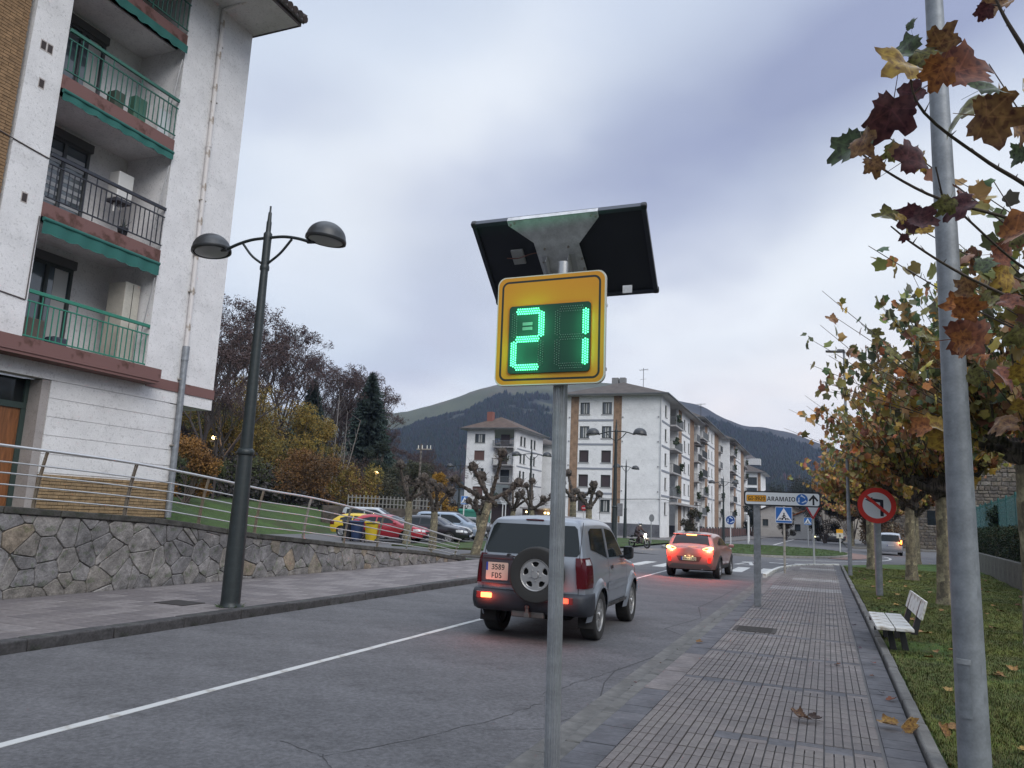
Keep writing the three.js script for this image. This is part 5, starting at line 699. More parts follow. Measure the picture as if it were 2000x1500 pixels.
  { const b = B(); b.rbox(0.50, 0.40, 0.04, 0.02, -0.50, 0.99, 2.045); b.rbox(0.48, 0.06, 0.05, 0.012, -0.50, 1.185, 2.055); b.rbox(0.48, 0.035, 0.045, 0.01, -0.50, 0.80, 2.06); b.build('plate_recess', std([0.05, 0.045, 0.055], { roughness: 0.4 }), t); }
  numberPlate(t, -0.50, 0.975, 2.0685, 0.35, 0.255, plateTex(['3589', 'FDS'], '#c7b2a2', true));
  { const w = wheel(t, 0.17, 0.97, 2.19, 0.40, 0.24, 1, 5, [0.40, 0.395, 0.39], 'spare_wheel', 0.575); w.rotation.set(PI / 2, 0.35, 0); B().cyl(0.12, 0.12, 0.12, 0.17, 0.97, 2.07, 12, PI / 2).build('wheel_carrier', M.black, t); }
  { const b = B(); b.bar(V(-0.32, 1.215, 2.06), V(0.05, 1.16, 2.09), 0.012, 0.008).cyl(0.025, 0.025, 0.06, -0.33, 1.215, 2.05, 10, PI / 2); b.build('rear_wiper', M.black, t); }
  B().rbox(0.28, 0.02, 0.02, 0.005, 0, 1.752, 1.86).build('high_brake_lamp', tailRed, t);
  // rear bumper wrapping the corners
  { const b = B(), n = 40; const prof = [[0.40, 0.0], [0.44, 0.10], [0.54, 0.15], [0.66, 0.145], [0.715, 0.10], [0.72, 0.02]]; b.grid(n, prof.length - 1, (u, v) => { const [y, o] = prof[Math.round(v * (prof.length - 1))]; const q = lerp(-1, 1, u), a = Math.abs(q); if (a < 0.62) { const x = q / 0.62 * 0.78; return [x, y, 2.0 + o - 0.03 * (x / 0.78) ** 2]; } const k = (a - 0.62) / 0.38, th = Math.min(1, k * 2) * PI / 2; const sgn = Math.sign(q); const R = 0.13; let x = 0.78 + Math.sin(th) * R, z = 1.97 + o - (1 - Math.cos(th)) * (R + o * 0.5); if (k > 0.5) { z -= (k - 0.5) * 2 * 0.24; x += 0.01; } return [sgn * (x - (0.15 - o) * 0.25), y, z]; }); b.build('rear_bumper', bump, t); }
  for (const x of [-1, 1]) { const lampMat = brakeGlow(x < 0 ? [1, 0.16, 0.05] : [1, 0.10, 0.05], x < 0 ? 5 : 1.6); B().rbox(0.175, 0.072, 0.03, 0.012, x < 0 ? -0.63 : 0.545, 0.625, 2.128).build('fog_lamp', lampMat, t); B().rbox(0.26, 0.105, 0.02, 0.01, x < 0 ? -0.665 : 0.57, 0.625, 2.118).build('lamp_surround', phys([0.1, 0.02, 0.02], { roughness: 0.2, clearcoat: 1 }), t); const l = new THREE.PointLight(new THREE.Color(1, 0.09, 0.03), x < 0 ? 0.3 : 0.12, 0, 2); l.position.set(x < 0 ? -0.63 : 0.545, 0.625, 2.20); l.castShadow = true; l.shadow.radius = 3; l.name = 'fog_lamp_light'; t.add(l); }
  { const b = B(); b.rbox(0.5, 0.10, 0.10, 0.02, 0.0, 0.39, 2.02).cyl(0.025, 0.025, 0.1, 0.02, 0.44, 2.15, 10).sphere(0.032, 0.02, 0.5, 2.15); b.rbox(0.08, 0.07, 0.16, 0.01, 0.02, 0.39, 2.1); b.build('tow_bar', std([0.16, 0.15, 0.14], { roughness: 0.5, metalness: 0.6 }), t); }
  for (const x of [-1, 1]) B().rbox(0.26, 0.26, 0.015, 0.006, x * 0.78, 0.33, 1.62).build('mud_flap', M.rubber, t);
  // front end glimpsed from behind
  s.upper(-0.80, -0.20, 0.92, 0.9, 0.006).build('windscreen', glass, t);
  for (const k of [-1, 1]) s.side(k, -1.93, -1.68, 0.84, 0.96, 0.012, 6, 4).build('indicator', phys([0.5, 0.14, 0.04], { roughness: 0.2, clearcoat: 1 }), t);
  B().rbox(1.72, 0.3, 0.22, 0.08, 0, 0.6, -2.0).build('front_bumper', silver, t);
  B().rbox(0.06, 0.012, 0.02, 0.004, 0.1, 1.815, 1.5).bar(V(0.55, 1.80, -0.05), V(0.58, 2.2, 0.15), 0.004).build('aerial', M.black, t);
}
{ // ---- small crossover ahead, braking and indicating
  const c = { L: 4.15, base: 0.30, wheelR: 0.335, arch: 0.385, wheels: [1.30, -1.29], crown: 0.05, corner: 0.12, rearBulge: 0.13, frontBulge: 0.2,
    top: [[-2.07, 0.82], [-1.9, 0.95], [-1.1, 1.07], [-0.9, 1.10], [-0.15, 1.46], [0.15, 1.52], [0.8, 1.53], [1.4, 1.49], [1.70, 1.45], [1.94, 1.13], [2.0, 1.06], [2.07, 1.02]],
    width: [[0.25, 0.80], [0.45, 0.875], [0.75, 0.90], [0.98, 0.885], [1.06, 0.84], [1.3, 0.735], [1.5, 0.66]],
    rear: [[0.25, -0.06], [0.45, 0.02], [0.75, 0.04], [0.95, 0.02], [1.1, -0.03]], front: [[0.3, 0.06], [0.6, 0], [0.9, 0.08]],
    plan: [[-2.07, 0.78], [-1.85, 0.92], [-1.3, 1.0], [-0.4, 0.985], [1.2, 1.005], [1.75, 0.95], [2.07, 0.86]] };
  const t = thing('crossover_car', 'crossover car with red glare mixed into its body colour, braking before the zebra crossing, plate lit', 'car', [-4.22, 0, -28.95], -0.03);
  const s = carShape(c), body = paint([0.31, 0.15, 0.125], { metalness: 0.2 }), glass = M.glass;  // red glare of the brake lamps is mixed into the body colour
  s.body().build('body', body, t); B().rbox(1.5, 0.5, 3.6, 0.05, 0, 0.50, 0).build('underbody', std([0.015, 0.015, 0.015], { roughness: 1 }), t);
  for (const z of c.wheels) for (const x of [-1, 1]) wheel(t, x * 0.785, 0.335, z, 0.335, 0.22, x, 5, [0.25, 0.25, 0.26]);
  s.upper(1.38, 1.93, 0.90, 1.0, 0.008, 12).build('rear_window', glass, t); s.upper(-0.86, -0.18, 0.95, 0.92, 0.006).build('windscreen', glass, t);
  for (const k of [-1, 1]) {
    s.side(k, -0.62, 1.35, poly([[-0.62, 1.07], [1.35, 1.11]]), (z) => Math.max(1.08, Math.min(s.top(z) - 0.19, 1.12 + (z + 0.62) * 0.6, 1.33 - Math.max(0, z - 0.6) * 0.22)), 0.006, 22, 5).build('side_window', glass, t);
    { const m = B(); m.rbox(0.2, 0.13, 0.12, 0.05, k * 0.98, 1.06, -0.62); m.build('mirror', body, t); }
    s.side(k, -0.9, 0.9, 0.31, 0.44, 0.012, 18, 3).build('sill_guard', std([0.04, 0.04, 0.042], { roughness: 0.6 }), t);
    for (const zw of c.wheels) { const b = B(); b.grid(26, 3, (u, v) => { const a = lerp(-0.05, PI + 0.05, u), r = c.arch + 0.06 - v * 0.075, z = zw + Math.cos(a) * r, y = 0.335 + Math.sin(a) * r; return [k * (s.half(clamp(z, -2, 2), y) + 0.022 * Math.min(1, v * 2)), y, z]; }, k > 0); b.build('wheel_flare', std([0.04, 0.04, 0.042], { roughness: 0.6 }), t); }
    // tail lamps: rising eye shapes, lit
    const b = B(); const ring = []; for (let i = 0; i <= 26; i++) { const a = i / 26 * PI * 2; const x = 0.615 + 0.165 * Math.cos(a) , y = 0.985 + 0.062 * Math.sin(a) * (0.75 + 0.35 * Math.cos(a)) + 0.02 * Math.cos(a); const w = s.half(2.07, Math.min(y, 1.02)), q = clamp(x / 0.80, 0, 1); ring.push(V(k * x, y, s.bend(2.07, y) + 0.13 * (1 - q * q) + 0.015)); }
    const lens = B(); lens.grid(26, 3, (u, v) => { const p = ring[Math.round(u * 26)], cx = k * 0.615, cy = 0.985; return [lerp(cx, p.x, v), lerp(cy, p.y, v), p.z + 0.004]; }); lens.build('lamp_lens', phys([0.16, 0.02, 0.02], { roughness: 0.15, clearcoat: 1 }), t);
    b.tube(ring, 0.011, 6, 40); b.build('tail_lamp', brakeGlow([1, 0.42, 0.10], 8), t);
    B().sphere(0.062, k * (k < 0 ? 0.70 : 0.69), 0.985, 2.09 + 0.02, 1, 0.75, 0.35).build('brake_lamp', brakeGlow([1, 0.50, 0.14], 10), t);
    const l = new THREE.PointLight(new THREE.Color(1, 0.10, 0.05), 3.5, 0, 2); l.position.set(k * 0.68, 0.99, 2.24); l.castShadow = true; l.shadow.radius = 3; l.name = 'brake_light'; t.add(l);
    s.end(1, [[0.52, k * 0.66 - 0.05, k * 0.66 + 0.05], [0.60, k * 0.66 - 0.06, k * 0.66 + 0.06], [0.70, k * 0.68 - 0.045, k * 0.68 + 0.045]], 0.01, 4, 4).build('glowing_reflector', phys([0.45, 0.02, 0.02], { roughness: 0.1, clearcoat: 1, emissive: col(0.5, 0.02, 0.01) }), t);  // unlit reflectors, their red shine painted in as a glow of their own
  }
  B().rbox(0.34, 0.03, 0.04, 0.01, 0.0, 1.425, 1.76).build('high_brake_lamp', brakeGlow([1, 0.34, 0.10], 6), t);
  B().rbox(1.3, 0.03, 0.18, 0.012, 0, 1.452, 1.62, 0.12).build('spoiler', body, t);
  s.end(1, [[0.56, -0.33, 0.33], [0.60, -0.36, 0.36], [0.72, -0.42, 0.42]], 0.004, 8, 4).build('plate_recess', std([0.08, 0.05, 0.045], { roughness: 0.95 }), t);
  numberPlate(t, 0, 0.645, 2.07 + 0.17 + 0.035, 0.50, 0.11, plateTex(['8961 LMJ'], '#cfc4a4', false));
  for (const x of [-0.12, 0.12]) B().rbox(0.05, 0.015, 0.02, 0.004, x, 0.728, 2.235).build('plate_lamp', std([0.4, 0.35, 0.2], { emissive: col(1, 0.75, 0.3), emissiveIntensity: 3 }), t);
  { const l = new THREE.PointLight(new THREE.Color(1, 0.72, 0.35), 0.03, 0, 2); l.position.set(0, 0.735, 2.33); l.name = 'plate_light'; t.add(l); }
  s.end(1, [[0.30, -0.70, 0.70], [0.34, -0.72, 0.72], [0.44, -0.60, 0.60], [0.47, -0.56, 0.56]], 0.008, 12, 4).build('rear_skirt', std([0.11, 0.105, 0.10], { roughness: 0.6 }), t);
  { const b = B(); for (let i = 0; i < 4; i++) b.rbox(0.03, 0.02, 0.008, 0.003, -0.06 + i * 0.045, 0.93, 2.222); b.build('lettering', M.chrome, t).userData.kind = 'stuff'; }
  B().add(new THREE.CylinderGeometry(0.028, 0.028, 0.12, 10), xf(0.42, 0.32, 2.08, PI / 2)).build('exhaust', M.chrome, t);
  B().rbox(0.04, 0.07, 0.16, 0.015, 0.0, 1.585, 1.2).build('aerial', M.black, t);
}
// ---- parked and distant cars, from one recipe
function plainCar(name, label, pos, turn, o) {
  const L = o.L ?? 4.2, R = o.R ?? 0.31, hgt = o.h ?? 1.46, van = o.van, f = -L / 2, r = L / 2, hood = o.hood ?? 0.92, W = o.W ?? 0.86, belt = o.belt ?? 0.95;
  const c = { L, base: 0.26, wheelR: R, arch: R + 0.05, wheels: [r - (o.ro ?? 0.78), f + (o.fo ?? 0.85)], crown: 0.04, corner: 0.10, rearBulge: 0.08, frontBulge: 0.16, columns: 80,
    top: van ? [[f, hood - 0.18], [f + 0.12, hood], [f + 0.75, hood + 0.12], [f + 0.85, hood + 0.15], [f + 1.75, hgt - 0.06], [f + 2.1, hgt], [r - 0.5, hgt], [r - 0.12, hgt - 0.04], [r, hgt - 0.12]]
      : [[f, hood - 0.24], [f + 0.14, hood - 0.08], [f + 0.95, hood + 0.06], [f + 1.12, hood + 0.09], [f + 1.9, hgt - 0.06], [f + 2.3, hgt], [r - 1.1, hgt - 0.01], [r - 0.6, hgt - 0.09], [r - 0.14, belt + 0.12], [r, belt - 0.02]],
    width: [[0.25, W - 0.08], [0.45, W - 0.015], [0.7, W], [belt, W - 0.03], [belt + 0.08, W - 0.07], [hgt - 0.05, W - (van ? 0.16 : 0.26)]], rear: [[0.25, -0.06], [0.5, 0.02], [0.8, 0.02], [belt + 0.1, van ? -0.02 : -0.04], [hgt, van ? -0.15 : -0.06]], front: [[0.3, 0.06], [0.5, 0], [0.8, 0.08]],
    plan: [[f, 0.76], [f + 0.25, 0.92], [f + 0.8, 1], [r - 0.5, 1], [r - 0.1, 0.94], [r, 0.88]] };
  const t = thing(name, label, o.cat ?? 'car', pos, turn), s = carShape(c), glass = M.glass;
  s.body().build('body', o.mat, t); B().rbox(W * 1.7, 0.45, L - 0.7, 0.05, 0, 0.48, 0).build('underbody', std([0.014, 0.014, 0.014], { roughness: 1 }), t);
  for (const z of c.wheels) for (const x of [-1, 1]) wheel(t, x * (W - 0.11), R, z, R, 0.2, x, o.spokes ?? 5, o.rim ?? [0.34, 0.34, 0.35]);
  const wa = van ? f + 0.88 : f + 1.16, wb = van ? f + 1.72 : f + 1.88; s.upper(wa, wb, 0.93, 0.93, 0.006).build('windscreen', glass, t);
  if (van) s.end(1, [[belt + 0.03, -W * 0.74, W * 0.74], [hgt - 0.2, -W * 0.68, W * 0.68]], 0.006).build('rear_window', glass, t); else s.upper(r - 0.58, r - 0.17, 0.86, 0.95, 0.006).build('rear_window', glass, t);
  for (const k of [-1, 1]) {
    const z0 = wa + 0.25, z1 = o.sideEnd ?? (van ? r - 0.35 : r - 0.62), mid = (z0 + z1) / 2 + 0.1; const hi = (z) => Math.max(belt + 0.035, Math.min(s.top(z) - 0.175, belt + 0.05 + (z - z0) * 0.75, hgt - 0.17 - Math.max(0, z - (z1 - 0.6)) * (van ? 0.05 : 0.25)));
    s.side(k, z0, mid - 0.04, belt + 0.03, hi, 0.006, 14, 5).build('front_side_window', glass, t); s.side(k, mid + 0.04, z1, belt + 0.03, hi, 0.006, 14, 5).build('rear_side_window', glass, t);
    B().rbox(0.18, 0.13, 0.11, 0.045, k * (W + 0.09), belt + 0.06, wa + 0.32).build('mirror', o.mat, t);
    s.end(-1, [[hood - 0.32, k * 0.42 - 0.05 * k, k * 0.64], [hood - 0.2, k * 0.40, k * 0.66]], 0.012, 6, 3).build('headlamp', phys([0.55, 0.56, 0.58], { roughness: 0.1, clearcoat: 1 }), t);
    s.side(k, f + 0.03, f + 0.42, hood - 0.30, hood - 0.18, 0.012, 6, 3).build('headlamp_side', phys([0.5, 0.51, 0.53], { roughness: 0.1, clearcoat: 1 }), t);
    s.end(1, [[belt - 0.28, k * (W - 0.26), k * (W - 0.11)], [belt + (van ? 0.22 : -0.02), k * (W - 0.24), k * (W - 0.13)]], 0.012, 4, 5).build('tail_lamp', o.tail ?? tailRed, t);
    s.side(k, r - 0.30, r - 0.02, belt - 0.25, belt + (van ? 0.2 : -0.03), 0.012, 5, 5).build('tail_lamp_side', o.tail ?? tailRed, t);
    s.side(k, mid - 0.008, mid + 0.008, 0.34, belt, 0.003, 1, 10).build('door_gap', M.black, t); s.side(k, mid - 0.3, mid - 0.14, belt - 0.14, belt - 0.10, 0.012, 4, 2).build('door_handle', o.mat, t);
  }
  s.end(-1, [[hood - 0.42, -0.34, 0.34], [hood - 0.30, -0.38, 0.38]], 0.008, 8, 3).build('grille', M.black, t); s.end(-1, [[0.30, -0.5, 0.5], [0.40, -0.55, 0.55]], 0.008, 8, 2).build('lower_grille', M.black, t);
  numberPlate(t, 0, hood - 0.49, f - 0.16 - 0.012, 0.5, 0.11, o.plate ?? blankPlate, -1); numberPlate(t, 0, o.plateY ?? 0.62, r + 0.115, 0.5, 0.11, o.plate ?? blankPlate);
  return t;
}
const blankPlate = canvasTex(64, 16, (x, w, h) => { x.fillStyle = '#b9b9ba'; x.fillRect(0, 0, w, h); x.fillStyle = '#2d4a9c'; x.fillRect(0, 0, 6, h); });
const P2 = -PI / 2;
plainCar('hatchback', 'bright red hatchback parked nose out behind the handrail and bins', [-21.95, 0.125, -37.0], P2 + 0.13, { mat: paint([0.38, 0.024, 0.04]), h: 1.45 });
plainCar('hatchback', 'black hatchback parked beside the red one with pale headlamps', [-20.9, 0.125, -39.9], P2 + 0.13, { mat: paint([0.016, 0.016, 0.02]), h: 1.48, L: 4.3 });
plainCar('small_van', 'white car with dark side windows parked just beyond the black hatchback', [-21.9, 0.125, -42.6], P2 + 0.12, { mat: paint([0.60, 0.61, 0.62]), h: 1.44, L: 4.0 });
plainCar('people_carrier', 'tall silver blue people carrier, last of the parked row', [-22.75, 0.125, -46.0], P2 + 0.12, { mat: paint([0.30, 0.36, 0.44], { metalness: 0.35 }), h: 1.72, L: 4.5, van: true, hood: 1.0, belt: 1.02, W: 0.90 });
plainCar('saloon_car', 'grey car half hidden behind the last parked people carrier', [-22.4, 0.125, -49.3], P2 + 0.1, { mat: paint([0.10, 0.095, 0.09]), h: 1.46 });
plainCar('hatchback', 'bright yellow hatchback parked at the left end behind the red one', [-25.6, 0.125, -40.3], P2 + 0.1, { mat: paint([0.62, 0.43, 0.015]), h: 1.42, L: 3.9 });
plainCar('estate_car', 'pale estate car parked in the back row behind the red hatchback', [-29.5, 0.3, -47.5], P2 + 0.2, { mat: paint([0.42, 0.44, 0.46]), h: 1.66, L: 4.4, van: true, hood: 0.98, belt: 0.98 });
{ const amber = brakeGlow([1, 0.36, 0.05], 2.6); const t = plainCar('people_carrier', 'silver people carrier driving off to the right behind the tree trunks, orange light lit', [4.75, 0, -71.5], -0.02, { mat: paint([0.36, 0.38, 0.41], { metalness: 0.3 }), h: 1.80, L: 4.4, van: true, hood: 1.02, belt: 1.06, W: 0.90, plateY: 0.78 }); B().rbox(0.11, 0.34, 0.03, 0.012, 0.77, 1.06, 2.27).build('lit_lamp', amber, t); const l = new THREE.PointLight(new THREE.Color(1, 0.35, 0.08), 1.2, 0, 2); l.position.set(0.77, 1.06, 2.4); l.name = 'lamp_light'; l.castShadow = true; l.shadow.radius = 3; t.add(l); }
{ const t = plainCar('hatchback', 'distant white car braking far down the street beyond the roundabout', [-5.0, 0, -150], 0, { mat: paint([0.55, 0.55, 0.55]), h: 1.55, tail: brakeGlow([1, 0.12, 0.08], 3), van: true }); t.position.x = -4.6; }
{ const t = plainCar('hatchback', 'distant dark car with red lights just right of the far white one', [-2.4, 0, -165], 0, { mat: paint([0.04, 0.03, 0.03]), h: 1.4, tail: brakeGlow([1, 0.05, 0.03], 3) }); }
{ const t = plainCar('saloon_car', 'dark car with a lit headlamp at a side street far beyond the roundabout', [0.4, 0.0, -128], PI / 2 + 0.35, { mat: paint([0.03, 0.032, 0.036]), h: 1.42, L: 4.4 }); B().sphere(0.09, -0.55, 0.68, -2.33, 1, 1, .5).build('lit_headlamp', std([0.5, 0.5, 0.3], { emissive: col(1, 0.9, 0.4), emissiveIntensity: 3 }), t); }

{ // ---- motorcycle and rider
  const t = thing('motorcycle', 'dark motorcycle with lit headlamp turning round the roundabout', 'motorcycle', [-11.9, 0, -53.2], P2 - 0.55);
  // front is -z
  const R = 0.31; for (const z of [-0.72, 0.70]) { const g = new THREE.Group(); g.name = 'wheel'; t.add(g); g.position.set(0, R, z); g.rotation.y = PI / 2; B().add(new THREE.TorusGeometry(R - 0.055, 0.055, 10, 32)).build('tyre', M.rubber, g); const rm = B(); rm.add(new THREE.TorusGeometry(R - 0.10, 0.014, 6, 28)).cyl(0.045, 0.045, 0.14, 0, 0, 0, 12, PI / 2); for (let i = 0; i < 8; i++) rm.bar(V(0.03 * Math.cos(i * .785), 0.03 * Math.sin(i * .785), 0), V((R - 0.1) * Math.cos(i * .785 + .2), (R - 0.1) * Math.sin(i * .785 + .2), 0), 0.009); rm.build('rim', std([0.2, 0.2, 0.21], { roughness: 0.4, metalness: 0.6 }), g); }
  const fk = B(); for (const x of [-0.09, 0.09]) fk.bar(V(x, R, -0.72), V(x, 0.98, -0.42), 0.025, 0.03); fk.build('fork', std([0.25, 0.25, 0.26], { roughness: 0.3, metalness: 0.8 }), t);
  B().bar(V(-0.36, 1.06, -0.30), V(-0.12, 1.04, -0.42), 0.016).bar(V(-0.12, 1.04, -0.42), V(0.12, 1.04, -0.42), 0.016).bar(V(0.12, 1.04, -0.42), V(0.36, 1.06, -0.30), 0.016).build('handlebar', M.black, t);
  B().sphere(0.2, 0, 0.86, -0.12, 0.75, 0.7, 1.3).build('fuel_tank', paint([0.05, 0.02, 0.02]), t); B().rbox(0.26, 0.12, 0.72, 0.05, 0, 0.80, 0.36).build('seat', M.black, t); B().rbox(0.3, 0.36, 0.46, 0.08, 0, 0.50, -0.02).build('engine', std([0.06, 0.06, 0.062], { roughness: 0.4, metalness: 0.6 }), t);
  B().bar(V(0.14, 0.38, 0.0), V(0.17, 0.42, 0.75), 0.035, 0.05).build('exhaust', M.steelDull, t); B().bar(V(-0.09, 0.34, 0.7), V(-0.09, 0.45, 0.1), 0.03).bar(V(0.09, 0.34, 0.7), V(0.09, 0.45, 0.1), 0.03).build('swing_arm', M.black, t);
  B().rbox(0.16, 0.05, 0.3, 0.02, 0, 0.74, 0.82, -0.3).build('tail', M.black, t); B().sphere(0.05, 0, 0.76, 0.98, 1.2, .7, .5).build('tail_lamp', tailRed, t); B().add(new THREE.TorusGeometry(R + 0.02, 0.03, 6, 14, 1.6), xf(0, R, -0.72, 0, PI / 2, 0).multiply(xf(0, 0, 0, 0, 0, 0.6))).build('mudguard', M.black, t);
  B().sphere(0.095, 0, 0.90, -0.58, 1, 1, 0.6).build('headlamp', std([0.5, 0.5, 0.45], { emissive: col(1, 0.86, 0.72), emissiveIntensity: 5 }), t); { const l = new THREE.PointLight(new THREE.Color(1, 0.8, 0.6), 2.5, 0, 2); l.position.set(0, 0.9, -0.72); l.castShadow = true; l.shadow.radius = 4; l.name = 'headlight'; t.add(l); }
  // rider: one skin meshed from tapered bones
  const J = { pelvis: V(0, 0.93, 0.28), waist: V(0, 1.10, 0.22), chest: V(0, 1.32, 0.10), neck: V(0, 1.45, 0.03) };
  const bones = [[J.pelvis, J.waist, .155, .145], [J.waist, J.chest, .145, .18], [J.chest, J.neck, .165, .07], [J.neck, V(0, 1.54, -0.02), .062, .07]];
  for (const s of [-1, 1]) bones.push([V(s * .08, .92, .27), V(s * .20, .78, -.16), .105, .075], [V(s * .20, .78, -.16), V(s * .19, .40, .08), .075, .05], [V(s * .19, .36, .12), V(s * .20, .31, -.10), .045, .04], [V(s * .12, 1.39, .07), V(s * .20, 1.37, .05), .08, .075], [V(s * .20, 1.37, .05), V(s * .31, 1.16, -.08), .066, .052], [V(s * .31, 1.16, -.08), V(s * .33, 1.07, -.30), .05, .038], [V(s * .33, 1.07, -.30), V(s * .31, 1.05, -.36), .042, .035]);
  const N = 96, mc = new MarchingCubes(N, M.black, false, false, 120000); mc.isolation = 0; const S = 0.75, C = V(0, 0.92, -0.05);
  for (let k = 0; k < N; k++) for (let j = 0; j < N; j++) for (let i = 0; i < N; i++) { const p = V((i - N / 2) / (N / 2) * S + C.x, (j - N / 2) / (N / 2) * S + C.y, (k - N / 2) / (N / 2) * S + C.z); let d = 1e3; for (const [a, b, ra, rb] of bones) { const ab = b.clone().sub(a), t2 = clamp(p.clone().sub(a).dot(ab) / ab.lengthSq(), 0, 1), q = p.distanceTo(a.clone().addScaledVector(ab, t2)) - lerp(ra, rb, t2); const h = clamp(0.5 + 0.5 * (d - q) / 0.05, 0, 1); d = lerp(d, q, h) - 0.05 * h * (1 - h); } mc.field[i + j * N + k * N * N] = -d; }
  mc.update();
  const g = new THREE.BufferGeometry(), n = mc.count; g.setAttribute('position', new THREE.BufferAttribute(mc.positionArray.slice(0, n * 3), 3)); g.setAttribute('normal', new THREE.BufferAttribute(mc.normalArray.slice(0, n * 3), 3)); g.setAttribute('uv', new THREE.BufferAttribute(new Float32Array(n * 2), 2)); g.scale(S, S, S); g.translate(C.x, C.y, C.z);
  const p = thing('person', 'rider in dark clothes and pale helmet seated on the motorcycle', 'person', [-11.9, 0, -53.2], P2 - 0.55); meshOf('body', g, std([0.035, 0.022, 0.024], { roughness: 0.8 }), p);
  B().sphere(0.145, 0, 1.60, -0.03, 0.92, 1.0, 1.08, 20, 16).build('helmet', paint([0.40, 0.40, 0.42]), p); B().add(new THREE.SphereGeometry(0.147, 16, 8, PI * 1.15, PI * 0.7, PI * 0.36, PI * 0.24), xf(0, 1.60, -0.035, 0, 0, 0, 0.93, 1, 1.09)).build('visor', M.glass, p);
}
{ // ---- wheelie bins by the red car
  const bin = (label, pos, turn, c1, c2, g) => { const t = thing('wheelie_bin', label, 'bin', pos, turn, g); const b = B(); b.grid(1, 1, (u, v) => [0, 0, 0]); b.l = []; const pr = [[-.27, .26], [.27, .26], [.33, 0.98], [-.33, 0.98]]; const m = new THREE.CylinderGeometry(0.46, 0.36, 0.9, 4, 1); m.rotateY(PI / 4); b.add(m, xf(0, 0.52, 0, 0, 0, 0, 0.92, 1, 1.0)); b.build('body', std(c1, { roughness: 0.55 }), t); B().rbox(0.68, 0.09, 0.76, 0.03, 0, 1.01, 0).build('lid', std(c2, { roughness: 0.5 }), t); for (const x of [-0.27, 0.27]) B().add(new THREE.CylinderGeometry(0.1, 0.1, 0.05, 14), xf(x, 0.1, 0.28, 0, 0, PI / 2)).build('wheel', M.rubber, t); B().bar(V(-0.22, 0.98, 0.38), V(0.22, 0.98, 0.38), 0.018).build('handle', M.black, t); for (const x of [-0.15, 0.15]) B().rbox(0.03, 0.7, 0.02, 0.008, x, 0.52, -0.31, 0.07).build('rib', std(c1, { roughness: 0.55 }), t); return t; };
  bin('black wheelie bin behind the handrail, left of the blue one', [-23.35, 0.125, -35.2], 0.4, [.02, .02, .024], [.015, .015, .02]);
  bin('dark blue wheelie bin behind the handrail between black and yellow ones', [-22.65, 0.125, -34.9], 0.4, [.022, .042, .11], [.018, .035, .10]);
  bin('yellow wheelie bin behind the handrail before the red hatchback', [-21.6, 0.125, -34.6], 0.4, [.50, .36, .015], [.50, .36, .015]);
}
// ================================================================== TREES
// palmate leaf, about 1 wide, petiole at the origin, tip along +y; folded and curled
function leafGeo(k, fine = true) {
  seed(900 + k); const lobes = [[90 + rr(-4, 4), 1.0], [40 + rr(-5, 5), rr(.82, .92)], [140 + rr(-5, 5), rr(.8, .9)], [-12, rr(.5, .6)], [192, rr(.5, .6)]]; const pts = [], n = fine ? 38 : 18, cx = 0, cy = 0.16;
  for (let i = 0; i <= n; i++) { const a = lerp(-58, 238, i / n); let r = 0.30; for (const [la, lr] of lobes) { const d = Math.abs(a - la) / 31; if (d < 1) r = Math.max(r, lerp(lr * 0.64, 0.33, d)); } if (fine) r *= [1.09, 0.97, 0.93][i % 3] * rr(0.96, 1.05); pts.push([cx + r * Math.cos(a * PI / 180), cy + r * Math.sin(a * PI / 180)]); }
  const curl = rr(-0.9, 0.9), fold = rr(0.1, 0.55), roll = rr(-0.7, 0.9), w = rr(0.6, 1.2), ph = rr(0, 6);
  const Zf = (x, y) => fold * Math.sqrt(x * x + 0.004) * 0.7 + curl * (y - 0.2) * (y - 0.2) + roll * x * x + 0.035 * Math.sin(x * 10 * w + ph) * Math.cos(y * 9 + ph);
  const pos = [], nor = []; const put = (p) => pos.push(p[0], p[1], Zf(p[0], p[1])); const C = [0, 0.14], mix = (p, t) => [lerp(C[0], p[0], t), lerp(C[1], p[1], t)], ring = [...pts, [0.012, 0], [-0.012, 0]];
  const N = ring.length, rows = fine ? [0, 0.4, 0.72, 1] : [0, 1]; for (let i = 0; i < N; i++) { const a = ring[i], b = ring[(i + 1) % N]; for (let q = 0; q + 1 < rows.length; q++) { const t = rows[q], u = rows[q + 1]; put(mix(a, t)); put(mix(a, u)); put(mix(b, u)); if (t > 0) { put(mix(a, t)); put(mix(b, u)); put(mix(b, t)); } } }
  if (fine) { const s = [[-0.009, 0.02], [0.009, 0.02], [0.005, -0.4], [-0.005, -0.4]]; for (const i of [0, 2, 1, 0, 3, 2]) put(s[i]); }
  const g = new THREE.BufferGeometry(); g.setAttribute('position', new THREE.Float32BufferAttribute(pos, 3)); g.setAttribute('uv', new THREE.Float32BufferAttribute(new Float32Array(pos.length / 3 * 2).map((_, i) => pos[(i >> 1) * 3 + (i & 1)] + 0.5), 2));
  const e = 0.01; for (let i = 0; i < pos.length; i += 3) { const x = pos[i], y = pos[i + 1], m = V(-(Zf(x + e, y) - Zf(x - e, y)) / (2 * e), -(Zf(x, y + e) - Zf(x, y - e)) / (2 * e), 1).normalize(); nor.push(m.x, m.y, m.z); } g.setAttribute('normal', new THREE.Float32BufferAttribute(nor, 3)); return g;
}
const LEAF = [0, 1, 2, 3, 7, 8, 9].map((k) => leafGeo(k)), LEAFLOW = [4, 5, 6].map((k) => leafGeo(k, false));
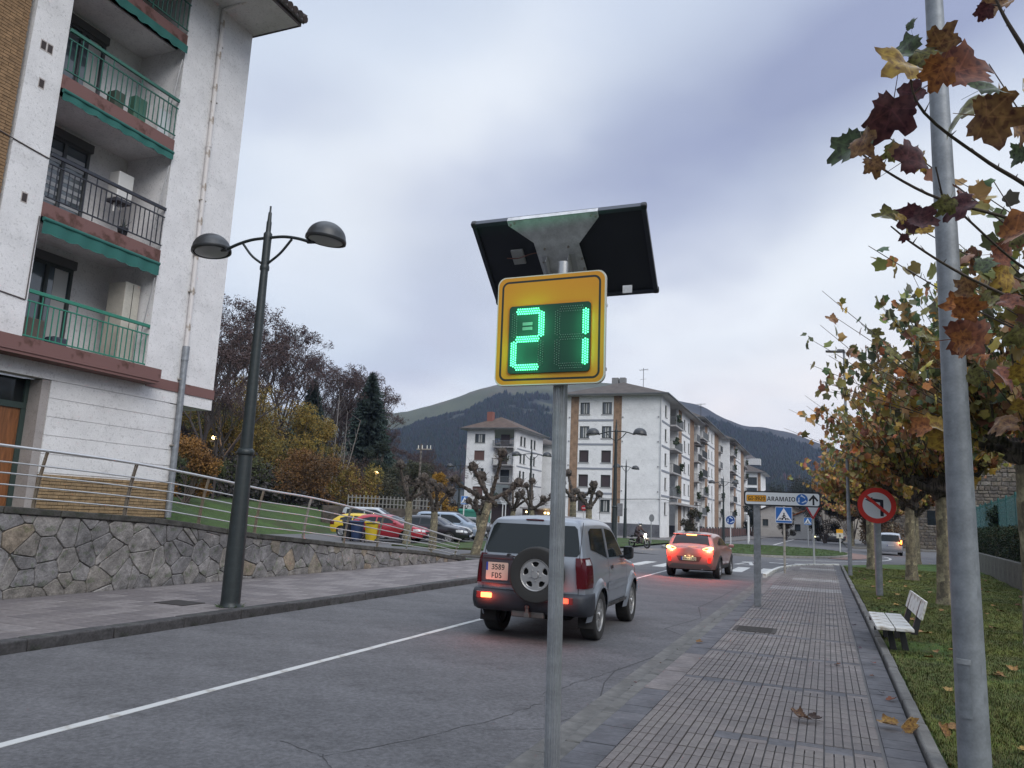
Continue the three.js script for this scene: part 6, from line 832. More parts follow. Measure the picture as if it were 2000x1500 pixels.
T.leaf = tex(128, 128, (u, v) => { const x = u - 0.5, y = v - 0.66; let r = 1; const a = Math.atan2(y, x); for (const la of [90, 42, 138, -8, 188]) { let d = Math.abs(((a * 180 / PI - la + 540) % 360) - 180) * PI / 180; const rad = Math.hypot(x, y); if (rad * Math.sin(Math.min(d, 1.5)) < 0.012 && d < 1.2) r = 1.18; } const b = pfbm(u, v, 9, 3), sp = sstep(.6, .68, pfbm(u, v, 14, 3)); return [r * (0.86 + (b - .5) * .5) - sp * .16, r * (0.86 + (b - .5) * .6) - sp * .2, r * (0.84 + (b - .5) * .4) - sp * .14]; }, { srgb: true });
const leafMat = (c) => phys(c, { map: T.leaf, roughness: 0.85, side: THREE.DoubleSide, transmission: 0.28, thickness: 0 });
const LM = { g: leafMat([0.085, 0.120, 0.058]), o: leafMat([0.20, 0.185, 0.055]), y: leafMat([0.46, 0.29, 0.05]), b: leafMat([0.30, 0.155, 0.065]), r: leafMat([0.26, 0.085, 0.048]), c: leafMat([0.42, 0.155, 0.045]), m: leafMat([0.13, 0.042, 0.05]) };
const LK = Object.keys(LM), LC = { g: [0.095, 0.125, 0.06], o: [0.23, 0.20, 0.065], y: [0.50, 0.33, 0.07], b: [0.36, 0.205, 0.085], r: [0.28, 0.115, 0.06], c: [0.45, 0.19, 0.06], m: [0.16, 0.07, 0.06] };
const barkC = std([0.86, 0.83, 0.76], { roughness: 0.95, map: rep(T.bark, 1, 1.9), bumpMap: rep(T.barkBump, 1, 1.9), bumpScale: 0.008 });
const barkM = tx([0.80, 0.77, 0.70], T.bark, 1.15, { roughness: 0.95 }, T.barkBump, 0.008, 0.9), twigM = std([0.085, 0.065, 0.055], { roughness: 0.9 }), knobM = tx([0.13, 0.105, 0.085], T.darkBark, 2.2, { roughness: 1 }, T.barkBump, 0.02, 2);
const instLeaf = phys([1, 1, 1], { roughness: 0.85, side: THREE.DoubleSide, transmission: 0.25, thickness: 0 });
function lumpy(r, n, k) { const g = new THREE.IcosahedronGeometry(r, n); const p = g.attributes.position; for (let i = 0; i < p.count; i++) { const x = p.getX(i) / r, y = p.getY(i) / r, z = p.getZ(i) / r; const s = 1 + 0.95 * (fbm(x * 2.3 + k, y * 2.3 - k, z * 2.3 + 9, 3) - 0.5); p.setXYZ(i, x * r * s, y * r * s, z * r * s); } g.computeVertexNormals(); return g; }
const qTo = (d) => new THREE.Quaternion().setFromUnitVectors(V(0, 1, 0), d.clone().normalize());
// pollarded plane in autumn leaf: trunk, knuckled head, long shoots, leaves
function planeTree(name, label, x, z, o) {
  seed(o.seed); const t = thing(name, label, 'tree', [x, 0.1, z], 0), h = o.h ?? 3.0, r = o.r ?? 0.2;
  { const b = B(); const lean = rr(-.05, .05); const pts = Array.from({ length: 7 }, (_, i) => V(lean * i / 6 + rr(-.012, .012), h * i / 6, rr(-.012, .012))); const g = new THREE.CylinderGeometry(r * 0.8, r * 1.12, h, 26, 22, true), P = g.attributes.position; for (let i = 0; i < P.count; i++) { const y = P.getY(i) / h + 0.5, a = Math.atan2(P.getZ(i), P.getX(i)); const k = 1 + 0.22 * Math.exp(-y * 14) * (1 + 0.4 * Math.sin(a * 5)) + 0.14 * (fbm(Math.cos(a) * 1.6 + o.seed, y * 5, Math.sin(a) * 1.6, 3) - 0.5); P.setXYZ(i, P.getX(i) * k + lean * y + pts[Math.min(6, Math.round(y * 6))].z, P.getY(i) + h / 2, P.getZ(i) * k); } g.computeVertexNormals(); meshOf('trunk', g, barkC, t); }
  const knobs = []; const lim = B(), kn = B(); kn.add(lumpy(r * 1.6, 2, o.seed), xf(0, h, 0, 0, 0, 0, 1.1, .9, 1.1));
  const n = o.limbs ?? 7; for (let i = 0; i < n; i++) { const a = i / n * 6.28 + rr(-.3, .3), L = rr(0.5, 1.1) * (o.limbLen ?? 1), e = rr(0.2, 0.9), d = V(Math.cos(a), e, Math.sin(a)).normalize(); const m = V(0, h, 0).addScaledVector(d, L * 0.55).add(V(rr(-.1, .1), rr(-.1, .1), rr(-.1, .1))), q = V(0, h, 0).addScaledVector(d, L); lim.bar(V(0, h - 0.1, 0), m, r * 0.62, r * 0.5, 10).bar(m, q, r * 0.5, r * 0.4, 10); kn.add(lumpy(r * rr(0.7, 1.0), 2, i + o.seed), xf(q.x, q.y, q.z)); knobs.push(q); }
  lim.build('limbs', knobM, t); kn.build('knuckles', knobM, t);
  const sh = B(), leaves = []; const S = o.shoots ?? 90;
  for (let i = 0; i < S; i++) {
    const q = pick(knobs), out = V(q.x, 0, q.z).normalize(); let d = V(out.x * rr(0.1, .72) + rr(-.42, .42) + (o.bias ?? 0) * rnd(), rr(0.12, 1.2), out.z * rr(0.1, 1.0) + rr(-.55, .55)).normalize(); const L = rr(1.1, o.len ?? 3.2); let p = q.clone(); const seg = 6; const pts = [p.clone()];
    for (let k = 0; k < seg; k++) { p = p.clone().addScaledVector(d, L / seg); d.add(V(rr(-.09, .09), 0.05 - 0.02 * k, rr(-.09, .09))).normalize(); pts.push(p.clone()); }
    for (let k = 0; k < seg; k++) sh.bar(pts[k], pts[k + 1], lerp(0.013, 0.004, k / seg), lerp(0.013, 0.004, (k + 1) / seg), 5, true);
    const m = Math.round(rr(0.6, 1.4) * (o.per ?? 12)); for (let k = 0; k < m; k++) { const f = Math.pow(rnd(), 0.7) * seg, a = Math.min(seg - 1, Math.floor(f)); const c = pts[a].clone().lerp(pts[a + 1], f - a).add(V(rr(-.09, .09), rr(-.06, .06), rr(-.09, .09))); leaves.push([c, f / seg]); }
  }
  sh.build('shoots', twigM, t).userData.kind = 'stuff';
  // colour: green towards the tips, russet and yellow lower down; size about 0.2 m
  const made = leaves.map(([c, f]) => { const s = rr(0.14, 0.25) * (o.leaf ?? 1); const hgt = (c.y - h) / 3.2, g = rnd() * 0.9 + hgt * 0.55 - 0.1 + (o.green ?? 0); const k = g > 0.95 ? 'g' : g > 0.72 ? 'o' : pick(['y', 'b', 'b', 'o', 'c', 'o', 'r', 'y', 'b', 'y']); const m = xf(c.x, c.y, c.z, rr(-1.0, 0.7), rr(0, 6.28), rr(-2.6, 2.6), s); return [m, k, Math.hypot(c.x + x, c.z + z) - s * 30]; });
  made.sort((a, b) => a[2] - b[2]); const own = o.own ?? 0;
  made.slice(0, own).forEach(([m, k], i) => { const l = meshOf('leaf', LEAF[i % 7], LM[k], t); l.applyMatrix4(m); });
  const rest = made.slice(own); for (let v = 0; v < 3; v++) { const part = rest.filter((_, i) => i % 3 === v); if (!part.length) continue; instanced('leaves', LEAFLOW[v], instLeaf, part.map((p) => p[0]), part.map(([, k]) => col(...LC[k].map((q) => q * rr(0.75, 1.25)))), t, 'stuff'); }
  return t;
}
const nearTree = planeTree('plane_tree', 'nearest autumn plane tree, its branches with big leaves reaching across the big grey post', 2.95, -7.4, { seed: 11, h: 2.9, r: 0.22, shoots: 120, per: 16, len: 3.1, own: 150, green: 0.05 });
{ // its long low branches towards the pavement, with the large leaves one can tell apart
  const O = nearTree.position, loc = (x, y, z) => V(x - O.x, y - O.y, z - O.z), b = B(); seed(31);
  const br = (pts, r) => { const c = new THREE.CatmullRomCurve3(pts.map((p) => loc(...p))); const n = 26; const q = c.getPoints(n); for (let i = 0; i < n; i++) b.bar(q[i], q[i + 1], lerp(r, 0.0035, i / n), lerp(r, 0.0035, (i + 1) / n), 6, true); for (let k = 0; k < 9; k++) { const p = q[6 + k * 2]; b.bar(p, p.clone().add(V(rr(-.03, .03), rr(0, .05), rr(-.02, .02))), 0.004, 0.001, 4); } };
  br([[2.7, 3.1, -7.0], [1.6, 3.3, -5.2], [0.89, 3.37, -3.91], [0.68, 3.44, -3.7], [0.39, 3.56, -3.34], [0.36, 3.71, -3.3]], 0.016);
  br([[2.7, 3.1, -7.0], [1.7, 3.25, -5.6], [0.96, 3.32, -4.28], [0.51, 3.40, -3.97], [0.25, 3.50, -3.75], [0.14, 3.50, -3.5]], 0.014);
  br([[2.7, 3.2, -7.0], [1.5, 3.12, -5.6], [0.77, 3.18, -4.67], [0.45, 3.24, -4.2], [0.32, 3.24, -3.9]], 0.012);
  br([[2.6, 3.3, -7.0], [1.5, 3.5, -4.9], [0.72, 3.53, -3.05], [0.64, 3.66, -2.98], [0.60, 3.76, -2.95]], 0.014);
  br([[2.6, 3.2, -7.0], [1.6, 3.3, -5.6], [1.0, 3.2, -4.6], [0.62, 3.38, -4.1], [0.55, 3.33, -3.9], [0.50, 3.45, -3.75]], 0.010);
  b.build('branches', twigM, nearTree);
  const list = [[0.37,3.85,-3.22,0.070,'g',80],[0.35,3.87,-3.41,0.167,'g',150],[0.30,3.70,-3.31,0.214,'y',215],[0.44,3.86,-3.49,0.150,'o',60],[0.54,3.93,-3.53,0.156,'b',40],[0.56,3.63,-3.23,0.238,'r',15],[0.44,3.58,-3.15,0.176,'c',240],[0.39,3.77,-3.64,0.181,'m',200],[0.29,3.49,-3.27,0.216,'m',262],[0.68,3.63,-3.38,0.202,'g',25],[0.61,3.76,-3.83,0.281,'o',190],[0.71,3.55,-3.57,0.257,'b',335],[0.86,3.65,-3.85,0.171,'b',300],[0.12,3.40,-3.36,0.211,'g',205],[0.22,3.51,-3.48,0.123,'g',60],[0.19,3.32,-3.18,0.155,'b',300],[0.23,3.38,-3.51,0.123,'b',285],[0.41,3.51,-3.71,0.192,'m',35],[0.27,3.14,-3.50,0.125,'o',160],[0.37,3.19,-3.67,0.164,'m',200],[0.43,3.16,-3.66,0.138,'m',330],[0.29,3.02,-3.23,0.068,'y',280],[0.63,3.34,-3.76,0.125,'r',50],[0.57,3.21,-3.65,0.159,'m',210],[0.49,3.14,-3.44,0.111,'o',240],[0.31,2.94,-3.23,0.051,'m',270],[0.76,4.20,-3.73,0.152,'b',200],[0.67,4.01,-3.47,0.101,'m',240],[0.85,4.15,-3.68,0.132,'b',330],[0.82,3.28,-5.59,0.183,'c',190],[0.86,3.21,-5.39,0.209,'c',350],[0.91,3.12,-5.72,0.342,'r',20],[0.73,2.89,-4.94,0.203,'c',200],[1.11,3.61,-5.54,0.228,'r',10],[0.79,3.08,-3.67,0.182,'c',30],[1.11,3.49,-5.75,0.207,'y',220],[1.02,3.31,-5.67,0.169,'o',20],[0.92,3.01,-4.57,0.146,'r',340],[0.75,2.63,-4.62,0.131,'o',330],[0.98,2.87,-4.79,0.175,'o',250],[1.12,2.85,-5.92,0.209,'r',300],[1.06,2.74,-5.16,0.162,'y',260],[0.94,3.45,-5.25,0.165,'g',60],[0.75,3.17,-4.76,0.138,'b',150],[1.40,2.78,-6.91,0.207,'y',240],[1.35,2.70,-7.21,0.261,'b',190],[0.78,2.71,-7.46,0.205,'c',200],[0.94,2.57,-7.59,0.346,'y',250],[0.88,2.75,-7.63,0.284,'y',160],[0.55,2.10,-6.34,0.102,'y',200],[1.22,2.25,-7.82,0.189,'y',340],[1.03,2.27,-7.13,0.156,'c',150]];
  list.forEach(([x, y, z, s, k, a], i) => { const l = meshOf('leaf', LEAF[i % 7], LM[k], nearTree); const p = loc(x, y, z), d = V(Math.cos(a * PI / 180), Math.sin(a * PI / 180), 0); l.position.copy(p).addScaledVector(d, -s * 0.32); l.rotation.set(rr(-.8, .8), rr(-.9, .9), a * PI / 180 - PI / 2, 'YXZ'); l.scale.setScalar(s * rr(0.95, 1.15)); });
}
const treeB = planeTree('plane_tree', 'autumn plane tree at the right edge behind the big grey post', 3.08, -14.9, { bias: -0.12, seed: 12, h: 3.1, r: 0.17, shoots: 250, per: 20, len: 3.6, own: 290, green: 0.12 });
planeTree('plane_tree', 'autumn plane tree with mottled trunk just left of the big grey post', 2.66, -21.64, { bias: -0.06, seed: 13, h: 2.8, r: 0.19, shoots: 240, per: 22, len: 3.7, own: 260, green: 0.06 });
planeTree('plane_tree', 'autumn plane tree between the no left turn sign and the big grey post', 2.8, -31.5, { bias: 0.0, seed: 14, h: 2.8, r: 0.18, shoots: 220, per: 24, len: 3.6, leaf: 1.1 });
planeTree('plane_tree', 'autumn plane tree right behind the post of the no left turn sign', 1.85, -38.2, { seed: 15, h: 2.7, r: 0.2, shoots: 190, per: 24, len: 3.2, leaf: 1.15, green: -0.15 });
planeTree('plane_tree', 'russet plane tree at the far corner of the lawn before the stone house', 4.7, -50, { seed: 16, h: 2.9, r: 0.2, shoots: 150, per: 22, len: 3.2, leaf: 1.3, green: -0.25 });
planeTree('plane_tree', 'orange leaved tree across the street left of the stone house', 2.6, -95, { seed: 17, h: 3.0, r: 0.22, shoots: 130, per: 15, len: 4.4, leaf: 1.7, green: -0.35 });
planeTree('plane_tree', 'golden brown tree across the street in front of the stone house', 6.4, -92, { seed: 18, h: 3.2, r: 0.24, shoots: 140, per: 15, len: 4.6, leaf: 1.7, green: -0.3 });

for (const [z, l] of [[0.2, 'plane tree of the same row level with the camera'], [7.5, 'plane tree of the same row just behind the camera'], [15, 'plane tree of the row farther behind the camera']]) copyOf(treeB, [3.1, 0.1, z], z, l);
// ---- pollarded planes without leaves on the left
function pollard(label, x, z, h, r, arms, sd, leanX = 0) {
  seed(sd); const t = thing('pollard_tree', label, 'tree', [x, 0.12, z], 0); const b = B(), k = B(), tw = B(); const fork = h * 0.55;
  const tp = [V(0, 0, 0), V(leanX * 0.35, fork * 0.4, rr(-.05, .05)), V(leanX * 0.75, fork * 0.75, rr(-.05, .05)), V(leanX, fork, 0)]; for (let i = 0; i < 3; i++) b.bar(tp[i], tp[i + 1], r * (1.15 - i * 0.1), r * (1.05 - i * 0.1), 14, true); b.build('trunk', barkM, t);
  const a0 = rr(0, 6), lim = B();
  for (let i = 0; i < arms; i++) { const a = a0 + i / arms * 6.28 + rr(-.3, .3), up = i === 0 ? 1.6 : rr(0.25, 0.9), L = (h - fork) * (i === 0 ? 0.95 : rr(0.55, 0.85)); const d = V(Math.cos(a), up, Math.sin(a) * 0.8).normalize(); let p = tp[3].clone(); let rad = r * 0.5; k.add(lumpy(r * 1.05, 1, i + sd), xf(p.x, p.y, p.z)); for (let s = 0; s < 4; s++) { const q = p.clone().addScaledVector(d, L / 4).add(V(rr(-.06, .06), rr(-.02, .08), rr(-.06, .06))); lim.bar(p, q, rad, rad * 0.92, 9); rad *= 0.92; k.add(lumpy(rad * rr(1.1, 1.45), 1, s + i * 3 + sd), xf(q.x, q.y, q.z)); d.y += 0.12; d.normalize(); p = q; } k.add(lumpy(r * rr(0.95, 1.25), 1, i * 7 + sd), xf(p.x, p.y + 0.05, p.z)); for (let m = 0; m < 9; m++) { const e = V(rr(-1, 1), rr(-.7, 1), rr(-1, 1)).normalize(); const c = p.clone().addScaledVector(e, r * rr(.7, 1.2)); k.add(lumpy(r * rr(0.3, 0.55), 1, m + i * 5 + sd), xf(c.x, c.y, c.z)); } for (let m = 0; m < 60; m++) { const e = V(rr(-1, 1), rr(-.3, 1), rr(-1, 1)).normalize(); const c = p.clone().add(V(rr(-.1, .1), rr(-.35, .05), rr(-.1, .1))); tw.bar(c.clone().addScaledVector(e, r * 0.6), c.clone().addScaledVector(e, r * 0.9 + rr(0.08, 0.34)), 0.011, 0.003, 3); } }
  lim.build('limbs', knobM, t); k.build('knuckles', knobM, t); tw.build('twigs', twigM, t).userData.kind = 'stuff'; return t;
}
pollard('knobbly pollarded tree with two raised arms in front of the red hatchback', -20.1, -35.6, 4.2, 0.19, 4, 51);
pollard('knobbly pollarded tree in front of the black hatchback', -16.45, -31.5, 3.3, 0.17, 4, 52);
pollard('largest bare pollard, leaning trunk between the cars and the silver off-road car', -12.85, -28.2, 4.1, 0.17, 5, 53, 0.55);
pollard('slim bare pollard behind the largest one, beside the last parked car', -20.6, -45.6, 3.1, 0.17, 6, 54);
pollard('bare pollard before the left white block, right of the largest pollard', -17.6, -44.0, 3.7, 0.16, 6, 55);
pollard('bare pollard half hidden behind the radar sign pole, before the left block', -16.2, -43.5, 3.9, 0.16, 5, 56);
pollard('bare pollard with swollen knuckles before the big white block beside the red sign', -20.2, -69.2, 5.0, 0.3, 4, 57);
pollard('bare pollard hugging the right side of the radar pole before the white block', -22.6, -72, 6.3, 0.32, 3, 58);
{ const e = struct('tree_pit', 'dark earth bed with stone edge round the largest pollard'); B().rbox(1.5, 0.22, 1.3, 0.05, -12.7, 0.10, -28.4).build('kerb', M.concreteDark, e); B().rbox(1.3, 0.22, 1.1, 0.06, -12.7, 0.13, -28.4).build('soil', std([0.06, 0.05, 0.035], { roughness: 1 }), e); }

// ---- wooded hill behind the car park
function bareTreeParts(sd, H, spread) {
  seed(sd); const wood = B(), tips = [];
  const grow = (p, d, L, r, depth) => { const n = 2; let q = p; for (let i = 0; i < n; i++) { const e = q.clone().addScaledVector(d, L / n); wood.bar(q, e, r * (1 - 0.3 * i / n), r * (1 - 0.3 * (i + 1) / n), depth < 2 ? 7 : 4, true); d = d.clone().add(V(rr(-.13, .13), rr(-.02, .1), rr(-.13, .13))).normalize(); q = e; }
    if (depth >= 4) { tips.push(q.clone()); for (let k = 0; k < 4; k++) { const e = d.clone().add(V(rr(-.9, .9), rr(-.5, .8), rr(-.9, .9))).normalize(); const w = q.clone().addScaledVector(e, rr(.3, .8) * H / 16); wood.bar(q, w, r * 0.5, 0.006, 3, true); tips.push(w); } return; }
    const c = depth === 0 ? 4 : rnd() < 0.5 ? 3 : 2; for (let k = 0; k < c; k++) { const a = k / c * 6.28 + rnd() * 2, s = rr(0.35, 0.75) * spread; const e = d.clone().add(V(Math.cos(a) * s, rr(0, .3), Math.sin(a) * s)).normalize(); grow(q, e, L * rr(0.62, 0.86), r * 0.62, depth + 1); } };
  grow(V(0, -0.4, 0), V(rr(-.05, .05), 1, rr(-.05, .05)).normalize(), H * 0.30, H * 0.013, 0); return { wood: wood.geometry(), tips };
}
const clump = (() => { const b = []; seed(5); const pos = []; for (let i = 0; i < 5; i++) { const a = rnd() * 6.28, r = 0.35, cx = rr(-.4, .4), cy = rr(-.4, .4), cz = rr(-.4, .4), e = V(rr(-1, 1), rr(-1, 1), rr(-1, 1)).normalize(), f = V(rr(-1, 1), rr(-1, 1), rr(-1, 1)).cross(e).normalize(); const P = (u, v) => pos.push(cx + e.x * u * r + f.x * v * r, cy + e.y * u * r + f.y * v * r, cz + e.z * u * r + f.z * v * r); P(-.6, 0); P(0, .42); P(.7, .05); P(-.6, 0); P(.7, .05); P(0, -.4); } const g = new THREE.BufferGeometry(); g.setAttribute('position', new THREE.Float32BufferAttribute(pos, 3)); g.setAttribute('uv', new THREE.Float32BufferAttribute(new Float32Array(pos.length / 3 * 2), 2)); g.computeVertexNormals(); return g; })();
const foliage = std([1, 1, 1], { roughness: 1, side: THREE.DoubleSide });
{
  const protos = [0, 1, 2, 3].map((k) => { const P = bareTreeParts(300 + k, 16, 0.85 + k * 0.1); seed(70 + k); const mats = [], cols = []; for (const p of P.tips) for (let i = 0; i < 6; i++) { if (rnd() < 0.35) continue; mats.push(xf(p.x + rr(-.4, .4), p.y + rr(-.4, .4), p.z + rr(-.4, .4), rnd() * 6, rnd() * 6, rnd() * 6, rr(0.24, 0.5))); const d = rr(0.7, 1.25); cols.push(col(0.072 * d, 0.048 * d, 0.046 * d)); } return { P, mats, cols }; });
  const wm = std([0.050, 0.040, 0.038], { roughness: 1 });
  const roots = {};
  const place = (label, x, z, top, kind, turn) => { const y = landLeft(x, z), s = Math.max(0.35, (top - y) / 15.5); let t; if (!roots[kind]) { t = roots[kind] = thing('bare_tree', label, 'tree', [x, y, z], turn); const { P, mats, cols } = protos[kind]; meshOf('branches', P.wood, wm, t); instanced('crown', clump, foliage, mats, cols, t); t.scale.setScalar(s); } else t = copyOf(roots[kind], [x, y, z], turn, label, s); t.scale.y *= 1; return t; };
  const spots = [[-72, -75, 28], [-68, -79, 27.5], [-65, -73, 25], [-62, -77, 22.5], [-59.5, -72, 20], [-57, -78, 20], [-54, -74, 18.5], [-51.5, -79, 17.5], [-53, -80, 14.5], [-55, -86, 13], [-80, -88, 27], [-73, -92, 25], [-66, -95, 22.5], [-62, -92, 17.5], [-68, -100, 20], [-64, -98, 18], [-44, -46, 15], [-41, -44, 10.5], [-51, -53, 18.5], [-46, -50, 13.5], [-57, -95, 11.5], [-53, -97, 10.5], [-50.5, -93, 9.5], [-49.5, -98, 8.5], [-52, -86, 9.5], [-58, -62, 17], [-64, -66, 21], [-60, -88, 16.5]];
  seed(17); const order = [...spots.keys()];
  spots.forEach(([x, z, top], i) => { const where = i < 10 ? 'on the skyline of the wooded hill' : i < 16 ? 'in the back row of the wooded hill' : i < 20 ? 'close behind the white house corner' : i < 25 ? 'in the low brown wood left of the far block' : 'in the middle of the wooded hill'; const rank = ['leftmost', 'second from left', 'third from left', 'fourth from left', 'fifth from left', 'sixth from left', 'seventh from left', 'eighth from left', 'ninth from left', 'rightmost']; const grp = i < 10 ? spots.slice(0, 10) : i < 16 ? spots.slice(10, 16) : i < 20 ? spots.slice(16, 20) : i < 25 ? spots.slice(20, 25) : spots.slice(25); const az = (s) => s[0] / -s[1]; const k = [...grp].sort((a, b) => az(a) - az(b)).indexOf(spots[i]); place(rank[k === grp.length - 1 ? 9 : k] + ' brown leafless tree ' + where, x, z, top, i % 4, i * 1.7); });
}
function conifer(label, x, z, top, wide, sd) {
  const y = landLeft(x, z), H = top - y; seed(sd); const t = thing('conifer_tree', label, 'tree', [x, y, z]); B().bar(V(0, -.3, 0), V(0, H * 0.97, 0), 0.22, 0.03, 8).build('trunk', knobM, t);
  const g = (() => { const pos = []; const n = 7; for (let i = 0; i < n; i++) for (const s of [-1, 1]) { const a = i / n, b = (i + 1.15) / n, w = 0.22 * (1 - a * 0.8); pos.push(a, -a * a * 0.25, 0, (a + b) / 2 + .08, -b * b * 0.25 - 0.10, s * w, b, -b * b * 0.25, 0); } const q = new THREE.BufferGeometry(); q.setAttribute('position', new THREE.Float32BufferAttribute(pos, 3)); q.setAttribute('uv', new THREE.Float32BufferAttribute(new Float32Array(pos.length / 3 * 2), 2)); q.computeVertexNormals(); return q; })();
  const mats = [], cols = []; for (let i = 0; i < 2400; i++) { const f = Math.pow(rnd(), 0.8), yy = lerp(0.08, 0.985, f) * H, L = wide * Math.pow(1 - f, 0.8) * (0.75 + 0.4 * vnoise(f * 14, 2)) * rr(0.8, 1.15) + 0.25; mats.push(xf(0, yy, 0, rr(-.5, .5), rnd() * 6.28, rr(-.25, .3), L, L, L * 1.1)); const d = rr(.7, 1.3); cols.push(col(0.020 * d, 0.034 * d, 0.028 * d)); } instanced('crown', g, foliage, mats, cols, t); return t;
}
conifer('tall dark conifer standing alone at the right end of the wooded hill skyline', -48.2, -75, 17.6, 3.9, 81);
conifer('narrow dark conifer among the bare trees left of the tall conifer', -55.5, -74, 16.8, 2.4, 82);
conifer('broad dark conifer low behind the golden trees', -53, -70, 13.5, 3.4, 83);
function leafy(name, label, x, z, top, rad, cols3, n, sd, o = {}) {
  const y = o.y ?? landLeft(x, z), H = top - y; seed(sd); const t = thing(name, label, o.cat ?? 'tree', [x, y, z]); const st = B(); const blobs = []; const K = o.blobs ?? 13;
  for (let i = 0; i < K; i++) { const a = rnd() * 6.28, f = Math.pow(rnd(), 0.8), rr1 = rad * Math.sqrt(rnd()) * (o.cone ? 1 - f * 0.85 : Math.sqrt(1 - Math.pow(f * 1.6 - 0.7, 2) * 0.6)); const c = V(Math.cos(a) * rr1 * 0.8, H * lerp(o.low ?? 0.12, 0.86, f), Math.sin(a) * rr1 * 0.8), r = rad * rr(0.25, 0.48) * (o.cone ? 1 - f * 0.6 : 1); blobs.push([c, r, rnd()]); st.bar(V(rr(-.2, .2), 0, rr(-.2, .2)), c, 0.06, 0.02, 5); }
  st.build('stems', twigM, t).userData.kind = 'stuff'; const mats = [], cols = [];
  for (let i = 0; i < n; i++) { const [c, r, tone] = pick(blobs); const d = V(rr(-1, 1), rr(-1, 1), rr(-1, 1)).normalize().multiplyScalar(r * Math.pow(rnd(), 0.45)); const p = c.clone().add(d); if (p.y < 0) p.y *= -0.3; mats.push(xf(p.x, p.y, p.z, rnd() * 6, rnd() * 6, rnd() * 6, rr(0.22, 0.42) * (o.leaf ?? 1))); const q = cols3[Math.min(cols3.length - 1, Math.floor((tone * 0.6 + rnd() * 0.4) * cols3.length))], k = rr(.75, 1.25); cols.push(col(q[0] * k, q[1] * k, q[2] * k)); }
  instanced('crown', clump, foliage, mats, cols, t); return t;
}
const gold = [[.19, .15, .035], [.23, .155, .035], [.15, .13, .042], [.21, .13, .03]], green = [[.062, .075, .032], [.075, .085, .034], [.045, .06, .028]], rust = [[.13, .065, .028], [.165, .085, .03], [.095, .058, .03]];
leafy('golden_tree', 'broad golden leaved tree rising behind the nearest street lamp', -50.5, -60, 14.2, 5.0, gold, 6800, 201);
leafy('golden_tree', 'golden leaved tree just right of the broad golden one', -45.6, -60, 11.8, 3.6, gold, 3600, 202);
leafy('golden_tree', 'olive golden tree left of the nearest lamp post, by the lit lantern', -53.5, -56, 10.5, 3.6, [...gold, ...green], 3600, 203);
leafy('shrub', 'rust brown bush above the handrail in front of the golden trees', -40.5, -54, 6.3, 3.2, rust, 3000, 204, { cat: 'bush' });
leafy('shrub', 'rust brown bush right of centre on the bank beside the first rust bush', -36.8, -56, 5.6, 2.6, [...rust, ...gold], 2200, 205, { cat: 'bush' });
for (const [x, z, top, r, l, k] of [[-55, -88, 10.5, 4.5, 'brown leafless thicket below the tall conifer', 1], [-50.5, -96, 8.6, 4, 'brown thicket next to the left white block', 2], [-61, -84, 13, 5, 'tall brown thicket left of the tall conifer', 3], [-47, -72, 7.4, 3.2, 'low grey brown thicket behind the picket fence', 4], [-57, -66, 11, 4, 'brown thicket between the golden trees and the conifers', 5], [-66, -66, 15, 5, 'dark brown thicket on the hill behind the golden trees', 6], [-50, -84, 8.8, 3.6, 'purplish brown thicket right of the tall conifer', 7], [-45, -70, 5.6, 3.4, 'low brown thicket behind the small orange tree', 8], [-58, -56, 12, 4.5, 'dark thicket left of the lit lantern', 9]]) leafy('thicket', l, x, z, top, r, [[.060, .044, .040], [.075, .054, .045], [.050, .040, .038]], 3600, 220 + k, { cat: 'thicket', low: 0.06, blobs: 22, leaf: 0.85 });
leafy('shrub', 'orange leaved bush at the corner of the white house', -37.5, -38, 6.2, 1.9, [[.20, .10, .025], [.15, .075, .025]], 1600, 206, { cat: 'bush' });
leafy('shrub', 'dark green bush on the bank below the golden trees', -45.5, -53, 5.4, 2.8, green, 2400, 207, { cat: 'bush' });
leafy('shrub', 'green bush on the bank left of the nearest lamp post', -43.5, -45, 5.0, 2.4, green, 2000, 208, { cat: 'bush' });
leafy('shrub', 'grey green shrub by the picket fence above the parked cars', -36.5, -64, 6.6, 2.8, [[.05, .058, .034], [.06, .06, .04]], 2200, 209, { cat: 'bush' });
leafy('golden_tree', 'small orange yellow tree between the pollards and the left white block', -32, -62, 6.5, 1.9, [[.27, .15, .022], [.22, .12, .022]], 2600, 210, { cone: true, low: 0.03 });
leafy('ivy_tree', 'dark ivy covered trunk above the picket fence', -40.6, -65, 9.4, 1.5, [[.018, .028, .02], [.025, .034, .022]], 2200, 211, { low: 0.2 });
{ seed(88); const t = thing('birch_tree', 'pale leaning birch with bare white stems in front of the tall conifer', 'tree', [-43.1, landLeft(-43.1, -62), -62]); const b = B(); const st = (p, q, r) => { const m = p.clone().lerp(q, .5).add(V(rr(-.3, .3), 0, 0)); b.bar(p, m, r, r * .8, 7).bar(m, q, r * .8, r * .3, 7); for (let i = 0; i < 9; i++) { const s = p.clone().lerp(q, rr(.4, 1)); b.bar(s, s.clone().add(V(rr(-1.1, 1.1), rr(.3, 1.6), rr(-.5, .5))), r * .25, .008, 4); } }; st(V(0, 0, 0), V(2.3, 8.2, 0), .06); st(V(-.2, 0, .3), V(-0.6, 10.5, -.4), .065); st(V(.2, 0, .2), V(1.0, 6.6, .5), .05); st(V(-.5, 0, .1), V(-1.9, 7.4, .3), .045); st(V(.4, 0, -.3), V(0.6, 9.1, -.2), .05); b.build('stems', std([0.20, 0.185, 0.18], { roughness: 0.9 }), t); }
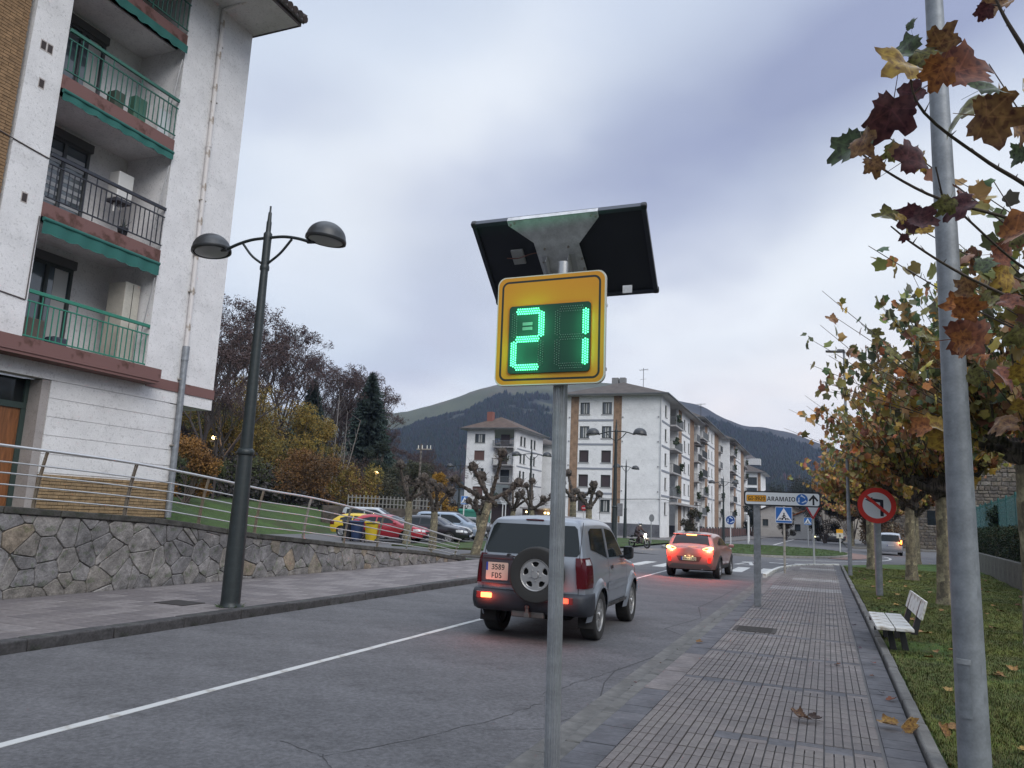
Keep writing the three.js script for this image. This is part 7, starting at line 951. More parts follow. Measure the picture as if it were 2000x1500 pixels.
{ // undergrowth over the hillside
  seed(515); const mats = [], cols = []; for (let i = 0; i < 46000; i++) { const z = rr(-38, -118), x = -rr(34, 104); const edge = 36 + Math.max(0, -z - 58) * -0.02 + (z > -52 ? 4 : 0); if (-x < edge + rr(0, 6)) continue; if (z < -92 && x > -58) continue; const y = landLeft(x, z), n = fbm(x * .13, z * .13, 2, 4), h = n * 6.5 * rnd() * sstep(36, 50, -x); mats.push(xf(x, y + h, z, rnd() * 6, rnd() * 6, rnd() * 6, rr(.5, 1.2))); const b = fbm(x * .09 + 4, z * .09, 7, 3), k = rr(.7, 1.25); const c = b > 0.55 ? [.050, .040, .032] : b > 0.47 ? [.045, .046, .026] : [.036, .032, .030]; cols.push(col(c[0] * k, c[1] * k, c[2] * k)); }
  tag(instanced('undergrowth', clump, foliage, mats, cols), 'dark brambles and undergrowth covering the wooded hill', 'undergrowth', null, 'stuff');
}
// ================================================================== BUILDINGS BEYOND THE ROUNDABOUT
{
  const wallW = tx([0.80, 0.80, 0.80], T.stucco, 0.35, { roughness: 0.95 }, T.stuccoBump, 0.02, 0.5), brickC = tx([0.42, 0.28, 0.19], T.patch, 0.8, { roughness: 0.95 }), band = std([0.24, 0.255, 0.29], { roughness: 0.9 }), plinth = tx([0.17, 0.175, 0.20], T.patch, 0.5, { roughness: 0.9 }), roofM = tx([0.13, 0.11, 0.10], T.patch, 0.5, { roughness: 0.95 }), trimM = std([0.45, 0.45, 0.44], { roughness: 0.9 });
  const frameDark = std([0.035, 0.042, 0.04], { roughness: 0.6 }), frameWhite = std([0.6, 0.6, 0.6], { roughness: 0.5 }), shut = std([0.045, 0.032, 0.035], { roughness: 0.7 }), shutB = std([0.11, 0.06, 0.05], { roughness: 0.7 }), pane = phys([0.05, 0.06, 0.065], { roughness: 0.08, clearcoat: 1 }), curtainM = std([0.45, 0.45, 0.44], { roughness: 1 }), railM = std([0.06, 0.065, 0.07], { roughness: 0.6 }), slabM = std([0.34, 0.33, 0.33], { roughness: 0.9 }), leafM = std([0.035, 0.05, 0.028], { roughness: 1, side: THREE.DoubleSide });
  // one face: local x runs along the face, y up, +z outwards; placed by matrix
  const face = (h, m, w, y0, y1, wins, opts = {}) => {
    const holes = wins.map(([x, y, ww, hh]) => [[x - ww / 2, y - hh / 2], [x + ww / 2, y - hh / 2], [x + ww / 2, y + hh / 2], [x - ww / 2, y + hh / 2]]);
    const mat = (a) => m.clone().multiply(a);
    const B2 = () => { const b = B(); const build = b.build.bind(b); b.build = (n, mt, par) => { b.l.forEach((g) => g.applyMatrix4(m)); return build(n, mt, par); }; return b; };
    B2().ext([[0, y0], [w, y0], [w, y1], [0, y1]], 0.28, xf(0, 0, -0.28), 0, holes).build('wall', wallW, h);
    wins.forEach(([x, y, ww, hh, style]) => {
      const f = B2(); const t = 0.09; f.span(x - ww / 2, x - ww / 2 + t, y - hh / 2, y + hh / 2, -0.2, -0.1).span(x + ww / 2 - t, x + ww / 2, y - hh / 2, y + hh / 2, -0.2, -0.1).span(x - ww / 2 + t, x + ww / 2 - t, y + hh / 2 - t, y + hh / 2, -0.2, -0.1).span(x - ww / 2 + t, x + ww / 2 - t, y - hh / 2, y - hh / 2 + t, -0.2, -0.1); if (style !== 'shut' && ww > 0.9) f.span(x - 0.05, x + 0.05, y - hh / 2 + t, y + hh / 2 - t, -0.19, -0.12);
      const wn = f.build('window', style === 'shutb' ? shutB : frameDark, h);
      B2().span(x - ww / 2 - 0.1, x + ww / 2 + 0.1, y - hh / 2 - 0.09, y - hh / 2 - 0.005, -0.1, 0.07).build('sill', slabM, wn);
      if (style === 'shut' || style === 'shutb') { B2().span(x - ww / 2 + t, x + ww / 2 - t, y - hh / 2 + t, y + hh / 2 - t, -0.18, -0.14).build('shutter', style === 'shut' ? shut : shutB, wn); }
      else { B2().span(x - ww / 2 + t, x + ww / 2 - t, y - hh / 2 + t, y + hh / 2 - t, -0.185, -0.165).build('pane', pane, wn); if (style !== 'dark') B2().span(x - ww * 0.17, x - 0.055, y - hh / 2 + 0.1, y + hh / 2 - 0.1, -0.164, -0.15).span(x + 0.055, x + ww * 0.17, y - hh / 2 + 0.1, y + hh / 2 - 0.1, -0.164, -0.15).build('curtain', curtainM, wn).userData.kind = 'stuff'; }
    });
    return B2;
  };
  const bay = (h, B2, x0, x1, levels, sd, dep = 1.1) => {     // a column of balconies in a recess
    seed(sd); const y0 = levels[0] - 0.2, y1 = levels[levels.length - 1] + 2.7;
    B2().span(x0, x1, y0, y1, -dep - 0.15, -dep).span(x0 - 0.01, x0 + 0.12, y0, y1, -dep, -0.29).span(x1 - 0.12, x1 + 0.01, y0, y1, -dep, -0.29).build('recess_wall', wallW, h);
    levels.forEach((y) => {
      const g = new THREE.Group(); g.name = 'balcony'; h.add(g); const out = rr(0.35, 0.75);
      B2().span(x0, x1, y - 0.18, y, -dep, out).build('slab', slabM, g);
      const r = B2(); const tall = 1.0; r.span(x0, x1, y + tall - 0.05, y + tall, out - 0.06, out - 0.01); for (let x = x0 + 0.05; x < x1; x += 0.16) r.span(x, x + 0.03, y, y + tall - 0.051, out - 0.05, out - 0.02); for (const xe of [x0, x1 - 0.03]) { r.span(xe, xe + 0.03, y + tall - 0.05, y + tall, 0, out - 0.061); for (let z = 0.05; z < out - 0.1; z += 0.16) r.span(xe, xe + 0.03, y, y + tall - 0.051, z, z + 0.03); } const o = r.build('railing', rnd() < 0.5 ? railM : std([0.16, 0.17, 0.18], { roughness: 0.6 }), g); o.userData.kind = 'stuff';
      const dw = Math.min(1.6, (x1 - x0) * 0.5), dx = x0 + 0.4 + rnd() * Math.max(0, x1 - x0 - dw - 0.8); B2().span(dx, dx + dw, y, y + 2.15, -dep + 0.001, -dep + 0.05).build('door', rnd() < 0.5 ? shut : pane, g);
      if (rnd() < 0.6) { const p = B2(); const n = 40, cx = rr(x0 + .3, x1 - .3); for (let i = 0; i < n; i++) { const k = new THREE.ConeGeometry(rr(.08, .16), rr(.2, .45), 4); p.add(k, xf(cx + rr(-.7, .7), y + tall + rr(-.5, .3), out + rr(-.1, .25), rr(-2, 2), rnd() * 6, rr(-2, 2))); } p.build('balcony_plants', leafM, g).userData.kind = 'stuff'; }
      if (rnd() < 0.3) B2().span(x0 + 0.1, x1 - 0.1, y + 2.2, y + 2.3, -0.1, out + 0.2).build('awning', std([0.13, 0.12, 0.12]), g);
    });
  };
  const roof = (h, x0, x1, z0, z1, y, over, rise, mat = roofM, hip = true) => {
    const X0 = x0 - over, X1 = x1 + over, Z0 = z0 + over, Z1 = z1 - over, xm = (X0 + X1) / 2, k = hip ? (X1 - X0) / 2 * 0.9 : 0; const r = B(); const quad = (a, b, c, d) => { const g = new THREE.BufferGeometry(); g.setAttribute('position', new THREE.Float32BufferAttribute([...a, ...b, ...c, ...a, ...c, ...d], 3)); g.setAttribute('uv', new THREE.Float32BufferAttribute(new Float32Array(12), 2)); g.computeVertexNormals(); r.add(g); };
    const A = [X0, y + .18, Z0], Bq = [X1, y + .18, Z0], C = [X1, y + .18, Z1], D = [X0, y + .18, Z1], E = [xm, y + rise, Z0 - k], F = [xm, y + rise, Z1 + k]; quad(A, Bq, E, E); quad(Bq, C, F, E); quad(C, D, F, F); quad(D, A, E, F); r.build('roof', mat, h);
    B().span(X0 + 0.02, X1 - 0.02, y + 0.01, y + 0.17, Z1 + 0.02, Z0 - 0.02).build('eaves', trimM, h); const gt = B(); gt.span(X1 - 0.01, X1 + 0.12, y + 0.06, y + 0.2, Z1, Z0).span(X0, X1, y + 0.06, y + 0.2, Z0 - 0.01, Z0 + 0.12); gt.build('gutter', std([0.10, 0.105, 0.11], { roughness: 0.6 }), h);
  };
  const south = (x0, z0) => xf(x0, 0, z0), east = (X, z0) => xf(X, 0, z0 - 0.282, 0, PI / 2, 0);   // east face: local x runs away along -z
  const antenna = (h, x, y, z, k = 1) => { const a = B(); a.bar(V(x, y - 1, z), V(x, y + 2.2 * k, z), 0.035).bar(V(x - .5, y + 2.0 * k, z), V(x + .6, y + 2.1 * k, z), 0.025); for (let i = 0; i < 5; i++) a.bar(V(x - .45 + i * .24, y + 2.02 * k, z - .35), V(x - .45 + i * .24, y + 2.02 * k, z + .35), 0.018); a.bar(V(x - .4, y + 1.1 * k, z), V(x + .4, y + 1.15 * k, z), 0.02); a.build('antenna', railM, h).userData.kind = 'stuff'; };
  { // A: the big white block behind the sign pole
    const h = thing('apartment_block', 'big five storey white block with brick stripes and blank end wall behind the pole', 'apartment building'); const x0 = -28.2, X = -17, z0 = -86, z1 = -113, y1 = 15.95; const lv = [14.55, 11.75, 8.95, 6.15, 3.35];
    const wins = []; lv.forEach((y, i) => { for (const x of [2.3, 4.95]) wins.push([x, y, 1.15, 1.4, i === 2 || (i === 3) || (i === 4 && x < 3) ? 'shut' : 'open']); });
    let F = face(h, south(x0, z0), X - x0, 0.1, y1, wins);
    F().span(0.6, 1.55, 1.55, y1, 0.0, 0.03).build('brick_stripe', brickC, h); F().span(5.75, 6.7, 1.55, y1, 0.0, 0.03).build('brick_stripe', brickC, h);
    for (const y of [13.15, 10.35, 7.55, 4.75]) F().span(1.56, 5.74, y - 0.12, y + 0.1, 0.0, 0.04).build('string_course', band, h);
    F().span(0, X - x0 + 0.05, 0.1, 1.5, 0.0, 0.06).build('plinth', plinth, h);
    for (const y of [13.2, 10.4, 7.6, 4.8]) for (const x of [0.45, 6.85, 10.95]) F().rbox(0.14, 0.14, 0.1, 0.02, x, y + 0.3, 0.05).build('wall_lamp', std([0.25, 0.25, 0.26]), h);
    const w2 = []; lv.forEach((y, i) => { w2.push([2.8, y, 1.2, 1.4, i > 2 ? 'shut' : 'open'], [15.8, y, 1.2, 1.4, i === 3 ? 'shut' : 'dark'], [19.2, y, 1.1, 1.4, i === 2 ? 'shut' : 'dark']); }); w2.push(...lv.slice(0, 5).map((y) => [8.0, y - 0.2, 5.4, 2.5, 'bay']), ...lv.slice(0, 5).map((y) => [25.2, y - 0.2, 3.2, 2.5, 'bay']));
    const openings = w2.filter((w) => w[4] === 'bay'), glazed = w2.filter((w) => w[4] !== 'bay');
    const m = east(X, z0); const W = 27; // wall with both bays and windows
    { const holes = w2.map(([x, y, ww, hh]) => [[x - ww / 2, y - hh / 2], [x + ww / 2, y - hh / 2], [x + ww / 2, y + hh / 2], [x - ww / 2, y + hh / 2]]); }
    const G = faceWithBays(face, h, m, W, 0.1, y1, glazed, [[5.3, 10.7], [23.6, 26.8]]);
    bay(h, G, 5.3, 10.7, [13.3, 10.5, 7.7, 4.9], 601); bay(h, G, 23.6, 26.8, [13.3, 10.5, 7.7, 4.9, 2.1], 602);
    for (const [a, b] of [[11.1, 13.3], [20.1, 23.4]]) G().span(a, b, 0.9, y1, 0.0, 0.04).build('brick_stripe', brickC, h);
    for (const y of [13.15, 10.35, 7.55, 4.75]) { G().span(0.3, 5.2, y - 0.12, y + 0.1, 0, 0.05).build('string_course', band, h); G().span(13.4, 20.0, y - 0.12, y + 0.1, 0, 0.05).build('string_course', band, h); }
    G().span(5.0, 20, 3.9, 4.15, 0.05, 1.0).build('porch_roof', slabM, h); G().span(7, 9.2, 0.2, 2.7, -0.9, -0.85).build('entrance', shut, h);
    roof(h, x0, X, z0, z1, y1, 0.9, 2.5); B().span(-24.4, -23.6, 17.2, 19.3, -93, -92.2).span(-23.4, -22.7, 17.2, 19.3, -93, -92.2).build('chimney', std([0.2, 0.2, 0.2]), h).userData.kind = 'stuff'; antenna(h, -20.6, 17.7, -93, 1.3); antenna(h, -15.2, 16.6, -104, 0.5);
    B().bar(V(-16.95, 0.2, -85.93), V(-16.95, 15.9, -85.93), 0.06).build('drain_pipe', std([0.5, 0.5, 0.5]), h);
    const cb = B(); cb.tube([V(-28, 4.25, -85.9), V(-22, 4.15, -85.88), V(-17, 4.3, -85.85), V(-16.85, 4.2, -92), V(-16.4, 3.9, -99), V(-16.6, 4.0, -113)], 0.035, 5, 40); cb.build('cable', railM, h);
  }
  function faceWithBays(face, h, m, w, y0, y1, wins, bays) {   // split the wall between the bays
    let F; const cuts = [[0, bays[0][0]]]; for (let i = 0; i < bays.length; i++) cuts.push([bays[i][1], i + 1 < bays.length ? bays[i + 1][0] : w]); for (const [a, b] of cuts) { if (b - a < 0.15) continue; const ins = wins.filter((q) => q[0] > a && q[0] < b).map((q) => [q[0] - a, ...q.slice(1)]); face(h, m.clone().multiply(xf(a, 0, 0)), b - a, y0, y1, ins); } F = () => { const b = B(); const build = b.build.bind(b); b.build = (n, mt, par) => { b.l.forEach((g) => g.applyMatrix4(m)); return build(n, mt, par); }; return b; }; return F;
  }
  const row = (label, X, z0, len, y1, W, sd) => {
    const h = thing('apartment_block', label, 'apartment building'), lv = []; for (let y = y1 - 1.4; y > 2.5; y -= 2.8) lv.push(y);
    const F = face(h, south(X - W, z0), W, 0.1, y1, []); F().span(0, W, 0.1, 1.4, 0, 0.05).build('plinth', plinth, h);
    const wins = []; lv.forEach((y, i) => { wins.push([len * 0.40, y, 1.2, 1.4, i % 3 === 1 ? 'shut' : 'dark'], [len * 0.54, y, 1.2, 1.4, i % 2 ? 'dark' : 'shut']); });
    const G = faceWithBays(face, h, east(X, z0), len, 0.1, y1, wins, [[len * 0.02, len * 0.22], [len * 0.86, len * 0.985]]);
    const floors = lv.map((y) => y - 1.25).reverse(); bay(h, G, len * 0.02, len * 0.22, floors, sd); bay(h, G, len * 0.86, len * 0.985, floors, sd + 1);
    for (const [a, b] of [[0.23, 0.33], [0.66, 0.85]]) G().span(len * a, len * b, 0.9, y1, 0, 0.04).build('brick_stripe', brickC, h);
    for (const y of lv.slice(0, -1)) G().span(len * 0.34, len * 0.65, y - 1.55, y - 1.33, 0, 0.05).build('string_course', band, h);
    roof(h, X - W, X, z0, z0 - len, y1, 0.9, 3.2); return h;
  };
  row('second white block of the row, crowded balconies next to the nearest block', -17, -114.2, 26, 17.0, 11, 611);
  row('third white block of the row with a narrow blank end wall, behind the direction sign', -16, -144, 31, 17.1, 12, 613);
  { // far block peeping past the row
    const h = thing('apartment_block', 'farthest white block of the row showing a dark loggia under a stepped roof', 'apartment building'); const F = face(h, south(-26, -232), 9.0, 0.1, 17.0, [[6.6, 14.6, 2.6, 2.2, 'dark'], [6.6, 11.6, 2.6, 2.2, 'dark'], [6.6, 8.6, 2.6, 2.2, 'dark'], [6.6, 5.4, 2.6, 2.2, 'dark']]); F().span(8.1, 8.9, 0.2, 17, 0, 0.06).build('brick_stripe', brickC, h); face(h, east(-17, -232), 18, 0.1, 17, [[5, 14, 1.2, 1.4, 'dark'], [11, 14, 1.2, 1.4, 'dark'], [5, 11, 1.2, 1.4, 'dark'], [11, 11, 1.2, 1.4, 'dark']]); roof(h, -26, -17, -232, -250, 17, 1.3, 2.8); }
  { // the smaller block on the left
    const h = thing('apartment_block', 'smaller four storey white block with brown roof left of the radar sign pole', 'apartment building'); const x0 = -56.2, X = -47.3, z0 = -118, z1 = -131, y1 = 15.9;
    const F = faceWithBays(face, h, south(x0, z0), X - x0, 0.1, y1, [[2.4, 14.4, 1.9, 1.5, 'open'], [2.4, 11.55, 1.9, 1.6, 'shutb'], [2.4, 8.65, 1.9, 1.5, 'open'], [2.4, 5.6, 1.9, 1.5, 'shutb'], [2.4, 2.6, 1.9, 1.5, 'shut']], [[5.0, 8.6]]); bay(h, F, 5.0, 8.6, [13.0, 10.05, 7.1, 4.1], 621, 0.9); F().span(4.9, 8.6, 0.2, 3.6, -0.7, -0.6).build('shop_front', shut, h);
    const w2 = []; for (const y of [14.2, 11.3, 8.4, 5.5]) for (const x of [2.3, 3.9, 7.2, 8.8]) w2.push([x, y, 1.0, 1.6, 'dark']); const G = face(h, east(X, z0), 13, 0.1, y1, w2); for (const y of [12.8, 9.9, 7.0]) G().span(0.5, 12.8, y - 0.1, y + 0.1, 0, 0.05).build('string_course', band, h);
    roof(h, x0, X, z0, z1, y1, 1.0, 2.6, tx([0.15, 0.105, 0.085], T.patch, 0.5, { roughness: 0.95 })); B().span(-53.6, -52.6, 17, 19.2, -121, -120).build('chimney', std([0.22, 0.085, 0.065]), h); antenna(h, -49.5, 17.6, -122, 0.8);
  }
  { const h = thing('apartment_block', 'white block behind the smaller one, half hidden by the radar sign pole', 'apartment building'); const X = -46.2, z0 = -133, y1 = 14.6; face(h, south(-57, z0), 10.8, 0.1, y1, []); const w2 = []; for (const y of [12.9, 10.0, 7.1, 4.2]) for (const x of [3, 4.6, 8.5, 10.1, 17, 19]) w2.push([x, y, 1.0, 1.6, 'dark']); const G = face(h, east(X, z0), 24, 0.1, y1, w2); for (const y of [11.5, 8.6, 5.7]) G().span(0.3, 23.8, y - 0.1, y + 0.1, 0, 0.05).build('string_course', band, h); roof(h, -57, X, z0, -157, y1, 0.9, 2.6); for (const [x, y] of [[-40.6, 2.6], [-39.6, 2.5], [-43.5, 2.6]]) { } }
  // shop canopy with lamps at the foot of the left block
  { const h = thing('shop_canopy', 'low dark shop front with lit lamps at the foot of the left white blocks', 'shop'); B().span(-46.0, -37.5, 0.12, 3.0, -126, -119).build('shop_front', shut, h); B().span(-46.3, -37.2, 3.0, 3.25, -126.3, -118.5).build('canopy', slabM, h); for (const [x, y] of [[-45.2, 2.5], [-42.0, 2.45], [-41.4, 2.4]]) { B().sphere(0.15, x, y, -118.75).build('lit_lamp', std([0.6, 0.5, 0.3], { emissive: col(1, 0.78, 0.35), emissiveIntensity: 5 }), h); } const l = new THREE.PointLight(new THREE.Color(1, 0.75, 0.35), 6, 0, 2); l.position.set(-41.7, 2.45, -118.4); l.name = 'shop_light'; l.castShadow = true; l.shadow.radius = 7; h.add(l); }
  // houses at the far end of the street
  const house = (name, label, x, z, w, d, eave, rise, wm, rm, wins, turn = 0) => { const h = thing(name, label, 'house', [0, 0, 0]); const F = face(h, xf(x, 0, z), w, 0.1, eave, wins); const G = face(h, xf(x + w, 0, z - 0.282, 0, PI / 2, 0), d, 0.1, eave, []); h.children.forEach((c) => { if (c.name === 'wall') c.material = wm; }); B().ext([[0, eave], [w, eave], [w / 2, eave + rise]], 0.25, xf(x, 0, z - 0.26)).build('gable', wm, h); const r = B(); const L = Math.hypot(w / 2 + .5, rise + .3); for (const s of [-1, 1]) r.box(L, 0.16, d + 1.0, x + w / 2 + s * (w / 4 + .12), eave + rise / 2 + 0.1, z - d / 2, 0, 0, -s * Math.atan2(rise, w / 2)); r.build('roof', rm, h); return h; };
  const beige = tx([0.36, 0.32, 0.27], T.stucco, 0.4, { roughness: 0.95 }), redRoof = tx([0.34, 0.105, 0.045], T.patch, 0.8, { roughness: 0.9 }), pale = tx([0.55, 0.54, 0.52], T.stucco, 0.4, { roughness: 0.95 });
  house('village_house', 'low house with orange red roof between the crossing and give way signs', -6.3, -135, 7.0, 9, 3.1, 1.6, pale, redRoof, [[2, 1.9, 0.9, 1.1, 'dark'], [4.6, 1.9, 0.9, 1.1, 'dark']]);
  house('village_house', 'pale gabled house with dark windows behind the crossing sign, left of the orange roof', -9.6, -160, 6.5, 10, 4.4, 1.7, beige, roofM, [[1.6, 2.9, 0.9, 1.3, 'dark'], [4.2, 2.9, 0.9, 1.3, 'dark'], [3, 5, .7, .8, 'dark']]);
  house('village_house', 'beige house under a dark roof above the give way sign', -1.6, -175, 9, 10, 7.6, 2.0, beige, roofM, [[2, 5.8, 1, 1.4, 'dark'], [5, 5.8, 1, 1.4, 'dark'], [7.4, 5.8, 1, 1.4, 'dark']]);
  house('garden_house', 'long low pale house left of the far road behind the posts', -12.3, -150, 7, 16, 4.3, 1.5, tx([0.40, 0.38, 0.36], T.stucco, 0.4, { roughness: 1 }), roofM, [[2, 2.6, 1, 1.2, 'dark'], [4.8, 2.6, 1, 1.2, 'dark']]);
  { const t = thing('farmhouse', 'tiny white farmhouse high on the wooded slope behind the direction sign', 'house', [-55, 50, -640]); B().box(16, 5, 10, 0, 2, 0).build('wall', pale, t); B().add(new THREE.CylinderGeometry(0.1, 7, 4, 4), xf(0, 6.2, 0, 0, PI / 4, 0, 1.3, 1, 0.9)).build('roof', roofM, t); }
  // red brown garden fence along the apartment row
  { const f = thing('garden_fence', 'reddish fence panels along the foot of the white row', 'fence'); const fm = tx([0.17, 0.075, 0.065], T.patch, 0.6, { roughness: 0.8 }); for (let z = -88; z > -150; z -= 2.6) { B().span(-12.92, -12.86, 0.25, 1.35, z - 2.45, z).build('panel', fm, f); B().span(-12.97, -12.80, 0.12, 1.5, z - 2.56, z - 2.46).build('post', railM, f); } }
  { const p = thing('steel_pole', 'thin pale pole standing before the balconies of the second white block', 'pole', [-13.6, 0.12, -103]); B().cyl(0.07, 0.05, 6.5, 0, 3.25, 0, 10).build('shaft', std([0.5, 0.5, 0.5], { roughness: 0.5 }), p); }
}
// ------------------------------------------------------------------ stone house on the right
{
  const h = thing('stone_house', 'old rubble stone house with tiled gable roof behind the autumn trees', 'house'); const X0 = 4.6, X1 = 17.5, Z = -98, y1 = 10.8;
  const mm = tx([0.34, 0.30, 0.26], T.stone, 0.6, { roughness: 1 }, T.stoneBump, 0.03, 0.8);
  B().span(X0, X1, 0.1, y1, Z - 14, Z).build('wall', mm, h); B().ext([[X0, y1], [X1, y1], [(X0 + X1) / 2, y1 + 3.8]], 0.4, xf(0, 0, Z - 0.41)).build('gable', mm, h);
  seed(777); const tones = [[.26, .215, .17], [.22, .185, .155], [.30, .26, .21], [.19, .165, .145], [.28, .25, .22]].map((c) => tx(c, T.stone, 1.2, { roughness: 1 }, T.stoneBump, 0.02, 1.2)); const bs = tones.map(() => B()); let single = 0;
  for (let y = 0.2; y < y1 - 0.3; ) { const hh = rr(0.24, 0.42); let x = X0 + rr(0, .3); while (x < X1 - 0.2) { const w = rr(0.35, 0.85), g = new RoundedBoxGeometry(Math.min(w, X1 - x) - 0.05, hh - 0.05, 0.16, 1, 0.035); const k = Math.floor(rnd() * 5); const m = xf(x + w / 2, y + hh / 2, Z + rr(-.02, .02), 0, 0, rr(-.03, .03)); if (single < 280 && y < 6.5 && x > 4.6 && x < 16) { const o = meshOf('stone', boxUV(g), tones[k], h); o.applyMatrix4(m); single++; } else bs[k].add(g, m); x += w; } y += hh; }
  bs.forEach((b, i) => { if (b.l.length) b.build('stonework', tones[i], h).userData.kind = 'stuff'; });
  const r = B(), L = Math.hypot((X1 - X0) / 2 + .8, 4.1); for (const s of [-1, 1]) r.box(L, 0.25, 15.5, (X0 + X1) / 2 + s * ((X1 - X0) / 4 + .2), y1 + 2.05, Z - 6.6, 0, 0, -s * Math.atan2(3.8, (X1 - X0) / 2)); r.build('roof', tx([0.12, 0.09, 0.075], T.patch, 0.6, { roughness: 1 }), h);
  for (const [x, y] of [[7.2, 7.6], [11, 7.6], [14.8, 7.6], [11, 3.6]]) { const w = B().span(x - .55, x + .55, y - .8, y + .8, Z + 0.05, Z + 0.11).build('window', M.glass, h); B().span(x - .7, x + .7, y - .95, y - .81, Z + .05, Z + .16).build('sill', mm, w); }
  { const t = thing('house', 'dim pale house end left of the stone house behind orange leaves', 'house'); B().span(-0.6, 3.4, 0.1, 7.2, -138, -128).build('wall', tx([0.30, 0.27, 0.24], T.stucco, 0.4, { roughness: 1 }), t); B().span(-1, 3.8, 7.2, 7.6, -138.5, -127.5).build('roof', tx([0.14, 0.09, 0.07], T.patch, 0.6, { roughness: 1 }), t); for (const x of [0.4, 2.2]) B().span(x, x + .8, 4, 5.4, -128, -127.95).build('window', M.glass, t); }
  { const t = thing('ruined_gable', 'ivy topped rubble stone gable to the right of the big grey post', 'wall'); const P = [[9.0, 0.1], [14.5, 0.1], [14.5, 5.6], [12.9, 6.4], [11.6, 7.6], [10.4, 7.9], [9.6, 7.3], [9.0, 5.2]]; B().ext(P, 0.6, xf(0, 0, -62)).build('wall', mm, t); seed(779); const b2 = tones.map(() => B()); for (let y = 0.2; y < 7.5; ) { const hh = rr(0.2, 0.34); let x = 9.05; const xr = y < 5.4 ? 14.4 : lerp(14.2, 10.9, (y - 5.4) / 2.2), xl = y < 5 ? 9.05 : 9.05 + (y - 5) * 0.25; x = xl; while (x < xr) { const w = rr(0.3, 0.7), g = new RoundedBoxGeometry(w - 0.05, hh - 0.05, 0.14, 1, 0.03); b2[Math.floor(rnd() * 5)].add(g, xf(x + w / 2, y + hh / 2, -61.4 + rr(-.03, .03), 0, 0, rr(-.04, .04))); x += w; } y += hh; } b2.forEach((b, i) => b.build('stonework', tones[i], t).userData.kind = 'stuff'); }
}
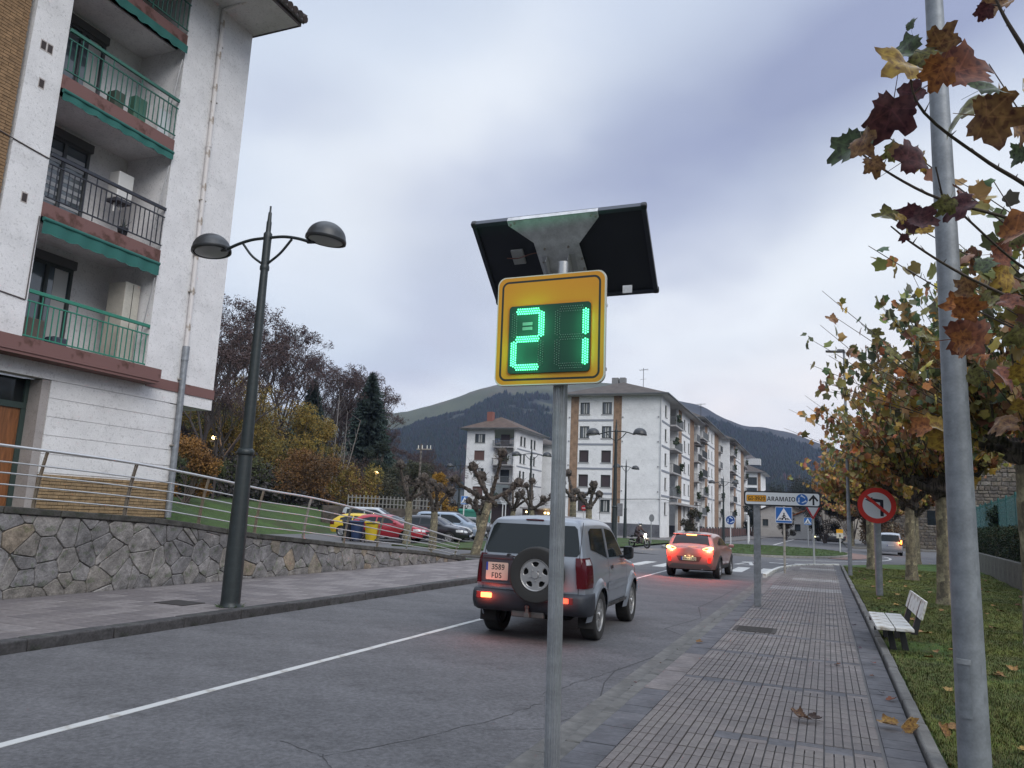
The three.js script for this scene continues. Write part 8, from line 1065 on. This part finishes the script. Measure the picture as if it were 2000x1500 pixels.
// ================================================================== RIGHT-HAND BOUNDARY, PICKETS, LEAVES ON THE GROUND
{ // low concrete wall, hedge above it, green mesh fence behind
  const A = V(5.1, 0.1, -20), C = V(8.2, 0.1, -60), dir = C.clone().sub(A), L = dir.length(), turn = Math.atan2(dir.x, dir.z);
  const w = thing('garden_wall', 'low stained concrete wall along the right side of the lawn', 'wall', [(A.x + C.x) / 2, 0.05, (A.z + C.z) / 2], turn); for (let i = 0; i < 12; i++) B().rbox(0.25, 1.0, L / 12 - 0.015, 0.015, 0, 0.45, -L / 2 + (i + .5) * L / 12).build('panel', tx([0.20, 0.195, 0.18], T.patch, 0.7, { roughness: 1 }, T.stoneBump, 0.01, 1), w);
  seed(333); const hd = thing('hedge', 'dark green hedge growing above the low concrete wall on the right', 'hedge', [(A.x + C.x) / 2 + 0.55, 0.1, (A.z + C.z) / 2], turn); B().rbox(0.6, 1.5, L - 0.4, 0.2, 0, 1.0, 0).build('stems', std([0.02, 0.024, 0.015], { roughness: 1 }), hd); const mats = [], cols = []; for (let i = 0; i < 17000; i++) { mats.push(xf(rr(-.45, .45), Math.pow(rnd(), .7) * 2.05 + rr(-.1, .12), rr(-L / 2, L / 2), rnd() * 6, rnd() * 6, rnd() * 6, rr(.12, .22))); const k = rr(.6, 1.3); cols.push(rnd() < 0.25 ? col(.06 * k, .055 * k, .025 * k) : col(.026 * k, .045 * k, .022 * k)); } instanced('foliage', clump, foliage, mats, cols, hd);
  const f = thing('mesh_fence', 'tall green mesh fence with round posts behind the hedge on the right', 'fence', [(A.x + C.x) / 2 + 1.1, 0.1, (A.z + C.z) / 2], turn); const gm = std([0.020, 0.10, 0.095], { roughness: 0.6 }); for (let i = 0; i <= 12; i++) B().cyl(0.05, 0.05, 3.7, 0, 1.85, -L / 2 + i * L / 12, 10).build('post', gm, f); const ms = B(); for (let y = 0.2; y < 3.6; y += 0.3) ms.bar(V(0, y, -L / 2), V(0, y, L / 2), 0.010, 0.010, 4); for (let z = -L / 2; z < L / 2; z += 0.2) ms.bar(V(0, 0.1, z), V(0, 3.6, z), 0.008, 0.008, 4); ms.build('mesh', gm, f).userData.kind = 'stuff';
  const net = B(); net.box(0.006, 2.5, L, 0.03, 2.2, 0); net.build('windbreak_net', phys([0.12, 0.22, 0.22], { roughness: 0.8, transparent: true, opacity: 0.34, side: THREE.DoubleSide }), f);
  leafy('garden_tree', 'dark evergreen shrub growing against the green mesh fence', 8.6, -47, 3.9, 0.9, [[.018, .035, .02], [.03, .05, .026]], 1500, 444, { y: 0.1, low: 0.1 });
  leafy('garden_tree', 'dark ivy mass above the ruined gable behind the big grey post', 12.5, -63, 11.5, 3.2, [[.03, .028, .02], [.045, .038, .026], [.022, .03, .02]], 3600, 445, { y: 0.1, low: 0.5 });
  leafy('garden_tree', 'light green tree at the far right above the green mesh fence', 12.2, -50, 8.5, 2.4, [[.10, .12, .04], [.14, .14, .04], [.07, .09, .035]], 3200, 446, { y: 0.1, low: 0.25 });
  leafy('garden_tree', 'brown leaved tree right of the yellow information sign', 3.8, -76, 5.2, 2.2, [[.07, .045, .03], [.10, .06, .03], [.05, .04, .03]], 2600, 447, { y: 0.1, low: 0.25 });
  leafy('garden_tree', 'dark evergreen before the far houses, left of the yellow sign', -0.2, -108, 6.4, 2.3, [[.03, .035, .022], [.05, .04, .03], [.025, .03, .02]], 2600, 448, { y: 0.1, low: 0.12 });
  leafy('garden_tree', 'dim bare garden tree in front of the orange roofed house', -5.4, -118, 3.6, 1.7, [[.05, .045, .035], [.06, .05, .04]], 1500, 449, { y: 0.1, low: 0.2 });
  leafy('garden_tree', 'dark cypress at the end of the white apartment row', -12.0, -142, 7.6, 1.9, [[.018, .024, .02], [.024, .03, .024]], 2400, 450, { y: 0.1, low: 0.06 });
  leafy('garden_tree', 'rusty brown tree filling the gap between the far lamp post and the stone house', 3.2, -112, 10.5, 3.4, [[.11, .07, .03], [.15, .085, .03], [.08, .055, .03]], 3800, 451, { y: 0.1, low: 0.2 });
  leafy('garden_tree', 'broad brown tree behind the stone house on its left', 1.2, -150, 12.5, 4.4, [[.08, .06, .04], [.11, .075, .04]], 3400, 452, { y: 0.1, low: 0.15 });
  leafy('garden_bush', 'clipped dark bush by the entrance of the nearest white block', -15.2, -94.5, 3.9, 1.2, [[.05, .045, .03], [.035, .04, .025]], 1100, 453, { y: 0.1, low: 0.15, cat: 'bush' });
  leafy('garden_tree', 'wide dark tree mass behind the far end of the street', -7, -215, 15, 8, [[.03, .036, .028], [.038, .04, .03]], 5200, 454, { y: 0.1, low: 0.05, leaf: 2.0 });
}
{ // picket fence above the parked cars
  const f = thing('picket_fence', 'grey picket fence on the bank above the parked cars', 'fence'); const pm = std([0.20, 0.195, 0.18], { roughness: 0.9 }); const A = V(-32.0, 0, -47.8), C = V(-27.4, 0, -53.5); const y = 1.95; for (let i = 0; i < 26; i++) { const p = A.clone().lerp(C, i / 25); B().box(0.09, 0.85, 0.03, p.x, y + 0.42, p.z).build('picket', pm, f); } B().bar(V(A.x, y + .25, A.z), V(C.x, y + .25, C.z), 0.03).build('rail', pm, f); B().bar(V(A.x, y + .65, A.z), V(C.x, y + .65, C.z), 0.03).build('rail', pm, f);
  const w = thing('bank_wall', 'low dark retaining wall below the picket fence', 'wall'); B().bar(V(-34, 1.0, -45.5), V(-26, 1.0, -55.4), 0.1).build('coping', M.concreteDark, w); const d = C.clone().sub(A), L = d.length() * 1.5, m = A.clone().lerp(C, .5); B().box(0.3, 2.0, L, m.x, 0.95, m.z, 0, Math.atan2(d.x, d.z), 0).build('wall', tx([0.12, 0.10, 0.085], T.stone, 0.8, { roughness: 1 }), w);
  w.remove(w.children[0]);
}
{ // lit lanterns on the hillside
  const lantern = (label, x, y, z, k) => { const g = landLeft(x, z); const t = thing('lantern', label, 'street lamp', [x, g, z]); B().cyl(0.05, 0.04, y - g, 0, (y - g) / 2, 0, 8).build('pole', M.black, t); B().sphere(0.17, 0, y - g, 0.1, 1.3, .8, 1).build('lit_lamp', std([0.6, 0.45, 0.25], { emissive: col(1, 0.70, 0.30), emissiveIntensity: k }), t); const l = new THREE.PointLight(new THREE.Color(1, 0.66, 0.28), 10, 0, 2); l.position.set(0, y - g, 0.5); l.name = 'lantern_light'; l.castShadow = true; l.shadow.radius = 8; t.add(l); };
  lantern('lit street lantern among the olive golden trees by the nearest lamp post', -46.6, 7.05, -49.6, 9); lantern('tiny lit lantern above the picket fence', -36.6, 5.0, -58.8, 3);
}
{ // green container by the pollards
  const t = thing('container', 'green covered container behind the pollards beside the parked cars', 'container', [-25.2, 0.12, -55], 0.2); B().rbox(2.2, 1.9, 1.5, 0.15, 0, 0.98, 0).build('body', std([0.025, 0.15, 0.11], { roughness: 0.6 }), t); B().rbox(2.26, 0.25, 1.56, 0.08, 0, 1.9, 0).build('lid', std([0.03, 0.19, 0.14], { roughness: 0.6 }), t); for (const x of [-0.7, 0.7]) B().rbox(0.08, 1.4, 0.05, 0.02, x, 0.95, 0.77).build('rib', std([0.02, 0.12, 0.09]), t);
}
{ // leaves on the ground
  seed(1234);
  const curled = (k, bend) => { const g = LEAF[k].clone(), p = g.attributes.position; for (let i = 0; i < p.count; i++) { const x = p.getX(i), y = p.getY(i) - 0.2; const a = x * bend; const R = 1 / bend; p.setXYZ(i, R * Math.sin(a), y, R * (1 - Math.cos(a)) + 0.25 * y * y * bend * 0.5 + p.getZ(i) * 0.2); } g.computeVertexNormals(); return g; };
  { const t = thing('fallen_leaf', 'crumpled brown dry leaf on the tiles in the middle of the right pavement', 'leaf', [-0.235, 0.14, -7.60], 0.3); const b = B(); b.add(curled(0, 3.4), xf(-0.03, 0.045, 0, -1.2, 0, 0.4, 0.17)).add(curled(1, 2.6), xf(0.02, 0.03, 0.01, -1.5, 0.3, 2.0, 0.15)); b.build('blade', leafMat([0.20, 0.105, 0.055]), t, true); const d = B(); d.add(curled(2, 3.2), xf(0.10, 0.03, 0, -1.3, 0.2, -1.2, 0.14)); d.build('dark_blade', leafMat([0.07, 0.038, 0.03]), t, true); }
  { const t = thing('fallen_leaf', 'large curled yellow leaf standing against the lawn edging in the foreground', 'leaf', [0.55, 0.13, -7.75], 0); const b = B(); b.add(curled(3, 2.6), xf(-0.07, 0.05, 0, -1.35, 0, 1.5, 0.20)).add(curled(1, 4.4), xf(0.045, 0.045, 0.0, -0.35, 0.5, -0.75, 0.21)); b.build('blade', leafMat([0.36, 0.205, 0.05]), t, true); }
  { const t = thing('fallen_leaf', 'rolled yellow brown leaf on the grass left of the big grey post foot', 'leaf', [0.86, 0.15, -7.6], 0.4); const b = B(); b.add(curled(2, 3.0), xf(0, 0.05, 0, -0.5, 0.4, 0.5, 0.15)); b.build('blade', leafMat([0.36, 0.19, 0.06]), t, true); }
  const gl = 'dry yellow brown plane leaf lying on the lawn grass', gp = 'small dry leaf lying on the dark border tiles of the right pavement'; let proto = null;
  const spots = []; for (let i = 0; i < 92; i++) { const z = -7.2 - Math.pow(rnd(), 1.5) * 32; spots.push([0.95 + Math.pow(rnd(), 1.1) * 4.6, z]); } spots.push([1.17, -9.8], [1.35, -9.9], [2.3, -10.6], [2.5, -10.5], [1.0, -8.1], [2.9, -11.5], [1.6, -11.2]);
  const tones = [[0.36, 0.21, 0.07], [0.30, 0.17, 0.065], [0.40, 0.27, 0.09], [0.22, 0.12, 0.06], [0.38, 0.22, 0.10]].map((c) => std(c, { roughness: 0.95, side: THREE.DoubleSide, map: T.leaf }));
  const cg = [0, 1, 2, 3].map((k) => curled(k, 0.9 + k * 0.5));
  spots.forEach(([x, z], i) => { const m = new THREE.Mesh(cg[i % 4], tones[i % 5]); m.name = numbered('fallen_leaf'); m.castShadow = m.receiveShadow = true; scene.add(m); tag(m, gl, 'leaf', 'dry leaves scattered over the lawn'); m.position.set(x, lawnY(x, z) + 0.045, z); m.rotation.set(-1.45 + rr(-.25, .25), rr(-.2, .2), rnd() * 6.28); m.scale.setScalar(rr(0.12, 0.19)); });
  for (const [x, z] of [[0.50, -9.3], [0.56, -9.0], [0.45, -10.3], [0.52, -11.3], [0.40, -12.6], [0.5, -13.6], [0.43, -15.5], [0.52, -17.8], [0.35, -20.5], [0.1, -10.9], [-1.72, -11.6], [-1.80, -22.5]]) { const m = new THREE.Mesh(pick(cg), std([0.10, 0.062, 0.045].map((c) => c * rr(0.5, 1.8)), { roughness: 0.95, side: THREE.DoubleSide })); m.name = numbered('fallen_leaf'); m.castShadow = m.receiveShadow = true; scene.add(m); tag(m, gp, 'leaf', 'small dry leaves on the right pavement'); m.position.set(x, 0.15, z); m.rotation.set(-1.5 + rr(-.2, .2), rr(-.3, .3), rnd() * 6.28); m.scale.setScalar(rr(0.06, 0.13)); }
  // dark litter gathered along the kerb line
  const mats = [], cols = []; for (let i = 0; i < 260; i++) { const z = -rr(7, 17), near = rnd(); const c = Math.abs(Math.sin(z * 1.3)); if (rnd() > c) continue; mats.push(xf(-1.935 + rr(-.03, .05), 0.03 + near * 0.03, z, rr(-1.9, -1.2), rr(-.4, .4), rnd() * 6, rr(0.02, 0.06))); cols.push(col(rr(.03, .09), rr(.02, .055), rr(.018, .04))); } tag(instanced('leaf_litter', LEAFLOW[0], foliage, mats, cols), 'dark leaf litter gathered in the gutter along the right kerb', 'leaf litter', null, 'stuff');
}
{ // utility pole at the edge of the wood
  const t = thing('utility_pole', 'grey wooden utility pole with pale insulators above the picket fence end', 'utility pole', [-34.1, landLeft(-34.1, -62), -62]); const H = 8.0 - landLeft(-34.1, -62) - 0.1; B().cyl(0.13, 0.09, H, 0, H / 2, 0, 10).build('pole', tx([0.22, 0.20, 0.185], T.darkBark, 1, { roughness: 1 }), t); B().box(1.5, 0.1, 0.1, 0.3, H - 0.5, 0).build('crossarm', M.steelDull, t); for (const x of [-0.3, 0.1, 0.6, 0.95]) B().cyl(0.05, 0.04, 0.32, x, H - 0.3, 0, 8).build('insulator', std([0.6, 0.6, 0.58], { roughness: 0.3 }), t);
}
renderer.render(scene, camera);
